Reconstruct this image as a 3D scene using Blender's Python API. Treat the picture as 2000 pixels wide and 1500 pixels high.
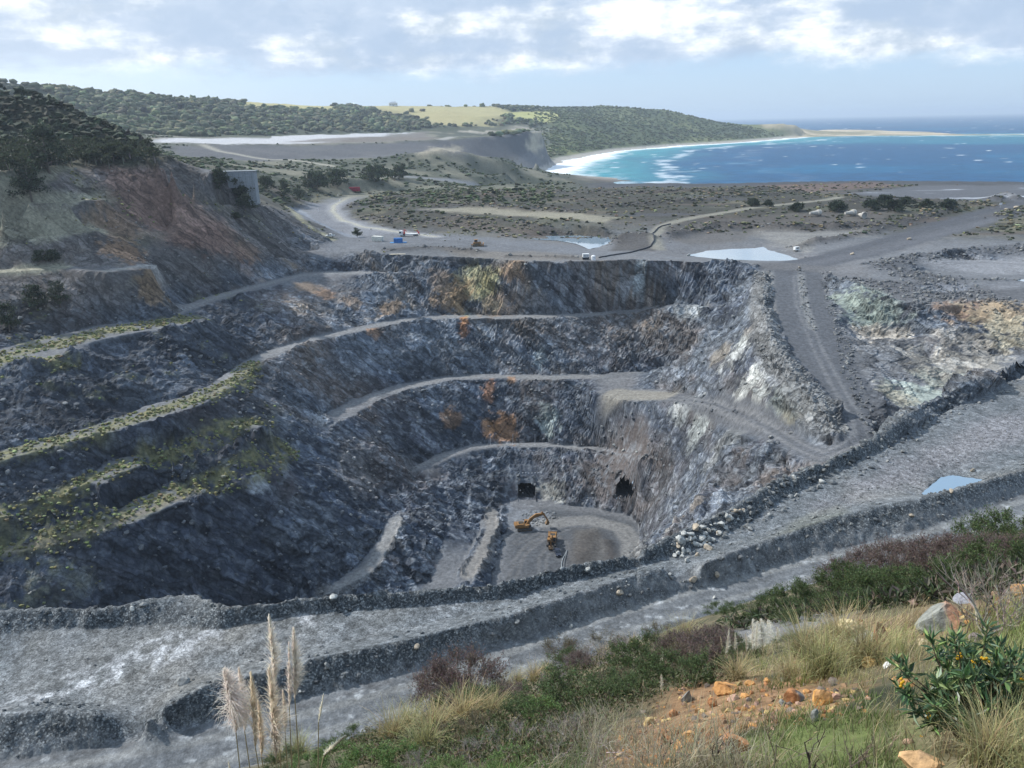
import bpy, bmesh, math, random
import numpy as np
from mathutils import Matrix, Vector, Euler

for o in list(bpy.data.objects):
    bpy.data.objects.remove(o)
sc = bpy.context.scene
COL = sc.collection
RNG = np.random.default_rng(7)
random.seed(7)

# ------------------------------------------------------------------ camera
CAMZ = 78.0                       # eye height above the sea, metres
F = 1540.0                        # focal length in pixels of the 2000 px wide photograph
PITCH, ROLL = math.radians(18.38), math.radians(1.157)
SR, CR, SP, CP = math.sin(ROLL), math.cos(ROLL), math.sin(PITCH), math.cos(PITCH)
cam_data = bpy.data.cameras.new('camera')
cam_data.sensor_width = 36.0
cam_data.lens = 36.0 * F / 2000.0
cam_data.clip_start, cam_data.clip_end = 0.1, 120000.0
cam = bpy.data.objects.new('camera', cam_data)
COL.objects.link(cam)
_f, _r, _d = Vector((0, CP, -SP)), Vector((1, 0, 0)), Vector((0, -SP, -CP))
_x = _r * CR + _d * SR
_y = -(_d * CR - _r * SR)
cam.matrix_world = Matrix(((_x.x, _y.x, -_f.x, 0), (_x.y, _y.y, -_f.y, 0), (_x.z, _y.z, -_f.z, CAMZ), (0, 0, 0, 1)))
sc.camera = cam

# ------------------------------------------------------------------ sky, sun, exposure
SUN_AZ, SUN_EL = math.radians(-62.0), math.radians(40.0)     # azimuth from +Y towards +X
SUN_DIR = Vector((math.sin(SUN_AZ) * math.cos(SUN_EL), math.cos(SUN_AZ) * math.cos(SUN_EL), math.sin(SUN_EL)))
world = bpy.data.worlds.new('World')
sc.world = world
world.use_nodes = True
wn, wl = world.node_tree.nodes, world.node_tree.links
wn.clear()
w_out = wn.new('ShaderNodeOutputWorld')
w_bg = wn.new('ShaderNodeBackground')
w_bg.inputs['Strength'].default_value = 0.085
sky = wn.new('ShaderNodeTexSky')
sky.sky_type = 'NISHITA'
sky.sun_disc = False
sky.sun_elevation = SUN_EL
sky.sun_rotation = SUN_AZ
sky.altitude = 80
sky.air_density, sky.dust_density, sky.ozone_density = 1.0, 1.2, 2.0
tc = wn.new('ShaderNodeTexCoord')
sep = wn.new('ShaderNodeSeparateXYZ')
wl.new(tc.outputs['Generated'], sep.inputs[0])
def wmath(op, a, b=None, clamp=False):
    n = wn.new('ShaderNodeMath'); n.operation = op; n.use_clamp = clamp
    for i, v in enumerate((a, b)):
        if v is None: continue
        if isinstance(v, (int, float)): n.inputs[i].default_value = v
        else: wl.new(v, n.inputs[i])
    return n.outputs[0]
def wnoise(scale_vec, scale, detail, rough, loc=(0, 0, 0)):
    mp = wn.new('ShaderNodeMapping')
    mp.inputs['Scale'].default_value = scale_vec
    mp.inputs['Location'].default_value = loc
    wl.new(tc.outputs['Generated'], mp.inputs[0])
    n = wn.new('ShaderNodeTexNoise')
    n.inputs['Scale'].default_value = scale; n.inputs['Detail'].default_value = detail
    n.inputs['Roughness'].default_value = rough
    wl.new(mp.outputs[0], n.inputs[0])
    return n.outputs[0]
def wsmooth(x, lo, hi):
    n = wn.new('ShaderNodeMapRange'); n.interpolation_type = 'SMOOTHSTEP'
    n.inputs[1].default_value = lo; n.inputs[2].default_value = hi
    wl.new(x, n.inputs[0])
    return n.outputs[0]
def wmix(fac, a, b):
    n = wn.new('ShaderNodeMix'); n.data_type = 'RGBA'
    wl.new(fac, n.inputs[0]) if not isinstance(fac, float) else setattr(n.inputs[0], 'default_value', fac)
    for s, v in ((6, a), (7, b)):
        if isinstance(v, tuple): n.inputs[s].default_value = (*v, 1)
        else: wl.new(v, n.inputs[s])
    return n.outputs[2]
elev = sep.outputs[2]
n_big = wnoise((1, 1, 3.2), 4.2, 8, 0.62, (0.35, 0.1, 0.02))
n_lump = wnoise((1, 1, 1.8), 12, 8, 0.62, (1.7, 0.3, 0))
n_edge = wnoise((1, 1, 3.0), 7, 9, 0.7, (3.1, 2.2, 0.4))
# cloud deck above a clearer band that hugs the horizon
lift = wmath('ADD', elev, wmath('MULTIPLY', wmath('SUBTRACT', n_edge, 0.5), 0.075))
cover = wsmooth(lift, 0.048, 0.074)
blue_hole = wsmooth(n_big, 0.64, 0.74)
cover = wmath('MULTIPLY', cover, wmath('SUBTRACT', 1.0, wmath('MULTIPLY', blue_hole, 0.75)))
cover = wmath('MULTIPLY', cover, wmath('SUBTRACT', 1.0, wmath('MULTIPLY', wmath('MULTIPLY', wsmooth(elev, 0.12, 0.40), wsmooth(n_big, 0.40, 0.52)), 0.85)))
# brightness of the cloud: lit lumps, grey flat bases
lump = wsmooth(n_lump, 0.36, 0.64)
grey = wsmooth(n_big, 0.40, 0.56)
cloud_col = wmix(lump, (4.7, 5.6, 6.7), (10.6, 10.8, 10.9))
cloud_col = wmix(wmath('MULTIPLY', grey, 0.85), cloud_col, (3.9, 5.0, 6.6))
# thin bright veil towards the sun
dotn = wn.new('ShaderNodeVectorMath'); dotn.operation = 'DOT_PRODUCT'
wl.new(tc.outputs['Generated'], dotn.inputs[0]); dotn.inputs[1].default_value = SUN_DIR
veil = wsmooth(dotn.outputs['Value'], 0.50, 0.90)
base = wmix(wsmooth(elev, -0.02, 0.25), (5.0, 6.7, 8.7), (2.8, 5.7, 10.0))
base = wmix(0.3, base, sky.outputs[0])
base = wmix(wmath('MULTIPLY', veil, 0.85), base, (7.6, 8.5, 9.2))
final = wmix(cover, base, cloud_col)
final = wmix(wmath('MULTIPLY', veil, 0.22), final, (9.2, 9.6, 9.9))
wl.new(final, w_bg.inputs['Color'])
wl.new(w_bg.outputs[0], w_out.inputs['Surface'])

sun_data = bpy.data.lights.new('sun', 'SUN')
sun_data.energy = 3.6
sun_data.angle = math.radians(2.0)
sun_data.color = (1.0, 0.975, 0.94)
sun = bpy.data.objects.new('sun', sun_data)
COL.objects.link(sun)
sun.rotation_euler = SUN_DIR.to_track_quat('Z', 'Y').to_euler()
sun.location = (0, 0, 300)

sc.view_settings.view_transform = 'Standard'
sc.view_settings.look = 'None'
sc.view_settings.exposure = 0.58
sc.view_settings.gamma = 1.0
sc.view_settings.use_curve_mapping = False
sc.render.engine = 'CYCLES'
sc.cycles.use_denoising = True
sc.cycles.max_bounces = 5
sc.cycles.diffuse_bounces = 2
sc.cycles.glossy_bounces = 2
sc.cycles.transparent_max_bounces = 8
sc.cycles.volume_bounces = 0
sc.cycles.caustics_reflective = False
sc.cycles.caustics_refractive = False

# ------------------------------------------------------------------ numeric helpers
def ray(px, py):
    """direction of the sight line through a pixel of the photograph, unit forward depth"""
    px, py = np.asarray(px, float), np.asarray(py, float)
    a, b = (px - 1000) / F, (py - 750) / F
    a2, b2 = a * CR - b * SR, a * SR + b * CR
    return a2, CP - b2 * SP, -(b2 * CP + SP)
def at(px, py, D):
    """world point seen at a pixel and lying D metres below the eye"""
    dx, dy, dz = ray(px, py)
    t = -np.asarray(D, float) / dz
    return dx * t, dy * t, CAMZ + dz * t
def at_t(px, py, t):
    dx, dy, dz = ray(px, py)
    return dx * t, dy * t, CAMZ + dz * t
def to_px(x, y, z):
    z = z - CAMZ
    f = y * CP - z * SP
    r, d = x, -y * SP - z * CP
    f = np.maximum(f, 1e-3)
    a2, b2 = r / f, d / f
    a, b = a2 * CR + b2 * SR, -a2 * SR + b2 * CR
    return a * F + 1000, b * F + 750
def _h1(ix, m):
    return ix.astype(np.int64).astype(np.uint32) * np.uint32(m)
def vnoise(x, y, z, seed=0):
    """value noise -1..1"""
    fx, fy, fz = np.floor(x), np.floor(y), np.floor(z)
    u, v, w = (x - fx).astype(np.float32), (y - fy).astype(np.float32), (z - fz).astype(np.float32)
    u, v, w = u * u * (3 - 2 * u), v * v * (3 - 2 * v), w * w * (3 - 2 * w)
    A, B, Cc = 374761393, 668265263, 2246822519
    hx = _h1(fx, A); hy = _h1(fy, B); hz = _h1(fz, Cc) + np.uint32((seed * 1274126177) & 0xFFFFFFFF)
    hx = (hx, hx + np.uint32(A)); hy = (hy, hy + np.uint32(B)); hz = (hz, hz + np.uint32(Cc))
    def h(i, j, k):
        q = hx[i] + hy[j] + hz[k]
        q = (q ^ (q >> np.uint32(13))) * np.uint32(1274126177)
        q = (q ^ (q >> np.uint32(15))) * np.uint32(2654435761)
        return (q >> np.uint32(8)).astype(np.float32) * np.float32(1 / 8388608.0) - np.float32(1)
    def L(a, b, t): return a + (b - a) * t
    x0 = L(L(h(0,0,0), h(1,0,0), u), L(h(0,1,0), h(1,1,0), u), v)
    x1 = L(L(h(0,0,1), h(1,0,1), u), L(h(0,1,1), h(1,1,1), u), v)
    return L(x0, x1, w)
def fbm(x, y, z, scale, octaves=4, seed=0, gain=0.5, ridged=False):
    s, a, tot = 0.0, 1.0, 0.0
    for o in range(octaves):
        k = scale * 2.03 ** o
        n = vnoise(x * k + 13.7 * o, y * k - 7.1 * o, z * k + 3.3 * o, seed + o)
        if ridged: n = 1 - 2 * np.abs(n)
        s = s + a * n; tot += a; a *= gain
    return s / tot
def sstep(x, lo, hi):
    t = np.clip((x - lo) / (hi - lo), 0, 1)
    return t * t * (3 - 2 * t)
def lerp3(a, b, t):
    return a * (1 - t[..., None]) + np.asarray(b, np.float32) * t[..., None]

def new_mesh(name, co, quads=None, tris=None, smooth=True, col=None, attrs=None):
    me = bpy.data.meshes.new(name)
    co = np.ascontiguousarray(co, np.float32)
    nq = 0 if quads is None else len(quads)
    nt = 0 if tris is None else len(tris)
    me.vertices.add(len(co)); me.vertices.foreach_set('co', co.ravel())
    me.loops.add(nq * 4 + nt * 3)
    idx = np.concatenate([np.asarray(quads).ravel() if nq else np.zeros(0, int), np.asarray(tris).ravel() if nt else np.zeros(0, int)]).astype(np.int32)
    me.loops.foreach_set('vertex_index', idx)
    me.polygons.add(nq + nt)
    st = np.concatenate([np.arange(nq) * 4, nq * 4 + np.arange(nt) * 3]).astype(np.int32)
    me.polygons.foreach_set('loop_start', st)
    me.polygons.foreach_set('use_smooth', np.full(nq + nt, smooth))
    if col is not None:
        c = np.ones((len(co), 4), np.float32); c[:, :3] = col
        at_ = me.attributes.new('Col', 'FLOAT_COLOR', 'POINT'); at_.data.foreach_set('color', c.ravel())
    for k, v in (attrs or {}).items():
        at_ = me.attributes.new(k, 'FLOAT', 'POINT'); at_.data.foreach_set('value', np.asarray(v, np.float32).ravel())
    me.update(calc_edges=True)
    return me
def link(name, me, mat=None, parent=None, label=None, cat=None, group=None, kind=None):
    o = bpy.data.objects.new(name, me)
    if mat is not None and me is not None and not me.materials: me.materials.append(mat)
    COL.objects.link(o)
    if parent is not None: o.parent = parent
    if label: o['label'] = label
    if cat: o['category'] = cat
    if group: o['group'] = group
    if kind: o['kind'] = kind
    return o
def thing(name, loc, rz=0.0, label=None, cat=None, group=None, tilt=(0, 0)):
    o = bpy.data.objects.new(name, None)
    o.empty_display_size = 0.5
    COL.objects.link(o)
    o.location = loc
    o.rotation_euler = (tilt[0], tilt[1], rz)
    if label: o['label'] = label
    if cat: o['category'] = cat
    if group: o['group'] = group
    return o
# ------------------------------------------------------------------ terrain: break lines (crests, toes, benches) -> height field
# every line: list of (px, py, drop below the eye); measured on the photograph, turned into world points here
LINES = []
def bl(D, pts, step=None):
    pts = [p if len(p) == 3 else (p[0], p[1], D) for p in pts]
    p = np.array(pts, float)
    x, y, z = at(p[:, 0], p[:, 1], p[:, 2])
    LINES.append((x, y, CAMZ - z)); return LINES[-1]
def bt(pts):
    p = np.array(pts, float)
    x, y, z = at_t(p[:, 0], p[:, 1], p[:, 2])
    LINES.append((x, y, CAMZ - z)); return LINES[-1]
def off(l, k, D):
    LINES.append((l[0] * k, l[1] * k, np.full(len(l[0]), float(D)) if np.isscalar(D) else l[2] + D[0])); return LINES[-1]
FL, B4, B3, B2, B1, PAD, TER = 141, 127, 105, 84, 68, 61, 50
# benches: inner (toe) edge and outer (crest) edge
bl(B2, [(-60,898),(0,882),(80,862),(160,838),(240,814),(280,794),(340,780),(400,762),(440,730),(480,704),(520,686),(600,660),(687,641),(773,623),(877,614),(990,615),(1120,612),(1185,608),(1250,603,83),(1311,594,80),(1400,592,75.5)])
b2c = bl(B2+.3, [(-60,918),(0,902),(120,868),(200,848),(320,816),(400,788),(460,752),(480,732),(512,706),(600,670),(687,651),(773,632),(877,622),(990,624),(1120,620),(1185,615),(1250,609,83.3),(1311,600,80.3),(1400,598,75.8)])
bl(0, [(-60,1092,99.5),(0,1070,99.5),(80,1040,99.7),(160,1016,99.8),(240,988,100),(288,964,100.2),(340,938,100.5),(400,924,101),(480,904,102),(552,880,103)])
bl(0, [(-60,1104,99.8),(0,1086,99.8),(120,1060,100),(200,1040,100.1),(256,1024,100.3),(320,996,100.6),(400,964,101.2),(480,936,102.2),(528,916,103),(560,888,103.4),(576,868,103.6)])
bl(B3, [(628,812),(687,780),(773,752),(860,735),(955,730),(1077,732),(1163,730),(1250,724,104),(1330,712,99.5)])
bl(B3+.3, [(626,836),(665,825),(708,801),(743,779),(795,760),(877,745),(955,740),(1077,742),(1163,739),(1200,737)])
bl(92.3, [(-60,1010),(0,994),(40,978),(160,952),(208,898),(280,886),(340,864),(400,848),(460,835),(500,812)])
bl(92.6, [(-60,1026),(0,1010),(120,980),(176,964),(240,924),(280,908),(340,892),(400,872),(480,852),(524,826)])
bl(B1, [(-60,696),(0,682),(60,666),(140,648),(200,634),(280,626),(345,618)])
bl(B1+.4, [(-60,722),(0,708),(110,704),(130,678),(200,662),(300,644),(400,628)])
bl(B1, [(320,602),(348,597),(440,570),(520,550),(587,533),(668,529),(745,531),(800,530)])
bl(B1+.2, [(340,612),(400,594),(440,581),(520,560),(587,542),(668,536),(745,537),(800,534)])
bl(B4, [(808,911),(860,886),(929,866),(990,863),(1077,865),(1163,872),(1241,883,121)])
bl(B4+.2, [(808,918),(860,903),(903,883),(968,873),(1055,873),(1142,878),(1207,884,124),(1267,893,117)])
# far rim of the pit and working pad behind it
bl(PAD, [(560,492),(612,489),(676,488),(741,496),(829,500),(885,502),(955,505),(1007,510),(1077,512),(1165,510),(1226,507),(1343,511),(1430,513),(1482,516)])
bl(PAD, [(640,474),(740,484),(829,492),(955,497),(1077,502),(1165,500),(1226,500)])
bl(PAD, [(700,462),(800,462),(900,466),(1000,476),(1030,484)])
# pit floor
bl(FL, [(985,985),(1005,974),(1050,974),(1090,984),(1150,990),(1200,1000),(1235,1006),(1256,1028),(1250,1060),(1238,1098),(1228,1116)])
bl(FL, [(990,1090),(1060,1030),(1130,1060),(1200,1040),(1180,1110),(1060,1130),(985,1140)])
bl(FL, [(1000,1040),(1003,1005),(1060,995),(1180,1004)])
bl(0, [(988,1000,140.5),(985,1040,140.5),(972,1085,140.5),(960,1120,140.5),(955,1146,140.5)])
bl(0, [(975,1000,138.7),(970,1040,137.4),(948,1085,136.7),(928,1120,136.5),(918,1146,136.5)])
bl(0, [(956,1000,138.2),(950,1040,137),(928,1085,136.4),(905,1120,136.2)])
bl(0, [(945,1005,138.6),(935,1045,137.8),(910,1085,137.5),(890,1120,137.5)])
bl(0, [(880,1005,134),(868,1050,135),(850,1100,136.5),(835,1140,139)])
bl(0, [(785,1010,127),(762,1060,129.5),(735,1110,131.5),(690,1140,133),(630,1166,134)])
bl(0, [(760,1010,127.5),(735,1060,130),(700,1105,132),(650,1140,133.5)])
bl(0, [(560,1226,141),(700,1216,141),(900,1202,141),(1100,1174,141),(1240,1122,141)])
bl(0, [(-60,1262,110),(0,1252,112),(200,1242,119),(440,1217,133),(560,1226,141)])
# haul ramp: upper leg, hairpin, lower leg
bl(0, [(1508,530,61.5),(1510,587,65),(1525,643,68),(1547,686,70.5),(1581,734,72),(1616,777,73.5),(1642,803,74.5),(1655,834,75.5),(1651,860,76.3),(1629,875,77),(1605,876,78),(1581,864,79.5),(1529,842,81.5),(1469,818,85),(1417,795,90.5),(1347,771,98),(1287,760,103),(1200,762,105.5)])
bl(0, [(1492,532,60),(1490,590,63.5),(1505,650,66.5),(1530,700,69),(1565,750,70.5),(1600,795,72.2),(1628,822,73.3),(1634,846,74.8)])
bl(0, [(1603,530,61.5),(1616,587,65),(1633,639,68),(1646,686,70.5),(1659,734,72),(1677,777,73.5),(1694,812,74.7),(1707,842,76),(1702,880,78)])
bl(0, [(1560,530,61.5),(1570,587,65),(1580,640,68),(1600,686,70.5),(1625,734,72),(1648,777,73.5),(1670,812,74.7),(1680,842,75.8),(1668,876,77)])
bl(0, [(1159,766,107),(1200,778,106.5),(1243,785,104.5),(1308,783,100.5),(1373,791,94),(1438,804,87.5),(1503,846,82.6),(1547,882,80),(1573,897,79),(1603,908,78),(1640,896,77.4)])
bl(0, [(1180,772,106.5),(1265,772,103.6),(1330,778,99),(1395,789,92),(1453,811,86.2),(1516,844,82),(1565,874,79.7),(1604,890,78),(1640,880,77)])
# right hand walls
bl(0, [(1620,538,60.5),(1680,556,60.5),(1760,588,61),(1830,598,61),(1900,590,61),(2000,592,60),(2080,596,60)])
bl(0, [(1651,636,69),(1755,646,69.3)])
bl(0, [(1651,641,69.4),(1755,652,69.7)])
bl(0, [(1798,706,72),(1893,697,71.5),(1940,688,71)])
bl(0, [(1798,714,72.4),(1893,706,72),(1940,697,71.5)])
bl(0, [(1720,850,77),(1800,795,76),(1900,745,73),(2000,702,69.5),(2080,680,69)])
# near edge of the pit: rubble bund, terrace, windrow, haul road
E = [(-60,1198),(0,1192),(100,1185),(200,1190),(300,1167),(380,1160),(440,1185),(500,1180),(560,1170),(650,1162),(800,1152),(980,1138),(1100,1106),(1250,1078),(1330,1035),(1430,990),(1520,935),(1580,912),(1640,890),(1700,855),(1780,800),(1850,765),(1950,720),(2000,696),(2080,664)]
lip = bl(TER-1.6, E)
off(lip, 1.03, (3.5,)); lipl = tuple(q[:17] for q in lip); off(lipl, 1.08, (13,)); off(lipl, 1.22, (32,)); off(tuple(q[17:] for q in lip), 1.09, (9,))
bl(TER, [(-60,1245),(0,1238),(130,1228),(300,1222),(430,1232),(560,1202),(800,1184),(980,1168),(1100,1134),(1250,1108),(1340,1080),(1450,1026),(1540,970),(1620,925),(1710,886),(1800,830),(1900,780),(2000,735),(2080,705)])
bl(TER, [(-60,1380),(0,1372),(100,1360),(190,1372),(275,1370),(400,1312),(600,1268),(830,1218),(1000,1178),(1180,1122),(1290,1088),(1370,1082),(1500,1034),(1650,982),(1760,955)])
bl(TER, [(1930,925),(2000,895),(2080,872)])
for seg in ([(-60,1402),(0,1394),(100,1384),(190,1398)], [(285,1402),(400,1338),(600,1290),(830,1240),(1000,1200),(1180,1142),(1290,1106)], [(1370,1104),(1500,1052),(1650,1001),(1800,972),(2000,915),(2080,893)]):
    bl(TER-1.7, seg)
bl(TER+.7, [(-60,1502),(0,1490),(250,1445),(450,1402),(600,1364),(830,1304),(1000,1254),(1250,1184),(1400,1139),(1600,1084),(1800,1034),(2000,964),(2080,942)])
rn = bl(TER+.9, [(-60,1620),(300,1535),(640,1446),(830,1402),(1000,1332),(1200,1256),(1400,1184),(1600,1128),(1800,1086),(2000,1022),(2080,1000)])
off(rn, 0.95, (1.0,)); off(rn, 0.72, (3,))
# pond hollows
PONDS = (([(1790,972),(1806,958),(1822,945),(1838,932),(1862,928),(1885,932),(1918,936),(1914,946),(1880,955),(1850,964),(1815,972)], TER + .25), ([(1030,465),(1070,461),(1130,460),(1190,464),(1192,472),(1180,480),(1150,487),(1140,482),(1125,476),(1090,470),(1050,468)], PAD + 2.2), ([(1342,499),(1380,490),(1430,486),(1470,485),(1492,482),(1500,488),(1530,496),(1562,507),(1545,510),(1480,509),(1400,506)], PAD + 2.4), ([(1970,548),(2070,540),(2070,556),(1990,562)], 60.9))
for _p, _D in PONDS[:3]:
    _q = np.array(_p + _p[:1], float); _c = _q[:-1].mean(0)
    bl(0, [(x, y, _D + .25) for x, y in _q]); bl(0, [(*(_c + (q - _c) * .55), _D + 1.3) for q in _q])
bl(PAD, [(1343,509),(1430,512),(1500,514),(1560,516)])
# pad, S-bend road, banks behind the pit
bl(0, [(575,412,59),(640,440,60),(690,462,61)])
bl(0, [(600,396,58.5),(640,402,59),(662,420,60),(720,446,60.5),(820,457,61)])
bl(0, [(640,388,58),(700,376,57.5),(780,369,57),(860,365,56.5),(1000,363,56.5)])
bl(0, [(720,404,56.5),(850,408,56.5),(1000,422,57),(1180,444,58)])
bl(0, [(720,386,56.5),(850,384,56),(1000,388,56),(1200,390,56)])
bl(0, [(760,436,60),(860,440,60.3),(1000,456,61.3),(1050,462,62.5),(1190,464,63)])
bl(0, [(1203,470,60),(1232,456,57.5),(1268,458,57.5),(1280,480,60.5)])
bl(0, [(1190,482,61.5),(1215,492,61.5),(1280,490,61.5)])
bl(0, [(1292,442,58),(1400,425,57.5),(1500,415,57),(1600,410,57),(1750,404,57),(1880,388,57.5)])
bl(0, [(1310,470,61.5),(1400,448,61.5),(1500,455,61.5),(1600,450,61.3),(1690,448,61)])
bl(0, [(1200,420,56.5),(1400,400,56),(1600,385,56.5),(1800,378,57.5),(2000,372,58.5)])
bl(0, [(1530,512,61.5),(1700,482,60.8),(1800,455,60),(1900,425,59),(1990,400,58.5),(2080,385,58)])
bl(0, [(1560,524,61.5),(1720,500,60.8),(1830,468,60),(1930,440,59.3),(2080,415,58.5)])
bl(0, [(1690,522,59.5),(1770,500,58.8),(1860,486,58.5),(1960,478,58.5),(2060,475,58.5)])
bl(0, [(1800,508,62.5),(1900,508,62.5),(2000,512,62.5)])
bl(0, [(1790,530,62.5),(1900,535,62.5),(2000,535,62.5)])
bl(0, [(1720,552,60.5),(1850,552,60.3),(1960,545,60)])
bl(0, [(1800,565,61.8),(1900,568,61.8)])
# sea-side crest of the plateau
cr = bl(0, [(960,360,56),(1100,358,56),(1250,359,56),(1400,357,56.5),(1550,355,57),(1700,353,57.5),(1850,354,58),(2000,355,58.5),(2080,356,58.5)])
off(cr, .975, (1.4,)); off(cr, 1.10, 84); off(cr, 1.25, 86)
# left hand hillside above the pit
bl(0, [(-60,531,48),(0,527,48),(120,519,48.5),(210,527,50),(305,516,51)])
bl(0, [(-60,534,48.2),(0,532,48.2),(120,524,48.7),(210,532,50.2),(300,523,51.2)])
bl(0, [(-60,463,38),(0,459,38),(88,456,38),(192,446,38),(227,445,38.5)])
bl(0, [(0,464,38.2),(88,461,38.2),(192,451,38.2)])
bl(0, [(280,456,41),(350,437,41),(413,428,41.5),(490,421,43),(546,410,45)])
bl(0, [(-60,400,26),(0,397,26),(105,390,26),(210,385,27)])
bl(0, [(0,402,26.2),(105,395,26.2),(205,390,27.2)])
bl(0, [(-60,336,14),(0,333,14),(70,329,14),(122,321,13.5),(168,313,13)])
bl(0, [(150,306,11),(238,302,10.5),(332,311,12.5)])
bl(0, [(168,318,13.5),(250,318,15),(330,330,16.5)])
bl(0, [(330,345,20),(400,338,20),(440,332,20.5)])
bl(0, [(380,400,33),(440,400,35),(500,398,37)])
bl(0, [(495,393,36),(540,408,42),(580,430,50),(620,455,57),(650,470,60.5)])
bl(0, [(300,340,19),(250,370,26),(300,420,37)])
bt([(-60,178,420),(0,176,420),(87,200,412),(140,221,407),(210,254,400),(280,286,392),(326,308,376)])
bt([(-60,240,395),(0,238,395),(100,262,390),(180,282,380)])
bt([(0,196,520),(140,236,500),(280,290,470),(340,316,440)])
# tailings dam, dunes, wooded ridges
bt([(320,283,850),(420,280,900),(560,282,980),(700,280,1050),(850,273,1150),(980,263,1300),(1060,257,1450)])
bt([(345,302,800),(480,312,830),(600,309,890),(760,302,970),(900,302,1050),(1010,311,1120),(1060,318,1180)])
bt([(320,270,1150),(500,266,1400),(700,259,1650),(820,254,1800),(900,248,1900),(1000,249,1900)])
bt([(420,325,600),(480,332,640),(560,346,680),(700,346,720),(790,358,760)])
bt([(760,304,900),(860,292,930),(920,298,960),(1000,320,985)])
bt([(760,338,820),(870,345,830),(990,340,900)])
bt([(440,310,780),(380,310,760)])
sk = bt([(-60,150,1250),(60,166,1300),(200,181,1500),(380,197,1700),(480,199,1900),(600,205,2200),(760,205,2400),(900,208,2500),(1000,208,2600),(1100,211,2800),(1180,206,2900),(1290,213,2900),(1400,238,3000),(1460,246,3100)])
off(sk, 1.12, (14,)); off(sk, 1.5, 86); off(sk, 1.8, 86)
bt([(100,215,1150),(250,240,1250),(400,232,1450),(560,228,1750),(760,232,2000),(900,226,2150),(1050,232,2200)])
bt([(1060,238,2200),(1180,236,2450),(1320,252,2650),(1420,262,2800)])
kn = bt([(1485,243,3150),(1540,241,3200),(1578,251,3200)])
off(kn, 1.10, (12,)); off(kn, 1.2, 86)
sp = bt([(1600,252,3850),(1680,251,3850),(1760,258,3850),(1850,257,3850),(1960,261,3850),(2080,264,3850)])
off(sp, 1.03, 84); off(sp, 1.25, 86)
bl(77.3, [(985,346),(1025,350),(1050,338),(1075,325),(1100,313),(1200,294),(1320,284),(1450,277),(1590,264),(1700,264),(1850,264),(2000,263),(2080,263)])
bl(84, [(1052,353),(1078,340),(1100,327),(1200,304),(1400,287),(1600,273),(1850,272),(2080,272)])
bl(86, [(1160,350),(1400,330),(1700,320),(2080,320)])
bl(86, [(1300,310),(1600,295),(2080,295)])

AZ0, AZ1, LR0, LR1, H = math.radians(-58), math.radians(52), math.log(40), math.log(7000), 0.006
NA, NR = int((AZ1 - AZ0) / H), int((LR1 - LR0) / H)
def solve():
    acc, cnt = np.zeros((NR, NA)), np.zeros((NR, NA))
    for x, y, D in LINES:
        az, lr = np.arctan2(x, y), np.log(np.hypot(x, y))
        for i in range(len(x) - 1):
            n = int(max(abs(az[i+1]-az[i]), abs(lr[i+1]-lr[i])) / H * 2) + 2
            s = np.linspace(0, 1, n)
            # straight in the world, not in the grid
            xs, ys = x[i] + (x[i+1]-x[i]) * s, y[i] + (y[i+1]-y[i]) * s
            ja = ((np.arctan2(xs, ys) - AZ0) / H).astype(int); jr = ((np.log(np.hypot(xs, ys)) - LR0) / H).astype(int)
            ok = (ja >= 0) & (ja < NA) & (jr >= 0) & (jr < NR)
            np.add.at(acc, (jr[ok], ja[ok]), (D[i] + (D[i+1]-D[i]) * s)[ok]); np.add.at(cnt, (jr[ok], ja[ok]), 1)
    lev = []
    a, c = acc, cnt
    while True:
        lev.append((a, c))
        if min(a.shape) < 24: break
        r, q = (a.shape[0] + 1) // 2 * 2, (a.shape[1] + 1) // 2 * 2
        A, C = np.zeros((r, q)), np.zeros((r, q)); A[:a.shape[0], :a.shape[1]] = a; C[:c.shape[0], :c.shape[1]] = c
        a = A.reshape(r//2, 2, q//2, 2).sum((1, 3)); c = C.reshape(r//2, 2, q//2, 2).sum((1, 3))
    z = None
    for li, (a, c) in enumerate(lev[::-1]):
        fixed = c > 0
        val = np.where(fixed, a / np.maximum(c, 1), 0)
        if z is None: z = np.full(a.shape, 60.0)
        else: z = np.repeat(np.repeat(z, 2, 0), 2, 1)[:a.shape[0], :a.shape[1]]
        z = np.where(fixed, val, z)
        for it in range(400 if li < 3 else 160):
            p = np.pad(z, 1, mode='edge')
            z = np.where(fixed, val, (p[:-2, 1:-1] + p[2:, 1:-1] + p[1:-1, :-2] + p[1:-1, 2:]) * .25)
    return z
ZS = -solve()                     # height relative to the eye
def sample(G, x, y):
    u = np.clip((np.arctan2(x, y) - AZ0) / H - .5, 0, NA - 1.001)
    v = np.clip((np.log(np.maximum(np.hypot(x, y), 1)) - LR0) / H - .5, 0, NR - 1.001)
    i, j = v.astype(int), u.astype(int); fv, fu = v - i, u - j
    return (G[i, j] * (1-fu) + G[i, j+1] * fu) * (1-fv) + (G[i+1, j] * (1-fu) + G[i+1, j+1] * fu) * fv
def base_z(x, y): return CAMZ + sample(ZS, x, y)

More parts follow.
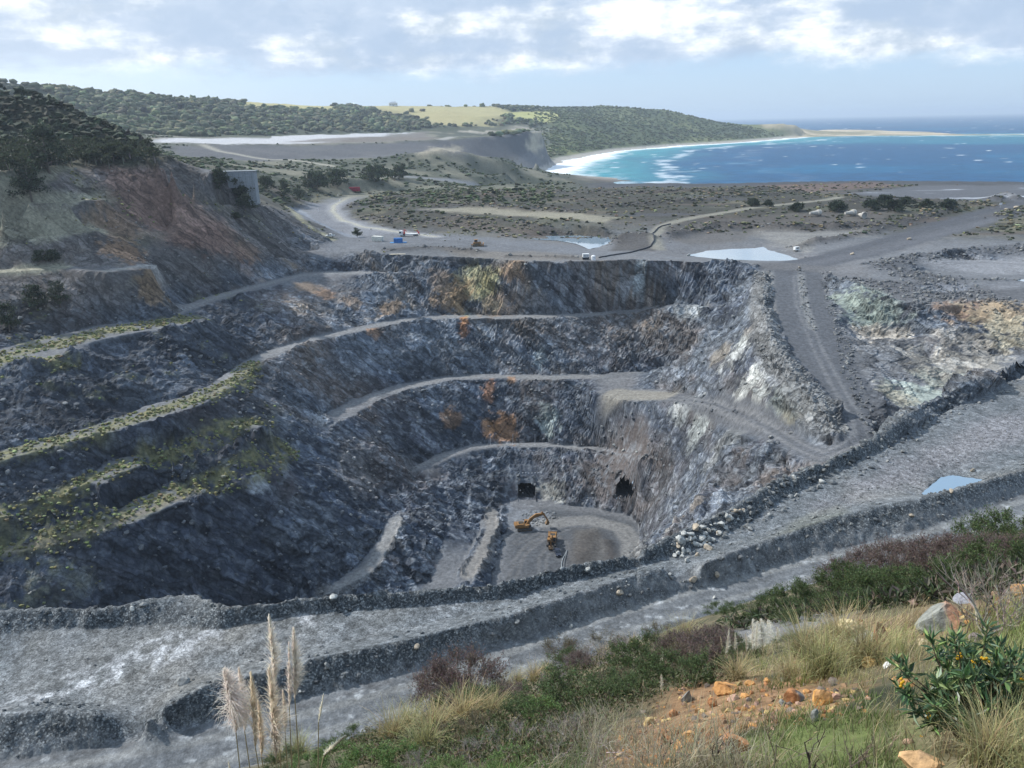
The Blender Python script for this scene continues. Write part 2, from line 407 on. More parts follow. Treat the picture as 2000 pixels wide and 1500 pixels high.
def seg_dist(P, x, y):
    d = np.full(x.shape, 1e12)
    for i in range(len(P) - 1):
        a, b = P[i], P[i+1]; e = b - a; L = max((e * e).sum(), 1e-9)
        t = np.clip(((x - a[0]) * e[0] + (y - a[1]) * e[1]) / L, 0, 1)
        d = np.minimum(d, (x - a[0] - t * e[0]) ** 2 + (y - a[1] - t * e[1]) ** 2)
    return np.sqrt(d)
def poly_sd(P, x, y):
    """signed distance to a polygon, positive inside"""
    Q = np.vstack([P, P[:1]]); d = seg_dist(Q, x, y); c = np.zeros(x.shape, bool)
    for i in range(len(P)):
        (x1, y1), (x2, y2) = Q[i], Q[i+1]
        if y1 != y2: c ^= ((y1 > y) != (y2 > y)) & (x < (x2 - x1) * (y - y1) / (y2 - y1) + x1)
    return np.where(c, d, -d)
# mesh rows and columns: fine where the pit is, coarser far away
def steps(segs):
    out = [segs[0][0]]
    for a, b, h in segs:
        n = max(1, int(round((b - a) / h))); out += list(a + (b - a) * np.arange(1, n + 1) / n)
    return np.array(out)
DEG = math.pi / 180
AZV = steps([(-56*DEG, -38*DEG, .006), (-38*DEG, 37*DEG, .0022), (37*DEG, 50*DEG, .006)])
LRV = steps([(math.log(42), math.log(55), .006), (math.log(55), math.log(135), .0034), (math.log(135), math.log(190), .005), (math.log(190), math.log(410), .0021), (math.log(410), math.log(950), .0034), (math.log(950), math.log(4300), .009), (math.log(4300), math.log(6800), .03)])
AA, LL = np.meshgrid(AZV, LRV)
RR = np.exp(LL)
TX, TY = RR * np.sin(AA), RR * np.cos(AA)
TZ = base_z(TX, TY)
print('terrain grid', TX.shape)
def grid_normals(X, Y, Z):
    P = np.stack([X, Y, Z], -1)
    du = np.gradient(P, axis=1); dv = np.gradient(P, axis=0)
    n = np.cross(du, dv); return n / np.maximum(np.linalg.norm(n, axis=-1, keepdims=True), 1e-9)
N0 = grid_normals(TX, TY, TZ)
slope = 1 - np.abs(N0[..., 2])                        # 0 flat .. 1 vertical
near_far = sstep(RR, 420, 520)
rocky = sstep(slope, 0.014, 0.085) * (1 - near_far) * sstep(RR, 120, 160)
_w = np.stack(at(np.array([1625,1640,1665,1700,1725,1800,1900,2000,2080,2080,2000,1900,1830,1760,1680.]), np.array([545,640,735,820,850,795,745,702,680,600,596,594,602,592,560.]), np.array([61,68,72,75,77,76,73,69.5,69,60,60,61,61,61,60.5]))[:2], -1)
_m = (TX > 60) & (RR > 150) & (RR < 420); _z = np.zeros(TX.shape); _z[_m] = sstep(poly_sd(_w, TX[_m], TY[_m]), 0, 6); rocky = np.maximum(rocky, _z * .9)
for _p, _D in PONDS[1:3]:
    _q = np.array(_p, float); _x, _y, _ = at(_q[:, 0], _q[:, 1], _D); _m = (RR > 300) & (RR < 520) & (TX > -20); rocky[_m] *= sstep(-poly_sd(np.stack([_x, _y], -1), TX[_m], TY[_m]), 14, 20)
_l1 = np.array([(1556,528,61.5),(1562,590,65),(1580,640,68),(1602,690,70.5),(1628,740,72.1),(1650,780,73.6),(1676,820,75),(1683,850,76),(1650,876,77),(1604,890,78),(1565,874,79.7),(1516,844,82),(1453,811,86.2),(1395,789,92),(1330,778,99),(1265,772,103.6),(1180,772,106.5)])
_x, _y, _ = at(_l1[:, 0], _l1[:, 1], _l1[:, 2]); LEG = np.stack([_x, _y], -1); _m = (RR > 150) & (RR < 350) & (TX > 20)
for _l in ([(-60,532,48.1),(0,529,48.1),(120,521,48.6),(210,529,50.1),(302,519,51.1)], [(-60,465,38.1),(0,461,38.1),(88,458,38.1),(192,448,38.1)], [(280,457,41),(350,438,41),(413,429,41.5),(490,422,43)], [(-60,403,26.1),(0,399,26.1),(105,392,26.1),(208,387,27.1)], [(-60,337,14),(0,334,14),(70,330,14),(122,322,13.5),(168,315,13)]):
    _q = np.array(_l); _x, _y, _ = at(_q[:, 0], _q[:, 1], _q[:, 2]); _m2 = (RR > 200) & (RR < 460) & (TX < -60); rocky[_m2] *= sstep(seg_dist(np.stack([_x, _y], -1), TX[_m2], TY[_m2]), 4.0, 9.0)
legd = np.full(TX.shape, 99.0); legd[_m] = seg_dist(LEG, TX[_m], TY[_m]); rocky *= sstep(legd, 2.8, 5.0)
for _px, _py in ((1029, 972), (1222, 972)):
    _x, _y, _ = at(_px, _py, FL); rocky *= .22 + .78 * sstep(np.hypot(TX - _x, (TY - _y) * .6), 3.5, 13)
steep = sstep(slope, 0.30, 0.6)
terr_rub = sstep(slope, 0.03, 0.16) * (1 - sstep(RR, 120, 165))     # windrows and bunds of the terrace
# foliated rock: noise drawn out along a dipping direction, with blocky ledges
wx = TX + 7 * fbm(TX, TY, TZ, 0.03, 3, 51); wz = TZ + 7 * fbm(TX, TY, TZ, 0.03, 3, 57)
def foli(k, st=.24):
    # along: lies in the bedding and dips to the right; across: over the layers
    al = (wx * 0.62 + TY * 0.35 - wz * 0.70); ac = (wx * 0.66 + wz * 0.70 + TY * .12); th = (TY * .9 - wx * .3)
    return al * st * k, ac * k, th * .5 * k
rid = fbm(*foli(0.10), 1.0, 3, 11, 0.55, True)
blk = fbm(*foli(0.30, .15), 1.0, 3, 23, 0.55, True)
chip = fbm(*foli(0.75, .4), 1.0, 2, 37, 0.6, True)
rough = fbm(TX, TY, TZ, 0.22, 4, 71, .62)
gully = fbm(TX, TY, TZ * .35, 0.055, 3, 91, .5, True)
patch = fbm(TX, TY, TZ, 0.028, 3, 83)                  # where the face is slabby, where it is scree
slab = .45 + .75 * sstep(patch, -.25, .3)
fac = np.floor(fbm(*foli(0.17, .20), 1.0, 2, 29, .5) * 5) / 5           # stepped slabs
fac2 = np.floor(fbm(*foli(0.5, .5), 1.0, 2, 31, .5) * 4) / 4
fac3 = np.floor(fbm(*foli(0.075, .24), 1.0, 2, 41, .5) * 4) / 4
calm = 1 - .55 * sstep(TZ, 16, 26) * (TX < -20)
disp = calm * rocky * (1 - .35 * steep) * (slab * (1.2 * rid + 0.9 * blk + 0.45 * chip + 2.6 * fac + .8 * fac2 + 3.2 * fac3) + .55 * rough + .6 * gully - .3)
disp += terr_rub * (0.34 * fbm(TX, TY, TZ, 0.9, 3, 5, .6) + 0.22 * fbm(TX, TY, TZ, .25, 2, 6))
flat_n = 0.18 * fbm(TX, TY, TZ * 0, 0.25, 3, 3) * (1 - rocky) * sstep(RR, 60, 130)
hum = fbm(TX, TY, TZ * 0, 0.035, 4, 8, .55)
hum = .6 * hum + .8 * fbm(TX * .35, TY, TZ * 0, 0.03, 3, 18, .55)
flat_n += near_far * 2.0 * hum * sstep(RR, 430, 560) * (1 - .8 * sstep(TX / RR, .18, .34))
flat_n += sstep(RR, 1150, 1500) * 5.0 * fbm(TX, TY, TZ * 0, 0.006, 3, 9) * sstep(TZ, 12, 30) * (1 - sstep(RR, 3300, 3600))
# spoil banks and heaps on the plateau
BANKS = (([(690,398),(760,388),(850,381),(960,385)], 57, 2.6, 6), ([(880,428),(1000,438),(1100,446),(1185,451)], 59, 3.2, 5), ([(1180,405),(1350,393),(1500,381),(1560,376)], 56.5, 2.6, 6), ([(980,375),(1200,377),(1400,373),(1500,367)], 56, 3.0, 7), ([(1640,397),(1750,391),(1870,396),(1940,403)], 57, 2.6, 5), ([(1690,442),(1780,427),(1870,405)], 58, 2.4, 5), ([(850,402),(1000,407),(1150,415)], 57, 2.4, 5), ([(1310,452),(1400,434),(1500,437),(1620,436),(1690,432)], 58, 3.2, 5), ([(1205,462),(1232,454),(1265,458)], 58, 2.5, 6), ([(720,425),(800,432),(880,438)], 59.5, 2.2, 5), ([(1600,470),(1650,462),(1700,455)], 60.5, 2.2, 4), ([(1560,478),(1590,470)], 61, 2.0, 4), ([(760,488),(850,484),(930,491)], 60.5, 1.8, 4), ([(1940,392),(1965,384),(1985,390)], 58.5, 3.5, 6), ([(1950,425),(2010,410),(2060,405)], 59, 3, 7), ([(990,500),(1060,500),(1120,503)], 60.5, 1.3, 3), ([(1135,1095),(1140,1070),(1150,1050)], 141, 2.2, 5), ([(1186,1062),(1193,1085),(1190,1110)], 141, 1.2, 2.0))
bankm = np.zeros(TX.shape)
for _p, _D, _h, _w in BANKS:
    _q = np.array(_p, float); _x, _y, _ = at(_q[:, 0], _q[:, 1], _D); _P = np.stack([_x, _y], -1); _m = (TY > _y.min() - 40) & (TY < _y.max() + 40) & (TX > _x.min() - 40) & (TX < _x.max() + 40)
    _d = seg_dist(_P, TX[_m], TY[_m]) + 2.2 * hum[_m]; _g = np.exp(-(np.maximum(_d, 0) / _w) ** 2); bankm[_m] = np.maximum(bankm[_m], _g); flat_n[_m] += _h * _g * (.75 + .5 * fbm(TX[_m], TY[_m], TX[_m] * 0, .08, 2, 77))
for _p, _D in PONDS:
    _q = np.array(_p, float); _x, _y, _ = at(_q[:, 0], _q[:, 1], _D); _m = (np.abs(RR - np.hypot(_x, _y).mean()) < 90) & (np.abs(TX - _x.mean()) < 80)
    _k = sstep(-poly_sd(np.stack([_x, _y], -1), TX[_m], TY[_m]), 1, 10); flat_n[_m] *= _k; disp[_m] *= _k
PX = TX + N0[..., 0] * disp
PY = TY + N0[..., 1] * disp
PZ = TZ + N0[..., 2] * disp + flat_n
# real height on the mesh for placing things (nearest row/column, bilinear)
def ground(x, y):
    x, y = np.asarray(x, float), np.asarray(y, float)
    az, lr = np.arctan2(x, y), np.log(np.hypot(x, y))
    j = np.clip(np.searchsorted(AZV, az) - 1, 0, len(AZV) - 2); i = np.clip(np.searchsorted(LRV, lr) - 1, 0, len(LRV) - 2)
    fu = np.clip((az - AZV[j]) / (AZV[j+1] - AZV[j]), 0, 1); fv = np.clip((lr - LRV[i]) / (LRV[i+1] - LRV[i]), 0, 1)
    return (PZ[i, j] * (1-fu) + PZ[i, j+1] * fu) * (1-fv) + (PZ[i+1, j] * (1-fu) + PZ[i+1, j+1] * fu) * fv
def grid_at(G, x, y):
    az, lr = np.arctan2(x, y), np.log(np.hypot(x, y))
    j = np.clip(np.searchsorted(AZV, az) - 1, 0, len(AZV) - 2); i = np.clip(np.searchsorted(LRV, lr) - 1, 0, len(LRV) - 2)
    return G[i, j]
def hit(px, py, t0=50.0):
    """where the sight line through a pixel of the photograph first meets the ground"""
    px, py = np.atleast_1d(px).astype(float), np.atleast_1d(py).astype(float)
    dx, dy, dz = ray(px, py)
    ts = t0 * np.exp(np.linspace(0, math.log(6000 / t0), 900))
    below = CAMZ + dz[:, None] * ts < base_z(dx[:, None] * ts, dy[:, None] * ts)
    k = np.where(below.any(1), below.argmax(1), 899)
    lo, hi = ts[np.maximum(k - 1, 0)], ts[k]
    for _ in range(12):
        md = .5 * (lo + hi); bl_ = CAMZ + dz * md < ground(dx * md, dy * md)
        hi = np.where(bl_, md, hi); lo = np.where(bl_, lo, md)
    return dx * hi, dy * hi, ground(dx * hi, dy * hi)
def hit1(px, py):
    x, y, z = hit([px], [py]); return float(x[0]), float(y[0]), float(z[0])
# ------------------------------------------------------------------ what the ground is made of (colour per vertex, in the world)
def wpoly(pts, closed=False):
    p = np.array(pts, float); x, y, z = hit(p[:, 0], p[:, 1]); return np.stack([x, y], -1)
def window(P, reach):
    """rows and columns of the ground grid that a patch can touch"""
    R = np.hypot(P[:, 0], P[:, 1]); A = np.arctan2(P[:, 0], P[:, 1]); m = reach / max(R.min() - reach, 20)
    i0, i1 = np.searchsorted(LRV, [math.log(max(R.min() - reach, 30)), math.log(R.max() + reach)]); j0, j1 = np.searchsorted(AZV, [A.min() - m, A.max() + m])
    return slice(max(i0 - 1, 0), i1 + 1), slice(max(j0 - 1, 0), j1 + 1)
layer = fbm(*foli(0.16, .11), 1.0, 4, 301, .6)
NZ_F = fbm(TX, TY, TZ, 0.5, 3, 201, .6)
NZ_M = fbm(TX, TY, TZ, 0.12, 3, 211, .6)
NZ_L = fbm(TX, TY, TZ, 0.03, 3, 221, .55)
class Mk:
    """a mask that lives on a window of the ground grid"""
    def __init__(s, sl, v): s.sl, s.v = sl, v
    def __mul__(s, o): return Mk(s.sl, s.v * (o[s.sl] if isinstance(o, np.ndarray) else o))
def zone(pts, soft, wob=None):
    wob = soft if wob is None else wob
    P = wpoly(pts); sl = window(P, soft + 2 * wob)
    return Mk(sl, sstep(poly_sd(P, TX[sl], TY[sl]) + wob * (NZ_M + .6 * NZ_F)[sl], -soft, soft))
def road(pts, w, soft=1.5, wob=1.0):
    P = wpoly(pts); sl = window(P, w + soft + 2 * wob)
    return Mk(sl, 1 - sstep(seg_dist(P, TX[sl], TY[sl]) + wob * (NZ_M + .5 * NZ_F)[sl], w / 2 - soft / 2, w / 2 + soft / 2))
def blob(px, py, r, sx=1, sz=1, wob=.9):
    x, y, z = hit1(px, py)
    sl = window(np.array([[x, y]]), 3.2 * r * max(sx, 1))
    d = np.sqrt(((TX[sl] - x) / sx) ** 2 + ((TY[sl] - y) / max(sx, 1)) ** 2 + ((TZ[sl] - z) / sz) ** 2)
    return Mk(sl, sstep(1 - d / r + wob * (.5 * NZ_M + .8 * NZ_F + .9 * layer + .3 * chip)[sl], 0.0, .45) * (d < 3 * r))
def grow(acc, mk):
    acc[mk.sl] = np.maximum(acc[mk.sl], mk.v)
C = np.zeros(TX.shape + (3,), np.float32)
def paint(mask, col, k=1.0):
    if isinstance(mask, Mk):
        C[mask.sl] = lerp3(C[mask.sl], col, np.clip(mask.v * k, 0, 1).astype(np.float32)); return
    sl = np.nonzero(mask.max(1) > 0)[0]
    if len(sl): C[sl[0]:sl[-1]+1] = lerp3(C[sl[0]:sl[-1]+1], col, np.clip(mask[sl[0]:sl[-1]+1] * k, 0, 1).astype(np.float32))
# --- pit rock: dark blue-grey, layered, with brown and pale bands
C[:] = (0.092, 0.108, 0.130)
paint(sstep(layer, -.02, .5), (0.145, 0.168, 0.196), .85)
paint(sstep(-layer, .0, .5), (0.042, 0.051, 0.068), .85)
band = fbm(*foli(0.05, .12), 1.0, 3, 311, .6)
paint(sstep(band, .12, .42), (0.125, 0.108, 0.098), .8)
paint(sstep(-band, .08, .40), (0.042, 0.052, 0.074), .8)
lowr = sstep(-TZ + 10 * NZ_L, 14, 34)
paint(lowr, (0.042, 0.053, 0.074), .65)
wash = fbm(TX, TY, TZ, 0.022, 4, 323, .6)
paint(sstep(wash + .35 * layer, -.05, .40), (0.125, 0.104, 0.092), .8)
uppr = sstep(TZ, -22, 4) * (TX / TY > -.36) * (TX / TY < .20)
paint(uppr * sstep(band + .6 * NZ_M, -.15, .35), (0.165, 0.134, 0.106), .75)
paint(uppr * sstep(layer + .5 * NZ_M, .25, .6), (0.24, 0.185, 0.125), .6)
paint(uppr * sstep(-layer, .1, .5), (0.065, 0.060, 0.062), .6)
paint(sstep(chip + .6 * NZ_F, .40, .85), (0.225, 0.245, 0.265), .55)
paint(sstep(-chip - .4 * rough, .20, .7), (0.030, 0.036, 0.048), .6)
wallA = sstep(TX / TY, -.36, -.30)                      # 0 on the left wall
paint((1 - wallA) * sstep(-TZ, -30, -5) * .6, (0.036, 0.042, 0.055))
# left flank above the pit: brown, weathered
up = sstep(TZ, 12, 24) * (1 - near_far) * (TX < -20) * sstep(RR, 170, 200)
paint(up, (0.105, 0.092, 0.082), .75)
paint(up * sstep(NZ_M, .1, .6), (0.17, 0.155, 0.135), .6)
paint(up * sstep(-layer + NZ_F * .4, .2, .7), (0.045, 0.045, 0.046), .7)
# --- flat ground of the pit: gravel
flat = 1 - sstep(slope, .012, .05)
pit = (1 - near_far) * sstep(RR, 120, 150)
paint(flat * pit, (0.135, 0.139, 0.145), .85)
paint(flat * pit * sstep(NZ_M + NZ_F * .5, 0, .8), (0.13, 0.132, 0.138), .6)
for pts, w in (([(808,914),(860,894),(916,875),(980,868),(1060,869),(1150,875)], 3.5), ([(626,828),(687,790),(760,765),(868,740),(955,735),(1077,737),(1163,734)], 4.5), ([(440,740),(480,716),(512,696),(600,665),(687,646),(773,628),(877,618),(990,620),(1120,616),(1185,612)], 4.5), ([(340,606),(440,575),(520,555),(587,538),(668,532),(745,534)], 4)):
    paint(road(pts, w * .9, 5.0, 2.4), (0.195, 0.195, 0.194), .9)
# coloured patches in the walls
for px, py, r, sx, sz, col in ((905,640,4.5,.5,2.2,(.36,.17,.08)), (905,625,3,.5,1.5,(.42,.22,.11)), (955,765,5,.8,2.2,(.30,.15,.08)), (985,830,5.5,1.2,1.3,(.27,.145,.07)), (955,835,3.5,1,1.3,(.33,.18,.09)),
        (880,820,4,1,1.3,(.20,.12,.07)), (1000,740,3,.6,1.5,(.24,.14,.08)), (730,650,3,1,1.2,(.26,.16,.10)), (600,560,5,1,1.4,(.19,.14,.10)), (640,575,5,.8,1.4,(.23,.15,.1)), (690,590,5,1,1.3,(.20,.15,.11)), (760,605,4,1.4,1,(.20,.14,.09)),
        (920,545,11,.8,1.5,(.33,.31,.17)), (955,565,8,.7,1.6,(.40,.36,.18)), (900,560,8,.7,1.4,(.24,.19,.11)), (880,575,8,1,1.2,(.22,.15,.09)), (1000,525,5,1,1.4,(.26,.17,.10)), (975,590,8,1.2,.9,(.20,.15,.11)), (850,540,6,1,1.4,(.19,.15,.12)),
        (300,560,7,.7,1.7,(.26,.18,.11)), (240,490,8,1,1.2,(.24,.15,.09)), (215,450,9,1.1,1.2,(.22,.15,.10)), (440,250,2,1,1,(.2,.2,.2)), (330,400,12,1.2,1,(.17,.115,.09)), (420,470,9,1.5,.8,(.17,.11,.085)), (480,490,6,1.5,.8,(.20,.13,.09)), (80,1050,3,.8,1.5,(.25,.19,.14)),
        (1067,828,5.5,.9,1.3,(.29,.33,.31)), (1055,700,4,.7,1.6,(.22,.25,.26)), (1350,610,4.5,1.6,.8,(.42,.44,.44)), (1250,545,6,.8,1.5,(.22,.25,.26)), (1220,560,5,.6,1.8,(.22,.23,.24)), (1330,800,6,1.2,1.2,(.28,.30,.30)), (1370,830,7,1.2,1.2,(.26,.28,.27)), (1330,790,4,1.5,.7,(.42,.43,.42)), (1080,960,5,1.2,1,(.24,.235,.21)),
        (1440,690,7,.8,1.5,(.46,.47,.45)), (1470,745,8,.7,1.6,(.50,.51,.48)), (1510,700,7,.7,1.7,(.48,.50,.50)), (1455,660,5,1,1.3,(.40,.42,.40)), (1585,785,5,.5,2.0,(.46,.45,.38)), (1545,800,5,.7,1.4,(.32,.30,.22)), (1540,770,7,1,1,(.22,.24,.22)), (1470,640,5,1,1,(.36,.33,.3)), (1410,690,5,.8,1.4,(.22,.2,.17)), (1480,780,5,1,1.3,(.44,.45,.42)),
        (1680,590,12,.8,1.4,(.27,.31,.26)), (1730,600,9,.8,1.3,(.24,.28,.25)), (1800,770,9,.9,1.3,(.40,.45,.40)), (1750,780,7,.8,1.2,(.38,.36,.28)), (1850,740,8,1,1,(.33,.34,.29)), (1700,640,3.5,3,.7,(.50,.45,.38)), (1750,643,3,3,.7,(.46,.42,.36)), (1900,600,9,1.2,1,(.25,.17,.12)), (1960,620,12,1,1.1,(.42,.33,.22)), (1980,650,9,1.3,.8,(.42,.38,.28)), (1870,700,6,2.4,.6,(.36,.34,.30)), (1870,660,5,2,.7,(.30,.28,.25)), (1980,730,4,1.5,.8,(.42,.34,.24)),
        (1370,1000,9,.7,1.6,(.24,.215,.19)), (1310,1040,5,.8,1.5,(.30,.29,.27)), (700,915,9,1.2,1.0,(.20,.19,.185)), (500,945,3,1,1,(.36,.38,.39)), (1420,870,9,1,1.2,(.22,.23,.23)), (30,275,6,2,1,(.30,.28,.24)), (95,262,3,.7,1.6,(.36,.34,.29)), (245,313,3,.6,1.3,(.34,.36,.36))):
    paint(blob(px, py, r * 1.05, sx, sz), tuple(q * (.82 if max(col) > .3 else 1) for q in col), .80)
# pit floor
paint(zone([(985,1145),(992,1090),(1000,1030),(1012,1000),(1060,992),(1170,1000),(1245,1020),(1262,1060),(1250,1115),(1120,1150)], 2.5), (0.070, 0.076, 0.084), .92)
for pts in ([(1010,1060),(1060,1030),(1130,1020),(1200,1030),(1235,1060),(1230,1105)], [(1000,1130),(1020,1080),(1060,1050),(1100,1020)], [(1040,1140),(1060,1090),(1090,1050)], [(1095,1140),(1110,1100),(1100,1060),(1060,1040)], [(1005,1100),(1040,1060),(1110,1030),(1190,1022)]):
    P = wpoly(pts); sl = window(P, 6); d_ = seg_dist(P, TX[sl], TY[sl]); paint(Mk(sl, 1 - sstep(np.abs(d_ - 1.2) + .3 * NZ_M[sl], .3, .9)), (0.115, 0.116, 0.118), .6)
paint(blob(1030, 1010, 9, 1.2, 1), (0.20, 0.215, 0.235), .6)
paint(zone([(1120,1035),(1165,1030),(1185,1070),(1190,1110),(1100,1110)], 1.5), (0.10, 0.098, 0.094), .85)
paint(road([(1060,1022),(1150,1016),(1215,1032),(1232,1060),(1222,1100)], 7, 2, .8), (0.20, 0.198, 0.19), .7)
paint(road([(960,1000),(962,1040),(940,1085),(915,1120)], 5, 2, .8), (0.20, 0.19, 0.175), .8)
paint(road([(778,1015),(755,1060),(725,1108),(680,1140),(630,1160)], 5, 2, .8), (0.20, 0.20, 0.195), .85)
# ramp, haul roads
RAMP = [(1556,528),(1562,590),(1580,640),(1602,690),(1628,740),(1650,780),(1676,820),(1683,850)]
LOWLEG = [(1660,880),(1610,890),(1520,852),(1460,812),(1390,785),(1300,770),(1200,769)]
paint(road(RAMP, 20, 3), (0.080, 0.085, 0.094), .97); paint(1 - sstep(legd + .6 * NZ_M, 2.6, 4.2), (0.085, 0.090, 0.099), .95); paint((1 - sstep(np.abs(legd - 1.4) + .4 * NZ_M, .3, .9)), (0.165, 0.168, 0.172), .5)
paint(road([(1300,772),(1250,772),(1200,770)], 10, 3), (0.23, 0.215, 0.18), .7)
RUBM = np.zeros(TX.shape)
for bd in (road([(1492,532),(1490,590),(1505,650),(1530,700),(1565,750),(1600,795),(1632,825)], 8, 3), road([(1563,528),(1566,560),(1573,600),(1588,642)], 3, 1.5, .4)):
    paint(bd, (0.16, 0.162, 0.162), .9); grow(RUBM, bd)
# terrace by the near edge
terr = 1 - sstep(RR, 120, 160) ; grow(terr, zone([(1300,1120),(1450,1030),(1560,965),(1640,915),(1720,880),(1800,825),(1900,775),(2080,690),(2080,900),(1900,960),(1600,1060)], 3))
tn = fbm(TX, TY, TZ * 0, .8, 4, 401, .68)
paint(terr, (0.108, 0.119, 0.127)); paint(terr * sstep(tn, .05, .5), (0.168, 0.180, 0.190), .8); paint(terr * sstep(-tn, .1, .5), (0.066, 0.075, 0.080), .8)
paint(terr * sstep(fbm(TX, TY, TZ * 0, .06, 3, 409), .1, .5), (0.155, 0.145, 0.125), .5)
for pts, w in (([(0,1388),(60,1370),(130,1345)], 3.0), ([(0,1415),(40,1405)], 3), ([(160,1330),(260,1290),(400,1235)], 4.5), ([(560,1212),(610,1205)], 2.2)):
    paint(road(pts, w, 2.2, 1.6) * sstep(tn + .5 * NZ_F, -.15, .25), (0.33, 0.34, 0.35), .7)
paint(zone([(1500,1050),(1560,1015),(1640,985),(1640,1000),(1560,1050)], 1.2), (0.12, 0.125, 0.105), .8)
paint(zone([(1600,990),(1760,900),(1900,830),(2080,760),(2080,850),(1900,890),(1720,960)], 3), (0.185, 0.180, 0.188), .7)
paint(terr_rub, (0.052, 0.060, 0.066), .9)
RUBM = np.maximum(RUBM, terr_rub)
HAUL = [(-40,1552),(0,1540),(300,1492),(640,1405),(830,1352),(1000,1293),(1200,1220),(1400,1160),(1600,1106),(1800,1060),(2000,993),(2060,975)]
hw = wpoly(HAUL); hd = np.full(TX.shape, 99.0); hs = window(hw, 12); hd[hs] = seg_dist(hw, TX[hs], TY[hs])
paint(1 - sstep(hd + .4 * NZ_M, 3.4, 4.6), (0.118, 0.126, 0.133)); paint((1 - sstep(np.abs(hd - 1.4) + .25 * NZ_M, .3, .7)), (0.175, 0.180, 0.178), .8)
paint((1 - sstep(np.abs(hd - 2.6) + .25 * NZ_M, .25, .5)) * sstep(tn, -.1, .2), (0.10, 0.102, 0.105), .7)
paint((1 - sstep(hd, 2.5, 3.5)) * sstep(fbm(TX * .6, TY, TZ * 0, 1.2, 3, 431, .6), .30, .5), (0.40, 0.42, 0.43), .55)
# --- olive growth on the benches of the left wall
lw = 1 - sstep(TX / TY, -.40, -.27)
olive = np.zeros(TX.shape)
for pts, w in (([(0,694),(120,672),(200,648),(300,634),(395,626)], 9), ([(0,704),(110,704)], 5), ([(0,892),(160,850),(300,806),(400,775),(470,740),(490,712)], 7), ([(0,1004),(120,972),(220,920),(300,895),(400,865),(500,825)], 6), ([(0,1076),(160,1030),(260,1000),(330,965),(420,940),(500,912),(560,880)], 7)):
    P = wpoly(pts); sl = window(P, 16); grow(olive, Mk(sl, 1 - sstep(seg_dist(P, TX[sl], TY[sl]) + (2.2 * NZ_M + 2 * NZ_F)[sl], w * .35, w * .8)))
oz = lw * pit * sstep(NZ_L + .8 * NZ_M + .5 * NZ_F, .35, .8) * sstep(TZ, -42, -20) * (1 - sstep(slope, .25, .5)) * .6
olive = np.maximum(olive, oz)
paint(olive * sstep(NZ_F + .7 * NZ_M, -.4, .2), (0.142, 0.138, 0.066), .92)
paint(olive * sstep(tn + .5 * NZ_F, .1, .5), (0.23, 0.205, 0.105), .6)
paint(road([(0,894),(120,864),(240,828),(330,800),(400,776),(450,748),(490,712)], 2.0, 2.5, .8), (0.20, 0.19, 0.13), .6)
paint(road([(0,1080),(120,1052),(200,1030),(320,985),(400,955)], 2.2, 2, .8), (0.19, 0.165, 0.125), .7)
gs = up * sstep(fbm(TX, TY, TZ, .05, 4, 441) , .08, .35) * sstep(flat + .6, .5, 1.3)
paint(up * sstep(NZ_L + .5 * NZ_M, .0, .5), (0.075, 0.075, 0.050), .55)
for pts in ([(0,530),(120,522)], [(0,461),(88,458),(192,449)], [(0,399),(105,392),(210,387)], [(0,335),(70,331),(122,323),(170,315)], [(120,306),(240,303)]):
    paint(road(pts, 6.5, 3, 1.6), (0.27, 0.255, 0.185), .85)
paint(road([(210,529),(305,519)], 4, 2.5, 1), (0.30, 0.29, 0.27), .9); paint(road([(280,456),(350,437),(413,428)], 4, 3, 1), (0.22, 0.185, 0.145), .8)
paint(zone([(175,315),(260,330),(420,420),(470,500),(330,475),(230,410)], 7), (0.170, 0.108, 0.086), .85)
paint(zone([(200,320),(250,340),(400,430),(360,440),(260,390)], 4), (0.21, 0.14, 0.112), .6)
paint(zone([(470,470),(540,440),(640,475),(640,490),(520,500)], 5), (0.085, 0.08, 0.078), .7)
# --- plateau behind the pit
pl = near_far
paint(pl, (0.043, 0.041, 0.033))
paint(pl * sstep(hum + .4 * NZ_L, -.05, .4), (0.070, 0.074, 0.050), .85)
ptc = fbm(TX, TY, TZ * 0, .06, 4, 507, .65)
paint(pl * sstep(fbm(TX, TY, TZ * 0, .02, 4, 501, .6) + .5 * ptc, .22, .5), (0.15, 0.138, 0.092), .65)
paint(pl * sstep(ptc, .15, .4), (0.048, 0.052, 0.040), .8)
paint(pl * sstep(fbm(TX * .4, TY, TZ * 0, .05, 4, 511, .6), .12, .42), (0.060, 0.061, 0.067), .8)
paint(pl * sstep(fbm(TX * .35, TY * 1.2, TZ * 0, .045, 4, 517, .6), .18, .42), (0.085, 0.067, 0.054), .75)
paint(zone([(560,470),(700,445),(850,455),(1000,470),(1040,470),(1060,478),(1130,484),(1190,490),(1180,506),(1000,503),(741,494),(600,488)], 8), (0.125, 0.132, 0.143), .9)
paint(zone([(740,480),(830,478),(920,486),(1000,500),(880,500),(760,494)], 5), (0.085, 0.09, 0.095), .7)
paint(zone([(870,490),(1060,492),(1165,500),(1160,508),(1000,508),(890,501)], 4), (0.15, 0.135, 0.115), .7)
paint(zone([(960,358),(1100,354),(1400,356),(1700,352),(2060,354),(2060,362),(1700,362),(1300,366),(960,368)], 8), (0.060, 0.063, 0.070), .9)
paint(zone([(1480,362),(1700,356),(1780,362),(1560,376)], 7), (0.115, 0.082, 0.070), .9)
paint(zone([(1650,378),(1800,362),(2060,360),(2060,392),(1880,392),(1700,384)], 8), (0.090, 0.095, 0.105), .95)
wet = sstep(fbm(TX * .35, TY, TZ * 0, .04, 3, 521), .22, .34)
paint(zone([(1660,380),(1780,368),(2040,368),(2060,388),(1900,388),(1720,384)], 6) * wet, (0.46, 0.49, 0.53), .9)
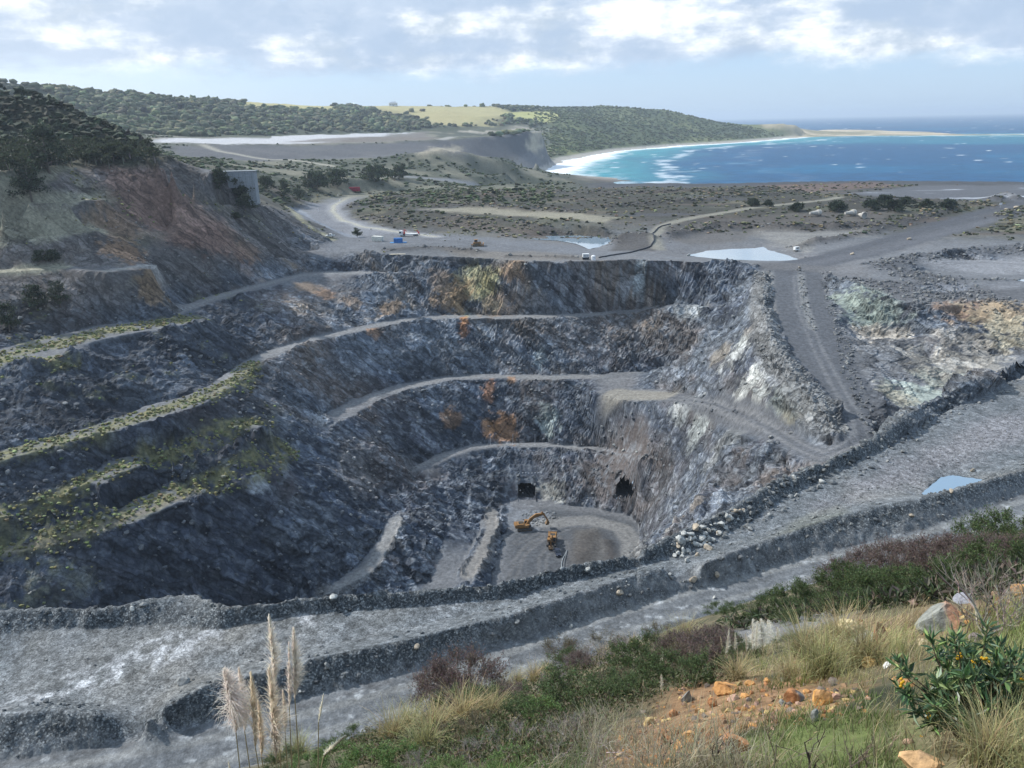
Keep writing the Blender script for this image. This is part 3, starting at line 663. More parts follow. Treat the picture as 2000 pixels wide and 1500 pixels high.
paint(zone([(1470,442),(1560,452),(1700,450),(1690,462),(1600,468),(1580,492),(1520,480),(1470,458)], 6), (0.20, 0.195, 0.18), .8)
paint(zone([(1310,470),(1400,447),(1480,455),(1450,470),(1350,480)], 5), (0.10, 0.095, 0.09), .8)
paint(zone([(1290,446),(1400,428),(1600,412),(1760,406),(1700,446),(1500,450),(1400,444),(1320,468)], 5), (0.088, 0.080, 0.072), .8)
paint(zone([(1195,490),(1205,466),(1235,452),(1265,456),(1282,490)], 3), (0.065, 0.062, 0.060), .9)
paint(road([(1285,485),(1275,460),(1290,442),(1330,430),(1480,404),(1600,392),(1640,385)], 7, 4), (0.22, 0.21, 0.17), .8)
paint(zone([(870,425),(1000,445),(1180,460),(1180,470),(1000,458),(870,442)], 6), (0.085, 0.068, 0.058), .8)
paint(zone([(960,405),(1100,415),(1200,425),(1180,435),(1000,422),(820,408)], 5), (0.27, 0.25, 0.19), .7)
paint(zone([(1690,515),(1760,500),(1860,486),(2060,476),(2060,490),(1900,500),(1780,520),(1900,545),(2000,548),(1800,556)], 6), (0.082, 0.085, 0.092), .95)
paint(zone([(1620,535),(1720,548),(1900,555),(2060,560),(2060,590),(1900,590),(1760,588)], 5), (0.088, 0.09, 0.096), .9)
paint(zone([(1790,508),(1900,502),(2060,505),(2060,530),(1950,535),(1850,528)], 5), (0.20, 0.205, 0.215), .9)
paint(zone([(1800,558),(1880,556),(1900,566),(1820,570)], 3), (0.17, 0.18, 0.20), .9)
paint(zone([(1900,555),(2060,548),(2060,562),(1950,565)], 4), (0.15, 0.155, 0.165), .9)
paint(road([(1545,524),(1620,505),(1700,486),(1800,458),(1900,428),(1990,402),(2060,388)], 24, 8, 2), (0.068, 0.072, 0.081), .95)
paint(road([(1560,520),(1700,492),(1820,460),(1930,432),(2060,410)], 10, 6, 2), (0.100, 0.104, 0.114), .8)
paint(road([(1500,516),(1600,525)], 14, 6), (0.105, 0.105, 0.108), .9)
SBEND = [(1010,363),(860,365),(780,369),(720,377),(672,390),(652,402),(650,414),(668,428),(710,442),(770,452),(850,462)]
paint(zone([(560,418),(600,395),(660,385),(720,370),(800,366),(760,378),(690,395),(672,408),(690,425),(760,445),(760,458),(690,462),(640,445),(600,428)], 5), (0.165, 0.172, 0.188), .85)
paint(road(SBEND, 10, 4), (0.23, 0.232, 0.235), .9); paint(road(SBEND, 3.2, 3, .5), (0.34, 0.325, 0.26), .9)
paint(road([(578,412),(610,428),(650,448),(694,463)], 9, 3), (0.20, 0.218, 0.245), .9)
paint(road([(560,405),(590,432),(625,456),(645,466)], 5, 4, 2), (0.30, 0.28, 0.18), .8)
paint(bankm * (RR < 900), (0.062, 0.056, 0.052), .75); paint(bankm * (RR < 900) * sstep(NZ_F + NZ_M, .1, .7), (0.115, 0.105, 0.095), .6)
for pts in ([(960,480),(900,474),(840,468),(760,458)], [(1060,490),(980,487),(900,480),(820,474),(740,470)], [(1120,497),(1020,494),(930,488)], [(880,470),(940,474),(1000,482),(1040,488)], [(1700,486),(1800,457),(1900,427),(1990,400)], [(1690,492),(1800,463),(1910,430)], [(1480,460),(1560,462),(1640,458)], [(1500,452),(1600,455),(1680,450)], [(1850,515),(1920,512),(2000,515)]):
    P = wpoly(pts); sl = window(P, 6); d_ = seg_dist(P, TX[sl], TY[sl]); paint(Mk(sl, 1 - sstep(np.abs(d_ - 1.3) + .3 * NZ_M[sl], .35, .9)), (0.085, 0.088, 0.094), .55)
# --- middle distance: scrubby dunes, tailings dam, woods, fields, shore
mid = sstep(RR, 640, 720) * (1 - sstep(TX / TY, .06, .12))
heath = fbm(TX, TY, TZ * 0, .03, 4, 601, .6)
paint(mid, (0.075, 0.082, 0.058), .9); paint(mid * sstep(heath, .02, .4), (0.20, 0.185, 0.135), .7); paint(mid * sstep(-heath, .05, .4), (0.042, 0.052, 0.036), .8)
paint(zone([(330,285),(500,283),(700,281),(850,274),(980,264),(1060,258),(1120,300),(1050,318),(1000,312),(900,304),(760,304),(600,311),(480,314),(340,304)], 14, 8), (0.086, 0.088, 0.096), .9)
paint(zone([(1000,312),(1120,300),(1100,322),(1040,330)], 8), (0.14, 0.14, 0.145), .8)
paint(zone([(1030,290),(1075,283),(1095,296),(1050,303)], 8), (0.42, 0.36, 0.26), .8)
paint(zone([(840,288),(900,286),(880,296),(820,302)], 8), (0.40, 0.35, 0.25), .6)
tail = sstep(RR, 1000, 1040) * (1 - sstep(TX / TY, -.05, .02)) * (TZ > 40)
paint(zone([(300,278),(500,281),(700,279),(850,272),(830,256),(700,262),(500,268),(310,270)], 14, 10), (0.16, 0.15, 0.135), .95)
paint(zone([(300,278),(420,280),(560,281),(660,277),(760,262),(820,255),(700,260),(560,266),(420,270),(305,272)], 12, 8), (0.44, 0.44, 0.45), .85)
paint(zone([(560,277),(700,277),(850,272),(830,258),(740,266),(640,271)], 14, 8), (0.13, 0.115, 0.10), .85)
paint(road([(860,272),(980,262),(1060,256),(1090,252)], 16, 10), (0.30, 0.29, 0.27), .8)
paint(zone([(900,252),(1010,245),(1040,250),(980,258),(900,258)], 12), (0.42, 0.37, 0.30), .7)
paint(road([(398,283),(430,296),(480,305),(560,312),(650,325)], 9, 6), (0.30, 0.28, 0.23), .9)
paint(road([(780,345),(850,350),(930,362)], 14, 8), (0.19, 0.195, 0.205), .8)
hill = sstep(RR, 1250, 1400) * (TZ > 45)
farw = sstep(RR, 1500, 1700)
grn = fbm(TX, TY, TZ * 0, .008, 4, 621, .6)
headl = farw * sstep(TX / TY, .03, .07)
paint(headl, (0.085, 0.105, 0.040), .95); paint(headl * sstep(grn, -.05, .35), (0.155, 0.165, 0.065), .8); paint(headl * sstep(-grn, .1, .4), (0.05, 0.065, 0.032), .8)
lefth = sstep(RR, 1180, 1350) * (1 - sstep(TX / TY, -.01, .03)) * (TZ > 62)
paint(lefth, (0.045, 0.055, 0.030), .9)
WOOD = sstep(RR, 1180, 1350) * (1 - sstep(TX / TY, .0, .06)) * (TZ > 58)
for pts in ([(440,193),(560,198),(660,203),(660,216),(560,213),(470,210)], [(700,207),(760,203),(830,208),(960,212),(900,218),(780,218)], [(800,222),(860,212),(960,216),(940,232),(900,246),(850,240)], [(880,218),(960,212),(990,220),(950,230)], [(990,220),(1080,219),(1098,228),(1060,237),(1010,228)], [(905,208),(970,212),(990,218),(930,215)]):
    mk = zone(pts, 18, 10); paint(mk, (0.38, 0.34, 0.15), .9); WOOD[mk.sl] *= 1 - mk.v
paint(zone([(820,230),(870,216),(920,222),(900,242),(850,240)], 20, 10), (0.30, 0.245, 0.12), .8)
mk = zone([(690,206),(760,202),(970,210),(1000,220),(960,248),(840,246),(800,228),(740,218)], 20, 14); paint(mk, (0.33, 0.29, 0.14), .8); WOOD[mk.sl] *= 1 - .93 * mk.v
mk = zone([(985,220),(1085,219),(1105,228),(1065,240),(1000,232)], 18, 10); paint(mk, (0.33, 0.33, 0.12), .9); WOOD[mk.sl] *= 1 - mk.v
mk = zone([(290,282),(500,284),(700,282),(860,275),(1000,262),(1080,250),(1000,244),(900,248),(830,252),(700,257),(500,263),(290,266)], 14, 8); WOOD[mk.sl] *= 1 - mk.v
shore = sstep(RR, 1050, 1200) * (1 - sstep(PZ, 3.0, 7.0)) * (TX > 20)
paint(shore, (0.36, 0.33, 0.29), .9)
paint(sstep(RR, 2900, 3100) * sstep(TX / TY, .33, .36), (0.48, 0.40, 0.28), .9); paint(sstep(RR, 2900, 3100) * sstep(TX / TY, .33, .36) * sstep(grn, .0, .3), (0.13, 0.13, 0.07), .7)
paint(zone([(1485,247),(1545,243),(1555,252),(1500,252)], 14), (0.44, 0.36, 0.24), .7)
# woods on the near left hill
woods_m = (TX < -60) * sstep(TZ + 3 * NZ_M, 60, 65) * (RR < 900) * (RR > 310)
paint(woods_m, (0.034, 0.037, 0.022), .96)
C *= (1 + .16 * NZ_F + .10 * NZ_M)[..., None]
C = np.clip(C, .012, .8)

def nodes_of(name):
    m = bpy.data.materials.new(name); m.use_nodes = True
    nt = m.node_tree; b = nt.nodes['Principled BSDF']; return m, nt, b
def ground_mat(name, rough=.95, s1=.9, s2=5.0, amp=.55, bump=.6, bdist=.25, speck=True):
    m, nt, b = nodes_of(name); N, L = nt.nodes.new, nt.links.new
    a = N('ShaderNodeAttribute'); a.attribute_name = 'Col'
    g = N('ShaderNodeNewGeometry')
    n1 = N('ShaderNodeTexNoise'); n1.inputs['Scale'].default_value = s1; n1.inputs['Detail'].default_value = 8; n1.inputs['Roughness'].default_value = .68
    L(g.outputs['Position'], n1.inputs['Vector'])
    r1 = N('ShaderNodeMapRange'); r1.inputs[1].default_value = .25; r1.inputs[2].default_value = .75; r1.inputs[3].default_value = 1 - amp; r1.inputs[4].default_value = 1 + amp
    L(n1.outputs[0], r1.inputs[0])
    mul = N('ShaderNodeVectorMath'); mul.operation = 'SCALE'
    L(a.outputs['Color'], mul.inputs[0]); L(r1.outputs[0], mul.inputs['Scale'])
    colr = mul.outputs[0]
    if speck:
        rb = N('ShaderNodeAttribute'); rb.attribute_name = 'rub'
        v = N('ShaderNodeTexVoronoi'); v.inputs['Scale'].default_value = s2 * 1.3; L(g.outputs['Position'], v.inputs['Vector'])
        sp_ = N('ShaderNodeSeparateColor'); L(v.outputs['Color'], sp_.inputs[0])
        th = N('ShaderNodeMapRange'); th.inputs[1].default_value = .62; th.inputs[2].default_value = .95; L(sp_.outputs[0], th.inputs[0])
        k = N('ShaderNodeMath'); k.operation = 'MULTIPLY'; L(th.outputs[0], k.inputs[0]); L(rb.outputs['Fac'], k.inputs[1])
        mx = N('ShaderNodeMix'); mx.data_type = 'RGBA'; L(k.outputs[0], mx.inputs[0]); L(colr, mx.inputs[6]); mx.inputs[7].default_value = (.20, .21, .21, 1)
        colr = mx.outputs[2]
        gv = N('ShaderNodeAttribute'); gv.attribute_name = 'grav'; gt = None
        for sc_, lo, hi in ((2.6, .72, 1.34), (7.5, .6, 1.5)):
            v = N('ShaderNodeTexVoronoi'); v.inputs['Scale'].default_value = sc_; L(g.outputs['Position'], v.inputs['Vector']); sg = N('ShaderNodeSeparateColor'); L(v.outputs['Color'], sg.inputs[0])
            mr = N('ShaderNodeMapRange'); mr.inputs[3].default_value = lo; mr.inputs[4].default_value = hi; L(sg.outputs[2], mr.inputs[0])
            if gt is None: gt = mr.outputs[0]
            else:
                ml = N('ShaderNodeMath'); ml.operation = 'MULTIPLY'; L(gt, ml.inputs[0]); L(mr.outputs[0], ml.inputs[1]); gt = ml.outputs[0]
        gm = N('ShaderNodeMix'); gm.data_type = 'FLOAT'; L(gv.outputs['Fac'], gm.inputs[0]); gm.inputs[2].default_value = 1.0; L(gt, gm.inputs[3])
        g2 = N('ShaderNodeVectorMath'); g2.operation = 'SCALE'; L(colr, g2.inputs[0]); L(gm.outputs[0], g2.inputs['Scale']); colr = g2.outputs[0]
    hgt = n1.outputs[0]
    if speck:
        ra = N('ShaderNodeAttribute'); ra.attribute_name = 'rock'
        cm = N('ShaderNodeCombineXYZ')
        for i, d in enumerate(((.62 * .17, .35 * .17, -.70 * .17), (.66, .12, .70), (-.2, .6, 0))):
            dp = N('ShaderNodeVectorMath'); dp.operation = 'DOT_PRODUCT'; L(g.outputs['Position'], dp.inputs[0]); dp.inputs[1].default_value = d; L(dp.outputs['Value'], cm.inputs[i])
        wn_ = N('ShaderNodeTexNoise'); wn_.inputs['Scale'].default_value = .12; wn_.inputs['Detail'].default_value = 3; L(g.outputs['Position'], wn_.inputs['Vector'])
        ws = N('ShaderNodeVectorMath'); ws.operation = 'SCALE'; L(wn_.outputs['Color'], ws.inputs[0]); ws.inputs['Scale'].default_value = 5.0
        wa = N('ShaderNodeVectorMath'); L(cm.outputs[0], wa.inputs[0]); L(ws.outputs[0], wa.inputs[1])
        tone = None; hs_ = []
        for sc_, lo, hi in ((.20, .62, 1.45), (.60, .74, 1.32)):
            v = N('ShaderNodeTexVoronoi'); v.inputs['Scale'].default_value = sc_; v.inputs['Randomness'].default_value = 1; L(wa.outputs[0], v.inputs['Vector'])
            sp2 = N('ShaderNodeSeparateColor'); L(v.outputs['Color'], sp2.inputs[0])
            mr = N('ShaderNodeMapRange'); mr.inputs[3].default_value = lo; mr.inputs[4].default_value = hi; L(sp2.outputs[1], mr.inputs[0])
            ml = N('ShaderNodeMath'); ml.operation = 'MULTIPLY'; L(mr.outputs[0], ml.inputs[0])
            if tone is None: ml.inputs[1].default_value = 1.0
            else: L(tone, ml.inputs[1])
            tone = ml.outputs[0]; hs_.append((v.outputs['Distance'], sp2.outputs[0]))
            vd = N('ShaderNodeTexVoronoi'); vd.feature = 'DISTANCE_TO_EDGE'; vd.inputs['Scale'].default_value = sc_; L(wa.outputs[0], vd.inputs['Vector'])
            er = N('ShaderNodeMapRange'); er.inputs[1].default_value = .0; er.inputs[2].default_value = .10; er.inputs[3].default_value = .55; er.inputs[4].default_value = 1.0; L(vd.outputs['Distance'], er.inputs[0])
            ml = N('ShaderNodeMath'); ml.operation = 'MULTIPLY'; L(tone, ml.inputs[0]); L(er.outputs[0], ml.inputs[1]); tone = ml.outputs[0]
        tm = N('ShaderNodeMix'); tm.data_type = 'FLOAT'; L(ra.outputs['Fac'], tm.inputs[0]); tm.inputs[2].default_value = 1.0; L(tone, tm.inputs[3])
        m2 = N('ShaderNodeVectorMath'); m2.operation = 'SCALE'; L(colr, m2.inputs[0]); L(tm.outputs[0], m2.inputs['Scale']); colr = m2.outputs[0]
        ha = N('ShaderNodeMath'); ha.operation = 'MULTIPLY_ADD'; L(hs_[0][1], ha.inputs[0]); ha.inputs[1].default_value = 2.4; L(hs_[1][1], ha.inputs[2])
        hm_ = N('ShaderNodeMath'); hm_.operation = 'MULTIPLY'; L(ha.outputs[0], hm_.inputs[0]); L(ra.outputs['Fac'], hm_.inputs[1])
        h2 = N('ShaderNodeMath'); h2.operation = 'MULTIPLY_ADD'; L(n1.outputs[0], h2.inputs[0]); h2.inputs[1].default_value = 1.6; L(hm_.outputs[0], h2.inputs[2]); hgt = h2.outputs[0]
    L(colr, b.inputs['Base Color'])
    b.inputs['Roughness'].default_value = rough; b.inputs['Specular IOR Level'].default_value = .25
    bp = N('ShaderNodeBump'); bp.inputs['Strength'].default_value = bump; bp.inputs['Distance'].default_value = bdist
    L(hgt, bp.inputs['Height']); L(bp.outputs[0], b.inputs['Normal'])
    return m
M_GROUND = ground_mat('ground_rock_and_gravel')
nr, na = PX.shape
vid = np.arange(nr * na).reshape(nr, na)
quads = np.stack([vid[:-1, :-1], vid[:-1, 1:], vid[1:, 1:], vid[1:, :-1]], -1).reshape(-1, 4)
# openings of the underground drives are cut out of the wall
OPEN = [[(1013,973),(1013,946),(1018,943),(1042,943),(1046,947),(1044,973)], [(1204,972),(1205,945),(1212,934),(1219,930),(1228,938),(1236,950),(1240,972)]]
qc = np.stack([PX, PY, PZ], -1).reshape(-1, 3)[quads].mean(1)
qx, qy = to_px(qc[:, 0], qc[:, 1], qc[:, 2])
keep = np.ones(len(quads), bool)
for P in OPEN:
    P = np.array(P, float); box = (qx > P[:, 0].min()) & (qx < P[:, 0].max()) & (qy > P[:, 1].min()) & (qy < P[:, 1].max()) & (qc[:, 1] > 240) & (qc[:, 1] < 340) & (qc[:, 2] < -25)
    bi = np.nonzero(box)[0]; keep[bi[poly_sd(P, qx[bi], qy[bi]) > 0]] = False
quads = quads[keep]
# leave out sea bed that nothing shows
qz = PZ.ravel()[quads]; quads = quads[~((qz.max(1) < -2.5) & (RR.ravel()[quads[:, 0]] > 600))]
RKA = np.clip(rocky * (1 - .8 * olive) + .5 * up * pit, 0, 1)
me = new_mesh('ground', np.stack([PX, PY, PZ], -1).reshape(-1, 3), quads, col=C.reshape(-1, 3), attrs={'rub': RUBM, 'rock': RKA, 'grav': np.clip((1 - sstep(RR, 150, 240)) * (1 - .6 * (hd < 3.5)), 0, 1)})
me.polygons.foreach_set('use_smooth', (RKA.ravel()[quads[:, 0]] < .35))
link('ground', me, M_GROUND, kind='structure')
print('ground quads', len(quads))

# ------------------------------------------------------------------ sea
SAZ = steps([(-60*DEG, -5*DEG, .03), (-5*DEG, 40*DEG, .0034), (40*DEG, 60*DEG, .02)])
SLR = steps([(math.log(760), math.log(4600), .008), (math.log(4600), math.log(60000), .02)])
SA, SL = np.meshgrid(SAZ, SLR); SRR = np.exp(SL); SX, SY = SRR * np.sin(SA), SRR * np.cos(SA)
sw = fbm(SX, SY, SX * 0, .004, 4, 701, .6); sw2 = fbm(SX * 1.0, SY * .45, SX * 0, .02, 4, 711, .62)
depth = -base_z(SX, SY)
SC = np.zeros(SX.shape + (3,), np.float32); SC[:] = (0.006, 0.066, 0.150)
SC = lerp3(SC, (0.006, 0.092, 0.185), sstep(sw + .3 * sw2, -.1, .5))
SC = lerp3(SC, (0.02, 0.20, 0.24), sstep(SRR + 420 * sw, 2200, 2900) * (1 - sstep(SRR, 3000, 3900)) * .45)
shd = seg_dist(np.stack([*at(np.array([1025,1050,1075,1100,1200,1320,1450,1590,1700,1850,2000,2080.]), np.array([352,338,325,313,294,284,277,264,264,264,263,263.]), 78)[:2]], -1), SX, SY)
SC = lerp3(SC, (0.05, 0.27, 0.29), (1 - sstep(shd + 90 * sw2, 60, 300)) * .75)
wavy = fbm(shd * .8 + SX * .12, SX * .25, SX * 0, .02, 4, 731, .6)
lac = fbm(SX, SY, SX * 0, .035, 4, 733, .7)
roll = sstep(np.sin((shd + 45 * sw2 + 30 * sw) / 26.0) + .9 * lac, .75, 1.15)
foam = (1 - sstep(shd + 60 * lac + 30 * sw, 20, 95)) + (1 - sstep(shd + 70 * sw, 90, 430)) * roll * .6 + (1 - sstep(SX + 160 * lac, 90, 240)) * (SRR < 1700) * sstep(lac + .4 * sw2, -.05, .3) * .8
caps = sstep(fbm(SX * .45, SY * .9, SX * 0, .06, 3, 741, .7), .50, .62) * sstep(SRR, 1150, 1500) * (1 - .6 * sstep(SRR, 6000, 14000)) * .9
foam = np.clip(foam + caps, 0, 1)
SC = lerp3(SC, (0.78, 0.81, 0.82), foam.astype(np.float32))
snr, sna = SX.shape; sv = np.arange(snr * sna).reshape(snr, sna)
sq = np.stack([sv[:-1, :-1], sv[:-1, 1:], sv[1:, 1:], sv[1:, :-1]], -1).reshape(-1, 4)
SZ = .35 * sw2 * (1 - sstep(SRR, 3000, 6000)) + .5 * foam * (shd < 500) * sw2
me = new_mesh('sea', np.stack([SX, SY, SZ], -1).reshape(-1, 3), sq, col=SC.reshape(-1, 3))
M_SEA, nt, b = nodes_of('sea_water')
a = nt.nodes.new('ShaderNodeAttribute'); a.attribute_name = 'Col'
g = nt.nodes.new('ShaderNodeNewGeometry')
mp = nt.nodes.new('ShaderNodeMapping'); mp.inputs['Scale'].default_value = (.6, 1.3, 1); nt.links.new(g.outputs['Position'], mp.inputs[0])
n = nt.nodes.new('ShaderNodeTexNoise'); n.inputs['Scale'].default_value = .05; n.inputs['Detail'].default_value = 9; n.inputs['Roughness'].default_value = .7
nt.links.new(mp.outputs[0], n.inputs['Vector'])
r1 = nt.nodes.new('ShaderNodeMapRange'); r1.inputs[1].default_value = .3; r1.inputs[2].default_value = .7; r1.inputs[3].default_value = .6; r1.inputs[4].default_value = 1.4; nt.links.new(n.outputs[0], r1.inputs[0])
mul = nt.nodes.new('ShaderNodeVectorMath'); mul.operation = 'SCALE'; nt.links.new(a.outputs['Color'], mul.inputs[0]); nt.links.new(r1.outputs[0], mul.inputs['Scale'])
nt.links.new(mul.outputs[0], b.inputs['Base Color'])
b.inputs['Roughness'].default_value = .55; b.inputs['Specular IOR Level'].default_value = .22
bp = nt.nodes.new('ShaderNodeBump'); bp.inputs['Strength'].default_value = .8; bp.inputs['Distance'].default_value = 3.0
nt.links.new(n.outputs[0], bp.inputs['Height']); nt.links.new(bp.outputs[0], b.inputs['Normal'])
link('sea', me, M_SEA, kind='structure')
# ------------------------------------------------------------------ mesh builders
class Buf:
    def __init__(s): s.v, s.t, s.c, s.n = [], [], [], 0
    def add(s, v, t, c):
        v = np.asarray(v, np.float32); c = np.asarray(c, np.float32)
        if c.ndim == 1: c = np.broadcast_to(c, v.shape)
        s.v.append(v); s.t.append(np.asarray(t) + s.n); s.c.append(c); s.n += len(v)
    def arrays(s): return np.concatenate(s.v), np.concatenate(s.t), np.concatenate(s.c)
    def mesh(s, name, smooth=False):
        v, t, c = s.arrays(); return new_mesh(name, v, tris=t, smooth=smooth, col=c)
def blades(n, base, head, length, lean, curl, width, c0, c1, k=4, rng=RNG):
    """n curved grass blades; head = compass heading, lean = tilt from upright, curl = extra tilt to the tip"""
    s = np.linspace(0, 1, k)[None, :]
    ang = lean[:, None] + curl[:, None] * s
    step = length[:, None] / (k - 1)
    hx = np.concatenate([np.zeros((n, 1)), np.cumsum(np.sin(ang[:, :-1]) * step, 1)], 1); hz = np.concatenate([np.zeros((n, 1)), np.cumsum(np.cos(ang[:, :-1]) * step, 1)], 1)
    ch, sh = np.cos(head)[:, None], np.sin(head)[:, None]
    P = np.stack([base[:, 0:1] + hx * ch, base[:, 1:2] + hx * sh, base[:, 2:3] + hz], -1)
    w = (width[:, None] * (1 - .92 * s ** 1.5))[..., None] * .5
    a = head + np.pi / 2 + rng.uniform(-.9, .9, n); side = np.stack([np.cos(a), np.sin(a), np.zeros(n)], -1)[:, None, :]
    V = np.stack([P - side * w, P + side * w], 2).reshape(-1, 3)
    o = (np.arange(n) * 2 * k)[:, None]; i = (np.arange(k - 1) * 2)[None, :]
    q = o + i
    T = np.stack([q, q + 1, q + 3, q, q + 3, q + 2], -1).reshape(-1, 3)
    Cc = (c0[:, None, :] * (1 - s[..., None]) + c1[:, None, :] * s[..., None]); Cc = np.repeat(Cc[:, :, None, :], 2, 2).reshape(-1, 3)
    return V, T, Cc
def leaves(pos, dirs, length, width, cols, rng=RNG, fold=.18):
    n = len(pos); d = dirs / np.maximum(np.linalg.norm(dirs, axis=1, keepdims=True), 1e-6)
    r = rng.normal(size=(n, 3)); sd = np.cross(d, r); sd /= np.maximum(np.linalg.norm(sd, axis=1, keepdims=True), 1e-6)
    up = np.cross(sd, d)
    L, W = length[:, None], width[:, None]
    V = np.stack([pos, pos + d * L * .5 + sd * W * .5 + up * W * fold, pos + d * L - up * L * .12, pos + d * L * .5 - sd * W * .5 + up * W * fold], 1).reshape(-1, 3)
    o = np.arange(n)[:, None] * 4
    T = np.concatenate([o + np.array([[0, 1, 2]]), o + np.array([[0, 2, 3]])], 0)
    return V, T, np.repeat(cols, 4, 0)
def tube(pts, rad, sides=4):
    pts = np.asarray(pts, float); rad = np.broadcast_to(np.asarray(rad, float), (len(pts),))
    tg = np.gradient(pts, axis=0); tg /= np.maximum(np.linalg.norm(tg, axis=1, keepdims=True), 1e-9)
    ref = np.array([0, 0, 1.0]) if abs(tg[0, 2]) < .9 else np.array([1.0, 0, 0])
    u = np.cross(tg, ref); u /= np.maximum(np.linalg.norm(u, axis=1, keepdims=True), 1e-9); w = np.cross(tg, u)
    a = np.arange(sides) / sides * 2 * np.pi
    V = (pts[:, None, :] + rad[:, None, None] * (np.cos(a)[None, :, None] * u[:, None, :] + np.sin(a)[None, :, None] * w[:, None, :])).reshape(-1, 3)
    T = []
    for i in range(len(pts) - 1):
        for j in range(sides):
            p, q = i * sides + j, i * sides + (j + 1) % sides
            T += [(p, q, q + sides), (p, q + sides, p + sides)]
    for j in range(1, sides - 1):
        T.append((0, j + 1, j)); e = (len(pts) - 1) * sides; T.append((e, e + j, e + j + 1))
    return V, np.array(T)
def ico(sub=1):
    bm = bmesh.new(); bmesh.ops.create_icosphere(bm, subdivisions=sub, radius=1)
    v = np.array([x.co[:] for x in bm.verts]); t = np.array([[q.index for q in f.verts] for f in bm.faces]); bm.free()
    return v, t
ICO1, ICO2 = ico(1), ico(2)
def rock_shape(seed, sub=1, rough=.28, flat=.75):
    r = np.random.default_rng(seed); v, t = (ICO1 if sub == 1 else ICO2 if sub == 2 else ico(3)); v = v.copy()
    # planar cuts make angular blocks
    for _ in range(9 if sub > 1 else 6):
        n = r.normal(size=3); n /= np.linalg.norm(n); d = r.uniform(.45, .85); k = v @ n
        v = np.where((k > d)[:, None], v - (k - d)[:, None] * n, v)
    v *= r.uniform(1 - rough, 1 + rough, 3) * np.array([1.15, 1, flat])
    v += r.normal(size=v.shape) * (.05 if sub == 1 else .022)
    return v, t
ROCKS = [rock_shape(100 + i) for i in range(10)]
def rot_z(v, a):
    c, s = np.cos(a), np.sin(a); return np.stack([v[..., 0] * c - v[..., 1] * s, v[..., 0] * s + v[..., 1] * c, v[..., 2]], -1)
def scatter(templates, pos, size, cols, rng, tilt=.5, zs=None):
    """merge many small copies into one set of arrays"""
    buf = Buf(); pick = rng.integers(0, len(templates), len(pos)); ang = rng.uniform(0, 6.283, len(pos))
    for k, (v, t) in enumerate(templates):
        m = pick == k; n = int(m.sum())
        if not n: continue
        V = rot_z(v[None, :, :].repeat(n, 0), ang[m][:, None]) * size[m][:, None, None]
        if zs is not None: V[..., 2] *= zs[m][:, None]
        if tilt: 
            a = rng.uniform(-tilt, tilt, n)[:, None]; y, z = V[..., 1].copy(), V[..., 2].copy(); V[..., 1] = y * np.cos(a) - z * np.sin(a); V[..., 2] = y * np.sin(a) + z * np.cos(a)
        V = V + pos[m][:, None, :]
        T = (t[None] + (np.arange(n) * len(v))[:, None, None]).reshape(-1, 3)
        buf.add(V.reshape(-1, 3), T, np.repeat(cols[m], len(v), 0))
    return buf
def attr_mat(name, rough=.9, spec=.2, trans=0.0, noise=0.0, nscale=20, bump=0.0):
    m, nt, b = nodes_of(name); N, L = nt.nodes.new, nt.links.new
    a = N('ShaderNodeAttribute'); a.attribute_name = 'Col'; col = a.outputs['Color']
    if noise:
        tcn = N('ShaderNodeTexCoord'); n = N('ShaderNodeTexNoise'); n.inputs['Scale'].default_value = nscale; n.inputs['Detail'].default_value = 6; n.inputs['Roughness'].default_value = .65; L(tcn.outputs['Object'], n.inputs['Vector'])
        r = N('ShaderNodeMapRange'); r.inputs[1].default_value = .3; r.inputs[2].default_value = .7; r.inputs[3].default_value = 1 - noise; r.inputs[4].default_value = 1 + noise; L(n.outputs[0], r.inputs[0])
        mu = N('ShaderNodeVectorMath'); mu.operation = 'SCALE'; L(col, mu.inputs[0]); L(r.outputs[0], mu.inputs['Scale']); col = mu.outputs[0]
        if bump:
            bp = N('ShaderNodeBump'); bp.inputs['Strength'].default_value = bump; bp.inputs['Distance'].default_value = .05; L(n.outputs[0], bp.inputs['Height']); L(bp.outputs[0], b.inputs['Normal'])
    L(col, b.inputs['Base Color']); b.inputs['Roughness'].default_value = rough; b.inputs['Specular IOR Level'].default_value = spec
    if trans:
        out = nt.nodes['Material Output']; tr = N('ShaderNodeBsdfTranslucent'); L(col, tr.inputs['Color']); mx = N('ShaderNodeMixShader'); mx.inputs[0].default_value = trans
        L(b.outputs[0], mx.inputs[1]); L(tr.outputs[0], mx.inputs[2]); L(mx.outputs[0], out.inputs['Surface'])
    return m
M_ROCK = attr_mat('loose_rock', .9, .25, 0, .45, 2.2, .5)
M_STONE = attr_mat('foreground_stone', .88, .25, 0, .42, 9, .6)
M_LEAF = attr_mat('leaf', .6, .3, .3)
M_GRASS = attr_mat('dry_grass', .75, .2, .35)
M_BARK = attr_mat('bark_and_twig', .9, .2, 0, .3, 30)
M_CROWN = attr_mat('tree_crown', .85, .15, 0, .5, 1.4, .4)
def jit(col, n, rng, a=.18, hue=.08):
    c = np.asarray(col, float)[None] * (1 + rng.normal(size=(n, 1)) * a) * (1 + rng.normal(size=(n, 3)) * hue); return np.clip(c, .008, .9)
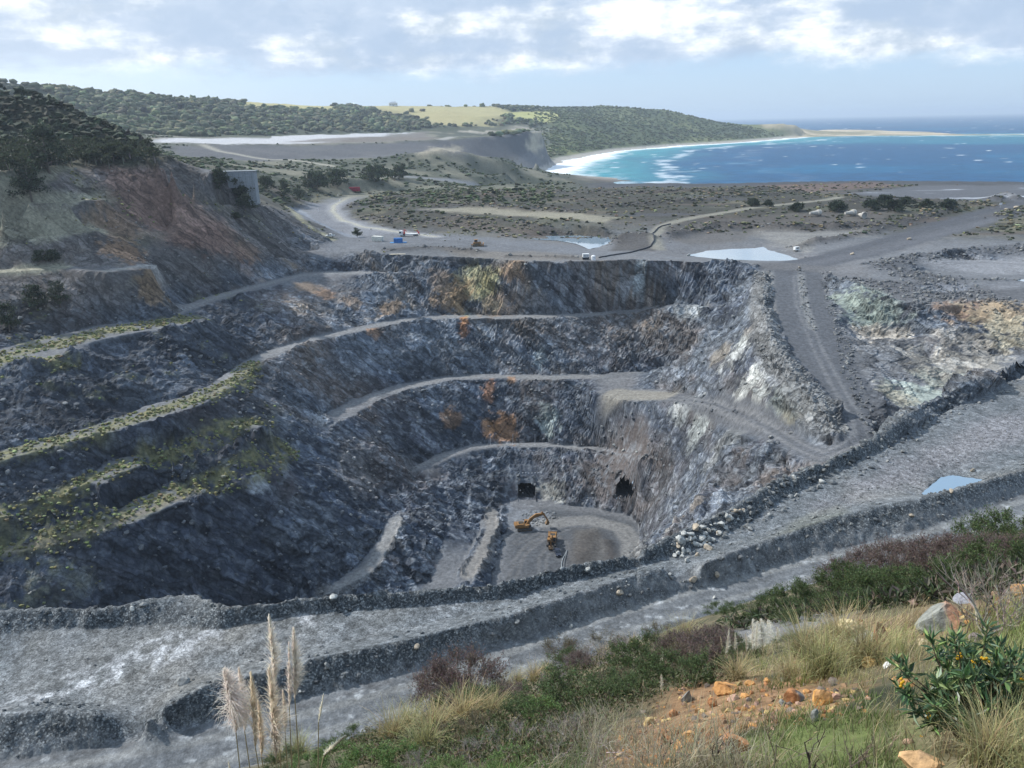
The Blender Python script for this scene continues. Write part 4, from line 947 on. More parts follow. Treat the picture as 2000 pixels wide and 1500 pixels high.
# ------------------------------------------------------------------ the near hillside the camera stands on
hp = [(300,1620,8),(500,1570,8.5),(640,1490,12),(720,1500,10.8),(1000,1500,8.5),(1200,1500,7),(1500,1500,5.5),(1750,1500,4.6),(2000,1500,4.0),
      (800,1425,17),(1000,1400,14),(1250,1400,10.5),(1500,1400,7.6),(1750,1400,6),(2000,1400,5.1),(900,1385,19.5),(1120,1320,18),(1200,1300,18),(1380,1300,14.5),(1500,1300,12),(1750,1300,9),(2000,1300,7.2),
      (1050,1335,22),(1250,1262,27),(1480,1275,17),(1600,1250,15),(1700,1225,13),(1850,1205,12),(2000,1190,10.5),(1420,1235,30),(1560,1205,36),(1700,1160,42),(1850,1130,42),(2000,1085,40),(1480,1190,52),(1650,1135,62),(1850,1092,64),(2000,1045,62)]
p = np.array(hp, float); hx_, hy_, hz_ = at_t(p[:, 0], p[:, 1], p[:, 2])
ext = np.array([(0, 0, -1.7), (3, 0, -1.3), (-4, 0, -4.0), (0, -4, 0.2), (6, 4, -2.6), (9, 0, -.5), (-9, 4, -8.5), (-14, 14, -17), (-30, 30, -36), (14, 10, -5.5)], float)
rx, ry = rn[0], rn[1]; sel = slice(1, None)
q1 = np.stack([rx[sel] * .985, ry[sel] * .985, -np.full(len(rx[sel]), TER + .7)], -1)
q2 = np.stack([rx[sel] * .80, ry[sel] * .80, -np.full(len(rx[sel]), TER - 7.5)], -1)[[0, 1, 2, 3, 4]]
PTS = np.vstack([np.stack([hx_, hy_, hz_ - CAMZ], -1), ext, q1, q2])
def tps(r2): return np.where(r2 > 0, .5 * r2 * np.log(np.maximum(r2, 1e-9)), 0)
SCL = 20.0
def _k(ax, ay): return tps(((ax[:, None] - PTS[None, :, 0]) / SCL) ** 2 + ((ay[:, None] - PTS[None, :, 1]) / SCL) ** 2)
n = len(PTS); A = np.zeros((n + 3, n + 3)); A[:n, :n] = _k(PTS[:, 0], PTS[:, 1]) + np.eye(n) * .0015
Q = np.stack([np.ones(n), PTS[:, 0] / SCL, PTS[:, 1] / SCL], -1); A[:n, n:] = Q; A[n:, :n] = Q.T
W = np.linalg.solve(A, np.concatenate([PTS[:, 2], np.zeros(3)]))
def hill_z(x, y):
    x, y = np.asarray(x, float), np.asarray(y, float); sh = x.shape; x, y = x.ravel(), y.ravel()
    z = _k(x, y) @ W[:n] + W[n] + W[n+1] * x / SCL + W[n+2] * y / SCL
    r = np.hypot(x, y)
    z = z + .10 * fbm(x, y, x * 0, 1.1, 3, 801) * sstep(r, 2, 5) + .30 * fbm(x, y, x * 0, .22, 2, 811) * sstep(r, 8, 18)
    return (CAMZ + z).reshape(sh)
HAZ = steps([(-100*DEG, -45*DEG, .03), (-45*DEG, 40*DEG, .009), (40*DEG, 100*DEG, .03)])
HLR = steps([(math.log(.7), math.log(4), .03), (math.log(4), math.log(40), .009), (math.log(40), math.log(112), .012)])
HA, HL = np.meshgrid(HAZ, HLR); HR = np.exp(HL); HX, HY = HR * np.sin(HA), HR * np.cos(HA)
HZ = hill_z(HX, HY)
rnr = np.interp(HA.ravel(), np.arctan2(rx, ry), np.hypot(rx, ry)).reshape(HA.shape)       # the road limits the hillside
over = sstep(HR / rnr, .955, 1.02); HZ = HZ * (1 - over) + (CAMZ - TER - 1.6) * over
hill_z_slow = hill_z
def hill_z(x, y):
    x, y = np.asarray(x, float), np.asarray(y, float); az, lr = np.arctan2(x, y), np.log(np.maximum(np.hypot(x, y), .71))
    j = np.clip(np.searchsorted(HAZ, az) - 1, 0, len(HAZ) - 2); i = np.clip(np.searchsorted(HLR, lr) - 1, 0, len(HLR) - 2)
    fu = np.clip((az - HAZ[j]) / (HAZ[j+1] - HAZ[j]), 0, 1); fv = np.clip((lr - HLR[i]) / (HLR[i+1] - HLR[i]), 0, 1)
    return (HZ[i, j] * (1-fu) + HZ[i, j+1] * fu) * (1-fv) + (HZ[i+1, j] * (1-fu) + HZ[i+1, j+1] * fu) * fv
def hit_hill(px, py):
    px, py = np.atleast_1d(px).astype(float), np.atleast_1d(py).astype(float); dx, dy, dz = ray(px, py)
    ts = 2.5 * np.exp(np.linspace(0, math.log(110 / 2.5), 420)); lo = np.full(px.shape, 2.5); hi = np.full(px.shape, 110.0); done = np.zeros(px.shape, bool)
    zz = hill_z(dx[:, None] * ts, dy[:, None] * ts); below = CAMZ + dz[:, None] * ts < zz
    k = np.where(below.any(1), below.argmax(1), len(ts) - 1); t = ts[k]
    return dx * t, dy * t, hill_z(dx * t, dy * t), t
hn1 = fbm(HX, HY, HX * 0, .9, 4, 821, .6); hn2 = fbm(HX, HY, HX * 0, 4.0, 3, 831, .6); hn3 = fbm(HX, HY, HX * 0, .25, 3, 841)
HC = np.zeros(HX.shape + (3,), np.float32); HC[:] = (.085, .078, .046)
HC = lerp3(HC, (.16, .13, .08), sstep(hn1, .0, .5)); HC = lerp3(HC, (.03, .034, .018), sstep(-hn1, .1, .5))
def hzone(pts, soft):
    P = np.array(pts, float); x, y, z, t = hit_hill(P[:, 0], P[:, 1]); P = np.stack([x, y], -1)
    return sstep(poly_sd(P, HX, HY) + soft * (hn1 + .5 * hn2), -soft, soft)
DIRT = [(1170,1470),(1250,1400),(1320,1345),(1420,1320),(1560,1330),(1680,1335),(1640,1390),(1540,1410),(1440,1440),(1380,1500),(1200,1500)]
GREEN = [(1440,1440),(1560,1400),(1680,1390),(1760,1440),(1760,1520),(1400,1520)]
dz_ = hzone(DIRT, .35)
HC = lerp3(HC, (.21, .125, .065), dz_ * .95); HC = lerp3(HC, (.33, .20, .10), dz_ * sstep(hn2, .1, .5) * .7); HC = lerp3(HC, (.09, .055, .035), dz_ * sstep(-hn2, .1, .5) * .7)
HC = lerp3(HC, (.085, .12, .03), hzone(GREEN, .3) * .8)
HC = lerp3(HC, (.20, .13, .08), hzone([(1600,1260),(1650,1205),(1860,1180),(2000,1130),(2000,1200),(1860,1250),(1700,1270)], .5) * .6)
HC = lerp3(HC, (.15, .152, .155), hzone([(1380,1245),(1500,1215),(1620,1190),(1640,1215),(1520,1245)], .8) * .9)
HC = lerp3(HC, (.16, .163, .163), sstep(HR / rnr + .02 * hn1, .93, .965) * .9)
hv = np.arange(HX.size).reshape(HX.shape); hq = np.stack([hv[:-1, :-1], hv[:-1, 1:], hv[1:, 1:], hv[1:, :-1]], -1).reshape(-1, 4)
hq = hq[(HR / rnr).ravel()[hq].min(1) < 1.04]
M_HILL = ground_mat('hillside_soil', .95, 6.0, 20, .5, .7, .05, False)
link('hillside', new_mesh('hillside', np.stack([HX, HY, HZ], -1).reshape(-1, 3), hq, col=HC.reshape(-1, 3)), M_HILL, kind='structure')

# ------------------------------------------------------------------ foreground plants
ORD = ('first', 'second', 'third', 'fourth', 'fifth', 'sixth', 'seventh', 'eighth', 'ninth', 'tenth', 'eleventh', 'twelfth', 'thirteenth', 'fourteenth', 'fifteenth', 'sixteenth', 'seventeenth', 'eighteenth', 'nineteenth', 'twentieth', 'twenty-first', 'twenty-second')
def area(px, py):
    if px > 1390 and py < 1235: return 'along the haul road under the boulder brow'
    if px < 1000 and py > 1430 or py > 1440: return 'by the bottom edge right of the pampas'
    if px < 1000: return 'on the brow behind the pampas'
    if px > 1405: return 'around the boulders and orange stones'
    return 'on the brow left of the dirt patch'
PENDING = {}
def pend(o, px, py, what, group): PENDING.setdefault((what, area(px, py), group), []).append((px, o))
def name_rows():
    for (what, ar, group), rows in PENDING.items():
        for i, (px, o) in enumerate(sorted(rows, key=lambda q: q[0])): o['label'] = ('%s, %s from the left %s' % (what, ORD[i], ar)) if len(rows) > 1 else '%s %s' % (what, ar); o['group'] = group
R2 = np.random.default_rng(21)
def in_px(pts, n, rng, jitter=True):
    """n ground points inside an outline measured on the photograph, spread evenly over the ground"""
    P = np.array(pts, float); x, y, z, t = hit_hill(P[:, 0], P[:, 1]); Q = np.stack([x, y], -1); lo, hi = Q.min(0), Q.max(0); out = np.zeros((0, 2)); 
    for _ in range(40):
        c = rng.uniform(lo, hi, (n * 3, 2)); out = np.vstack([out, c[poly_sd(Q, c[:, 0], c[:, 1]) > 0]])
        if len(out) >= n: break
    return out[:n]
def in_screen(pts, n, rng):
    """n ground points whose density follows how large the ground looks from the camera"""
    P = np.array(pts, float); lo, hi = P.min(0), P.max(0); c = rng.uniform(lo, hi, (n * 4, 2)); c = c[poly_sd(P, c[:, 0], c[:, 1]) > 0][:n]
    x, y, z, t = hit_hill(c[:, 0], c[:, 1]); ok = t < 100; return np.stack([x, y], -1)[ok]
OR, OB, YL, GR, PK, CRM = (.46, .235, .085), (.36, .17, .075), (.50, .36, .16), (.22, .225, .21), (.40, .25, .18), (.55, .45, .30)
STONES = ((1420,1343,50,30,OR,'broad orange stone at the top of the bare dirt patch',None),(1605,1358,40,42,(.56,.29,.09),'bright orange block with a flat face beside the pink stone',None),(1548,1360,40,34,OB,'half orange, half grey block between the two bright orange stones',(.16,.15,.14)),(1342,1358,22,32,GR,'grey upright slab standing at the left end of the dirt patch',None),
        (1347,1440,30,26,(.52,.29,.12),'rounded orange stone low in the dirt patch with a fractured face',None),(1325,1456,20,18,OR,'small orange stone leaning below the rounded one',None),(1436,1448,48,46,OB,'large red-orange block among the dark bare stems',None),(1390,1372,18,22,OB,'brown-orange stone under the broad one',None),(1267,1406,24,24,YL,'pale lichen-yellow stone at the left edge of the dirt patch',None),
        (1591,1396,16,30,GR,'small grey slab set on edge below the bright orange block',None),(1635,1361,22,14,PK,'pinkish stone right of the bright orange block',None),(1627,1382,13,14,YL,'small yellow stone below the pinkish one',None),(1465,1336,20,9,OR,'flat orange stone right of the broad one',None),(1430,1365,24,13,PK,'pale pink-orange stone below the broad orange one',None),(1292,1446,20,24,OB,'reddish upright stone at the lower left of the dirt patch',None),(1322,1430,16,14,OR,'small orange stone above the rounded one',None),(1314,1392,18,18,OB,'small brown-orange stone under the grey slab',None),(1456,1380,12,14,PK,'pale chip in the middle of the dirt patch',None),(1467,1352,10,10,OB,'tiny red-orange stone below the flat one',None),(1528,1372,14,18,GR,'small blue-grey stone beside the half orange block',None),
        (1800,1482,82,44,(.48,.30,.15),'big orange-tan block at the bottom edge under the leafy shrub',None),(1772,1448,22,15,PK,'flat pinkish stone above the big block at the bottom edge',None),(1700,1292,28,22,(.52,.34,.13),'yellow-orange stone in dry grass left of the white pebble',None),(1733,1300,17,13,(.66,.66,.64),'small white pebble left of the leafy shrub',None),(1799,1255,18,16,CRM,'cream stone in the grass above the leafy shrub',None),
        (1832,1205,80,62,(.22,.225,.20),'largest boulder on the brow, grey face with an orange side',(.42,.22,.13)),(1660,1232,56,56,(.56,.47,.28),'pale yellow layered boulder with straw hanging over it',None),(1716,1238,30,46,(.30,.145,.085),'rusty upright stone right of the pale layered boulder',None),(1690,1246,60,20,(.40,.39,.33),'flat pale grey layered slab in front of the rusty stone',None),(1866,1156,30,20,CRM,'cream stone behind the largest boulder',None),(1884,1170,44,20,(.24,.24,.26),'flat blue-grey stone behind the largest boulder',None),(1925,1142,56,26,(.42,.25,.17),'pinkish boulder behind the bleached bare bush',None),(1996,1152,40,26,OR,'orange boulder at the right edge behind the bare bush',None),(1786,1178,28,20,(.22,.15,.12),'dark brown stone left of the largest boulder',None),(1762,1336,44,22,OR,'orange stone half hidden behind the leafy shrub',None),(1820,1168,14,12,(.55,.38,.18),'small yellow stone on the brow above the largest boulder',None),(1905,1245,26,16,(.25,.2,.2),'small grey-brown stone at the foot of the bare bush',None))
_st = np.array([(q[0], q[1] + q[3] * .42, q[2]) for q in STONES], float); _sx, _sy, _sz, _stt = hit_hill(_st[:, 0], _st[:, 1]); STONE_XY = np.column_stack([_sx, _sy, _st[:, 2] * _stt / F * .5])
def clear_of_stones(pos):
    """no grass grows through a stone or right against the side that faces the path"""
    keep = np.ones(len(pos), bool)
    for x, y, r in STONE_XY:
        if r < .05: continue
        u = np.array([-x, -y]) / math.hypot(x, y); d = pos - np.array([x, y]); a = d @ u; p = np.abs(d @ np.array([-u[1], u[0]])); keep &= ~((p < r * 1.05) & (a > -r) & (a < r + .32))
    return pos[keep]
def grass_patch(pos, per, L, lean, curl, wid, c0, c1, rng, spread=.10, k=4):
    pos = clear_of_stones(pos); pn = fbm(pos[:, 0], pos[:, 1], pos[:, 0] * 0, 1.3, 3, 851, .6); pos = pos[pn + rng.normal(size=len(pos)) * .12 > -.18]
    n = len(pos) * per; b = np.repeat(pos, per, 0) + rng.normal(size=(n, 2)) * spread; z = hill_z(b[:, 0], b[:, 1]) - .02
    q_ = fbm(b[:, 0], b[:, 1], b[:, 0] * 0, 1.0, 2, 857); hue_ = sstep(fbm(b[:, 0], b[:, 1], b[:, 0] * 0, .7, 3, 861, .6), -.1, .35)[:, None]
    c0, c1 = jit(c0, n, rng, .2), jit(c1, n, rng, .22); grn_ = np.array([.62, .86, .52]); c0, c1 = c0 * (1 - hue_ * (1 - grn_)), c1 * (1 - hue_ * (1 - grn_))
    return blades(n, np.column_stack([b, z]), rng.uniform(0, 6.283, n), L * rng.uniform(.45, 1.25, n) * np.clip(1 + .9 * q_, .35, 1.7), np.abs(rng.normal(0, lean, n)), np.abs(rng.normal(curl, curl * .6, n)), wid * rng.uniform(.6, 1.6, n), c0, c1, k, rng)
HILLPOLY = [(380,1500),(500,1480),(640,1455),(760,1420),(840,1380),(900,1340),(1000,1300),(1100,1275),(1250,1255),(1400,1232),(1560,1215),(1640,1200),(1760,1190),(2000,1150),(2060,1300),(2060,1540),(380,1540)]
DRY = [(1420,1310),(1500,1260),(1600,1215),(1700,1210),(1900,1190),(2060,1160),(2060,1300),(1800,1300),(1700,1345),(1560,1345)]
DRY2 = [(1760,1320),(2060,1260),(2060,1540),(1880,1540)]
gb = Buf()
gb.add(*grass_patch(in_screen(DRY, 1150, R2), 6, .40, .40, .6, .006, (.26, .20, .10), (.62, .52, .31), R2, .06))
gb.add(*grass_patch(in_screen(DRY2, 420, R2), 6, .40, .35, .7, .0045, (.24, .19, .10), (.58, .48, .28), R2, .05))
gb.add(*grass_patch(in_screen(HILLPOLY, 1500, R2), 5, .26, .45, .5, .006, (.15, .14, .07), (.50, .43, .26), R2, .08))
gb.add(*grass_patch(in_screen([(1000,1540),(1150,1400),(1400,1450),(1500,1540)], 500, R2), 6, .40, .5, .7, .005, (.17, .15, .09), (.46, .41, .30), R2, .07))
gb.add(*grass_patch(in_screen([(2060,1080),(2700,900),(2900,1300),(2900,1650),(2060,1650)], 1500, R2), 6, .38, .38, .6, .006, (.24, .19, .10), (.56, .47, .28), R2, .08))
link('dry_grass', gb.mesh('dry_grass'), M_GRASS, label='dry straw-coloured grass covering the near hillside', cat='grass', kind='stuff')
gb = Buf()
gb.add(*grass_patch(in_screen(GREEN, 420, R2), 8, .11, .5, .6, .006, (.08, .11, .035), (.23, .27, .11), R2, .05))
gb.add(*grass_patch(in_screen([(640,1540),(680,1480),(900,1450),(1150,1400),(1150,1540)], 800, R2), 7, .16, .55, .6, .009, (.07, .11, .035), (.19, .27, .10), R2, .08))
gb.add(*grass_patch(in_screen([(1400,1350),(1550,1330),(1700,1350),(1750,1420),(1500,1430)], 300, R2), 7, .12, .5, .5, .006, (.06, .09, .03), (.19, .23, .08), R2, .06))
link('green_grass', gb.mesh('green_grass'), M_GRASS, label='short fresh green grass between the orange stones', cat='grass', kind='stuff')

def tussock_mesh(name, seed, n=330, L=.95, c0=(.12, .10, .045), c1=(.46, .38, .20)):
    r = np.random.default_rng(seed); b = np.column_stack([r.normal(size=(n, 2)) * .09, np.full(n, -.03)])
    v, t, c = blades(n, b, r.uniform(0, 6.283, n), L * r.uniform(.5, 1.1, n), np.abs(r.normal(.32, .25, n)), np.abs(r.normal(.9, .45, n)), .011 * r.uniform(.6, 1.3, n), jit(c0, n, r, .2), jit(c1, n, r, .2), 5, r)
    return new_mesh(name, v, tris=t, smooth=False, col=c)
TUS = [tussock_mesh('grass_tussock', 31 + i, L=(.9, 1.05, .8)[i], c1=((.62, .51, .28), (.52, .45, .24), (.42, .42, .20))[i]) for i in range(3)]
tus = [(1045,1332,1.0),(1068,1318,1.0),(1012,1338,1.0),(985,1352,.8),(1040,1300,.9),(1110,1300,.9),(800,1425,1.1),(770,1452,1.0),(852,1432,1.1),(905,1412,1.0),(830,1470,.9),(960,1400,.9),(930,1365,.9),(545,1490,.9),(585,1482,1.0),(1310,1262,.9),(1340,1250,.9),(1235,1268,.8),(1180,1290,.8),(1610,1320,.9),(1570,1290,.8),(1690,1300,.8),(1640,1262,.8),(1960,1470,.55),(1985,1420,.55),(1930,1500,.5),(1545,1330,.6),(1440,1330,.7)]
for i, (px, py, s) in enumerate(tus):
    x, y, z, t = (float(q[0]) for q in hit_hill(px, py))
    o = link('grass_tussock', TUS[(i * 2 + (i // 3)) % 3], M_GRASS, None, None, 'tussock'); pend(o, px, py, 'straw-coloured tussock', 'grass tussocks on the hillside')
    o.location = (x, y, z); k = s * random.uniform(.8, 1.15); o.scale = (k, k, k * random.uniform(.85, 1.1)); o.rotation_euler = (0, 0, random.uniform(0, 6.28))

def bush_parts(seed, rad, h, nstem, ntw, nleaf, leafL, leafW, lc, tc_, lean=.7, up=.5, twr=.004):
    """stems that fork into twigs inside a dome; leaves sit along the twigs"""
    r = np.random.default_rng(seed); st, fo = Buf(), Buf(); tips = []
    for i in range(nstem):
        a = r.uniform(0, 6.283); q = math.sqrt(r.uniform(0, 1)); e = np.array([math.cos(a) * rad * q, math.sin(a) * rad * q, h * math.sqrt(max(0, 1 - .8 * q * q)) * r.uniform(.7, 1.0)])
        m = e * .5 + np.array([0, 0, .15 * h]) + r.normal(size=3) * rad * .08
        s0 = np.array([math.cos(a), math.sin(a), 0]) * rad * q * .25
        pts = np.array([s0, s0 * .5 + m * .5, m, (m + e) / 2 + r.normal(size=3) * rad * .05, e]); v, t = tube(pts, np.linspace(twr * 2.2, twr * .7, 5), 3); st.add(v, t, jit(tc_, 1, r)[0])
        for j in range(ntw):
            k = r.uniform(.35, 1.0); b = pts[2] * (1 - k) + e * k; d = r.normal(size=3) * .8 + e / np.linalg.norm(e) * .8 + np.array([0, 0, up]); d /= np.linalg.norm(d); L = r.uniform(.16, .38) * rad
            tp = np.array([b, b + d * L * .5 + r.normal(size=3) * L * .08, b + d * L]); v, t = tube(tp, [twr * .8, twr * .6, twr * .3], 3); st.add(v, t, jit(tc_, 1, r, .25)[0]); tips.append((b, b + d * L, d))
    if nleaf:
        T = np.array([[*a, *b, *d] for a, b, d in tips]); k = r.integers(0, len(T), nleaf); s = r.uniform(.1, 1.1, nleaf)[:, None]
        pos = T[k, :3] * (1 - s) + T[k, 3:6] * s + r.normal(size=(nleaf, 3)) * rad * .03; d = T[k, 6:9] * .7 + r.normal(size=(nleaf, 3)) * .8 + np.array([0, 0, .25])
        fo.add(*leaves(pos, d, leafL * r.uniform(.6, 1.25, nleaf), leafW * r.uniform(.7, 1.2, nleaf), jit(lc, nleaf, r, .28, .10), r))
    return st.mesh('stems'), (fo.mesh('foliage') if nleaf else None)
KINDS = {
    'mauve': [bush_parts(51 + i, 1.0, 1.0, 46, 18, 5200, .075, .020, (.165, .125, .108), (.18, .14, .13)) for i in range(2)],
    'green': [bush_parts(61 + i, 1.0, .75, 26, 11, 4200, .075, .026, (.085, .120, .046), (.08, .07, .05)) for i in range(2)],
    'bright': [bush_parts(71, 1.0, .6, 24, 10, 3600, .085, .030, (.14, .21, .070), (.09, .08, .05))],
    'brown': [bush_parts(75, 1.0, .8, 30, 12, 3000, .06, .016, (.15, .13, .07), (.15, .125, .10))],
    'grey': [bush_parts(77, 1.0, .7, 34, 16, 500, .05, .012, (.20, .17, .13), (.25, .215, .19), .7, .2, .006)],
}
DESC = {'mauve': ('mauve_shrub', 'twiggy mauve shrub', 'mauve twiggy shrubs'), 'green': ('green_shrub', 'dark green shrub', 'low green shrubs'),
        'bright': ('leafy_herb', 'fresh green plant', 'fresh green plants'), 'brown': ('brown_shrub', 'half dry brown shrub', 'half dry shrubs'), 'grey': ('dead_shrub', 'grey dead-twig tangle', 'dead twig tangles')}
cnt_ = {}
def bush(kind, px, py, wid_px, hk=1.0, label=None):
    x, y, z, t = (float(q[0]) for q in hit_hill(px, py)); rad = wid_px * .5 * t / F
    st, fo = KINDS[kind][cnt_.get(kind, 0) % len(KINDS[kind])]; cnt_[kind] = cnt_.get(kind, 0) + 1
    nm, lb, gp = DESC[kind]
    o = thing(nm, (x, y, z - .06 * rad), random.uniform(0, 6.28), label, 'shrub'); o.scale = (rad, rad, rad * hk)
    if not label: pend(o, px, py, lb, gp)
    link('stems', st, M_BARK, o)
    if fo: link('foliage', fo, M_LEAF, o)
    return o
bush('mauve', 905, 1372, 175, 1.15, 'big rounded mauve twiggy shrub at the brow beside the haul road')
for k, px, py, w, hk in (('mauve',860,1378,120,1.2),('mauve',1385,1296,130,1.0),('mauve',1330,1290,110,.9),('green',900,1395,130,.7),('green',960,1385,110,.6),('green',1240,1300,110,.9),('green',1275,1290,110,1.0),('brown',1095,1300,90,1.3),('green',1110,1312,100,.8),('grey',1160,1300,110,.8),('grey',1215,1290,120,.8),('grey',1085,1345,90,.8),
        ('mauve',1130,1310,70,.9),('green',1130,1375,170,.7),('green',1070,1385,140,.7),('green',1190,1370,140,.7),('green',1010,1420,120,.7),('bright',1060,1410,110,.8),('green',1320,1330,130,.8),('green',1390,1325,120,.8),('green',1270,1345,120,.8),('brown',1330,1305,100,1.0),('green',1240,1365,110,.7),('brown',1210,1350,100,.8),('mauve',1000,1375,90,.7),
        ('bright',660,1500,110,.9),('bright',720,1510,130,.8),('bright',790,1500,110,.8),('bright',600,1510,90,.7),('green',560,1500,90,.7),('bright',870,1520,100,.7),('green',690,1450,80,.6),('green',650,1470,70,.6),('brown',740,1440,70,.7),('brown',880,1450,100,.8),('brown',940,1440,110,.8),('grey',1000,1460,130,.8),('grey',930,1490,110,.8),('grey',1100,1450,120,.8),('green',950,1470,100,.6),('bright',1000,1500,110,.6),('grey',1150,1420,80,.8),('grey',820,1500,80,.9),
        ('green',1420,1275,80,1.0),('green',1450,1290,80,.8),('mauve',1410,1262,70,1.0),('brown',1180,1270,90,.8),('grey',1120,1275,80,.8),('brown',1290,1252,80,.8),
        ('green',1450,1218,95,.8),('green',1500,1208,100,.9),('green',1560,1195,120,1.0),('green',1610,1180,120,1.1),('green',1665,1168,130,1.2),('green',1720,1172,130,1.0),('green',1780,1170,130,1.0),('green',1840,1160,140,1.0),('green',1900,1140,140,1.0),('green',1960,1120,150,1.0),('green',1640,1200,90,.8),('green',1700,1195,110,.8),
        ('mauve',1640,1148,90,1.3),('mauve',1700,1128,110,1.1),('mauve',1745,1122,110,1.2),('mauve',1810,1120,120,1.2),('mauve',1870,1108,120,1.0),('mauve',1920,1098,110,1.0),('brown',1860,1092,100,.8),('green',1920,1072,120,1.1),('green',1975,1062,140,1.1),('green',2010,1085,120,1.0),('mauve',1985,1095,100,1.0),('brown',1620,1160,80,.9),('green',1560,1215,70,.7),('green',1530,1180,50,.9),('green',1400,1200,60,.7),('green',1430,1195,50,.7)):
    bush(k, px, py, w, hk)
name_rows()
# dark heath cover low between the shrubs (leaf litter of small-leaved scrub, nobody could count it)
r = R2; pos = in_screen([(640,1455),(760,1420),(850,1380),(1000,1300),(1100,1280),(1250,1258),(1420,1250),(1440,1330),(1300,1360),(1180,1420),(1100,1500),(700,1500)], 15000, r)
z = hill_z(pos[:, 0], pos[:, 1]); tt = np.hypot(pos[:, 0], pos[:, 1]); nl = len(pos)
hb = Buf(); hb.add(*leaves(np.column_stack([pos, z + r.uniform(0, .22, nl)]), r.normal(size=(nl, 3)) + np.array([0, 0, .8]), .012 * np.sqrt(tt) * r.uniform(.7, 1.4, nl) + .04, .006 * np.sqrt(tt) + .012 * r.uniform(.5, 1.3, nl), np.where((r.uniform(size=nl) < .6)[:, None], jit((.070, .085, .035), nl, r, .3), jit((.15, .125, .075), nl, r, .3)), r))
pos = in_screen([(1400,1240),(1480,1205),(1600,1165),(1700,1120),(1850,1085),(2060,1020),(2060,1150),(1860,1180),(1650,1200)], 9000, r); z = hill_z(pos[:, 0], pos[:, 1]); nl = len(pos)
hb.add(*leaves(np.column_stack([pos, z + r.uniform(0, .5, nl)]), r.normal(size=(nl, 3)) + np.array([0, 0, .8]), r.uniform(.15, .4, nl), r.uniform(.05, .13, nl), np.where((r.uniform(size=nl) < .7)[:, None], jit((.050, .068, .030), nl, r, .3), jit((.10, .085, .065), nl, r, .3)), r))
link('heath_cover', hb.mesh('heath_cover'), M_LEAF, label='low heathy undergrowth carpeting the slope between shrubs', cat='undergrowth', kind='stuff')
# ------------------------------------------------------------------ pampas grass
def to_t(px, py, t): x, y, z = at_t(px, py, t); return np.array([float(x), float(y), float(z)])
def pampas(tip, foot, root, rng, fluff=1.0, col=(.60, .52, .44), droop=.35, n=420, stem=.006, name='pampas_plume', label=None, group=None):
    """tip, foot = ends of the plume; root = where the stem leaves the ground"""
    o = thing(name, tuple(root), 0, label, 'pampas grass', group)
    tip, foot, root = (np.asarray(q, float) - root for q in (tip, foot, root))
    L = np.linalg.norm(tip - foot); ax = (tip - foot) / L
    sb = Buf(); pts = np.array([root, root * .5 + foot * .5 + np.array([.01, 0, 0]), foot, foot * .5 + tip * .5, tip]); v, t = tube(pts, [stem * 1.2, stem, stem * .8, stem * .5, stem * .2], 5); sb.add(v, t, (.30, .24, .13)); link('stem', sb.mesh('stem', True), M_BARK, o)
    s = rng.uniform(0, 1, n) ** .9; b = foot + (tip - foot) * s[:, None]
    env = (1 - s) ** .75 * np.clip((s + .03) / .28, 0, 1) ** .6 * 1.25 * fluff
    # filaments leave the axis upward, then fall away towards the lee side
    lee = np.where(rng.uniform(size=n) < .84, rng.normal(0, .7, n), rng.uniform(0, 6.283, n))
    v, t, c = blades(n, b, lee, L * (.05 + .21 * env) * rng.uniform(.6, 1.4, n), rng.uniform(.05, .22, n) + .30 * env * rng.uniform(.3, 1, n), np.abs(rng.normal(droop * 2.4, droop, n)) * (.15 + env), np.full(n, .0048 + .0045 * L), jit(np.array(col) * 1.2, n, rng, .12, .04), jit(np.array(col) * 1.45, n, rng, .10, .03), 4, rng)
    pb = Buf(); pb.add(v, t, c); link('plume', pb.mesh('plume'), M_PLUME, o)
    return o
M_PLUME = attr_mat('pampas_plume', .8, .15, .45)
R3 = np.random.default_rng(33)
for tp, ft, rt, fl, cl, lb in (((437,1310),(461,1432),(468,1560),1.9,(.62,.54,.48),'fluffiest pampas plume, farthest left of the tall stand above the road'),
        ((466,1308),(478,1430),(492,1560),1.0,(.60,.52,.44),'slim pampas plume just beside the fluffiest one of the stand'),
        ((489,1317),(499,1462),(512,1560),.9,(.62,.52,.40),'tan pampas plume third from the left in the tall stand'),
        ((504,1372),(511,1480),(518,1560),.8,(.58,.49,.38),'short narrow tan pampas plume low in the tall stand'),
        ((525,1206),(536,1338),(548,1560),.95,(.66,.58,.50),'tallest pampas plume of the stand, rising highest against the gravel terrace'),
        ((525,1308),(539,1482),(541,1560),1.1,(.62,.53,.43),'long pampas plume directly below the tallest one'),
        ((573,1231),(576,1366),(582,1560),1.0,(.64,.56,.48),'tall pampas plume second highest in the stand, with bare stem below'),
        ((564,1258),(565,1382),(566,1560),.6,(.60,.53,.47),'thin pampas plume pressed against the second highest one'),
        ((552,1349),(557,1432),(559,1560),.8,(.60,.51,.42),'small pampas plume between the tallest and the second highest'),
        ((632,1357),(622,1412),(614,1560),.55,(.70,.63,.52),'small thin pampas plume standing apart on the right of the stand'),
        ((676,1438),(632,1478),(598,1560),.8,(.66,.59,.48),'pampas plume leaning over to the right near the ground'),
        ((446,1488),(452,1530),(456,1570),.7,(.66,.59,.48),'pampas tip just showing at the bottom edge of the photo')):
    t = 7.4 + R3.uniform(-.3, .3); r_ = to_t(rt[0], rt[1], t + .1); r_[2] = float(hill_z(r_[0], r_[1])) - .03
    pampas(to_t(*tp, t), to_t(*ft, t), r_, R3, fl, cl, label=lb, group='pampas stand', n=int(650 + 420 * fl), droop=.32 + .14 * fl)
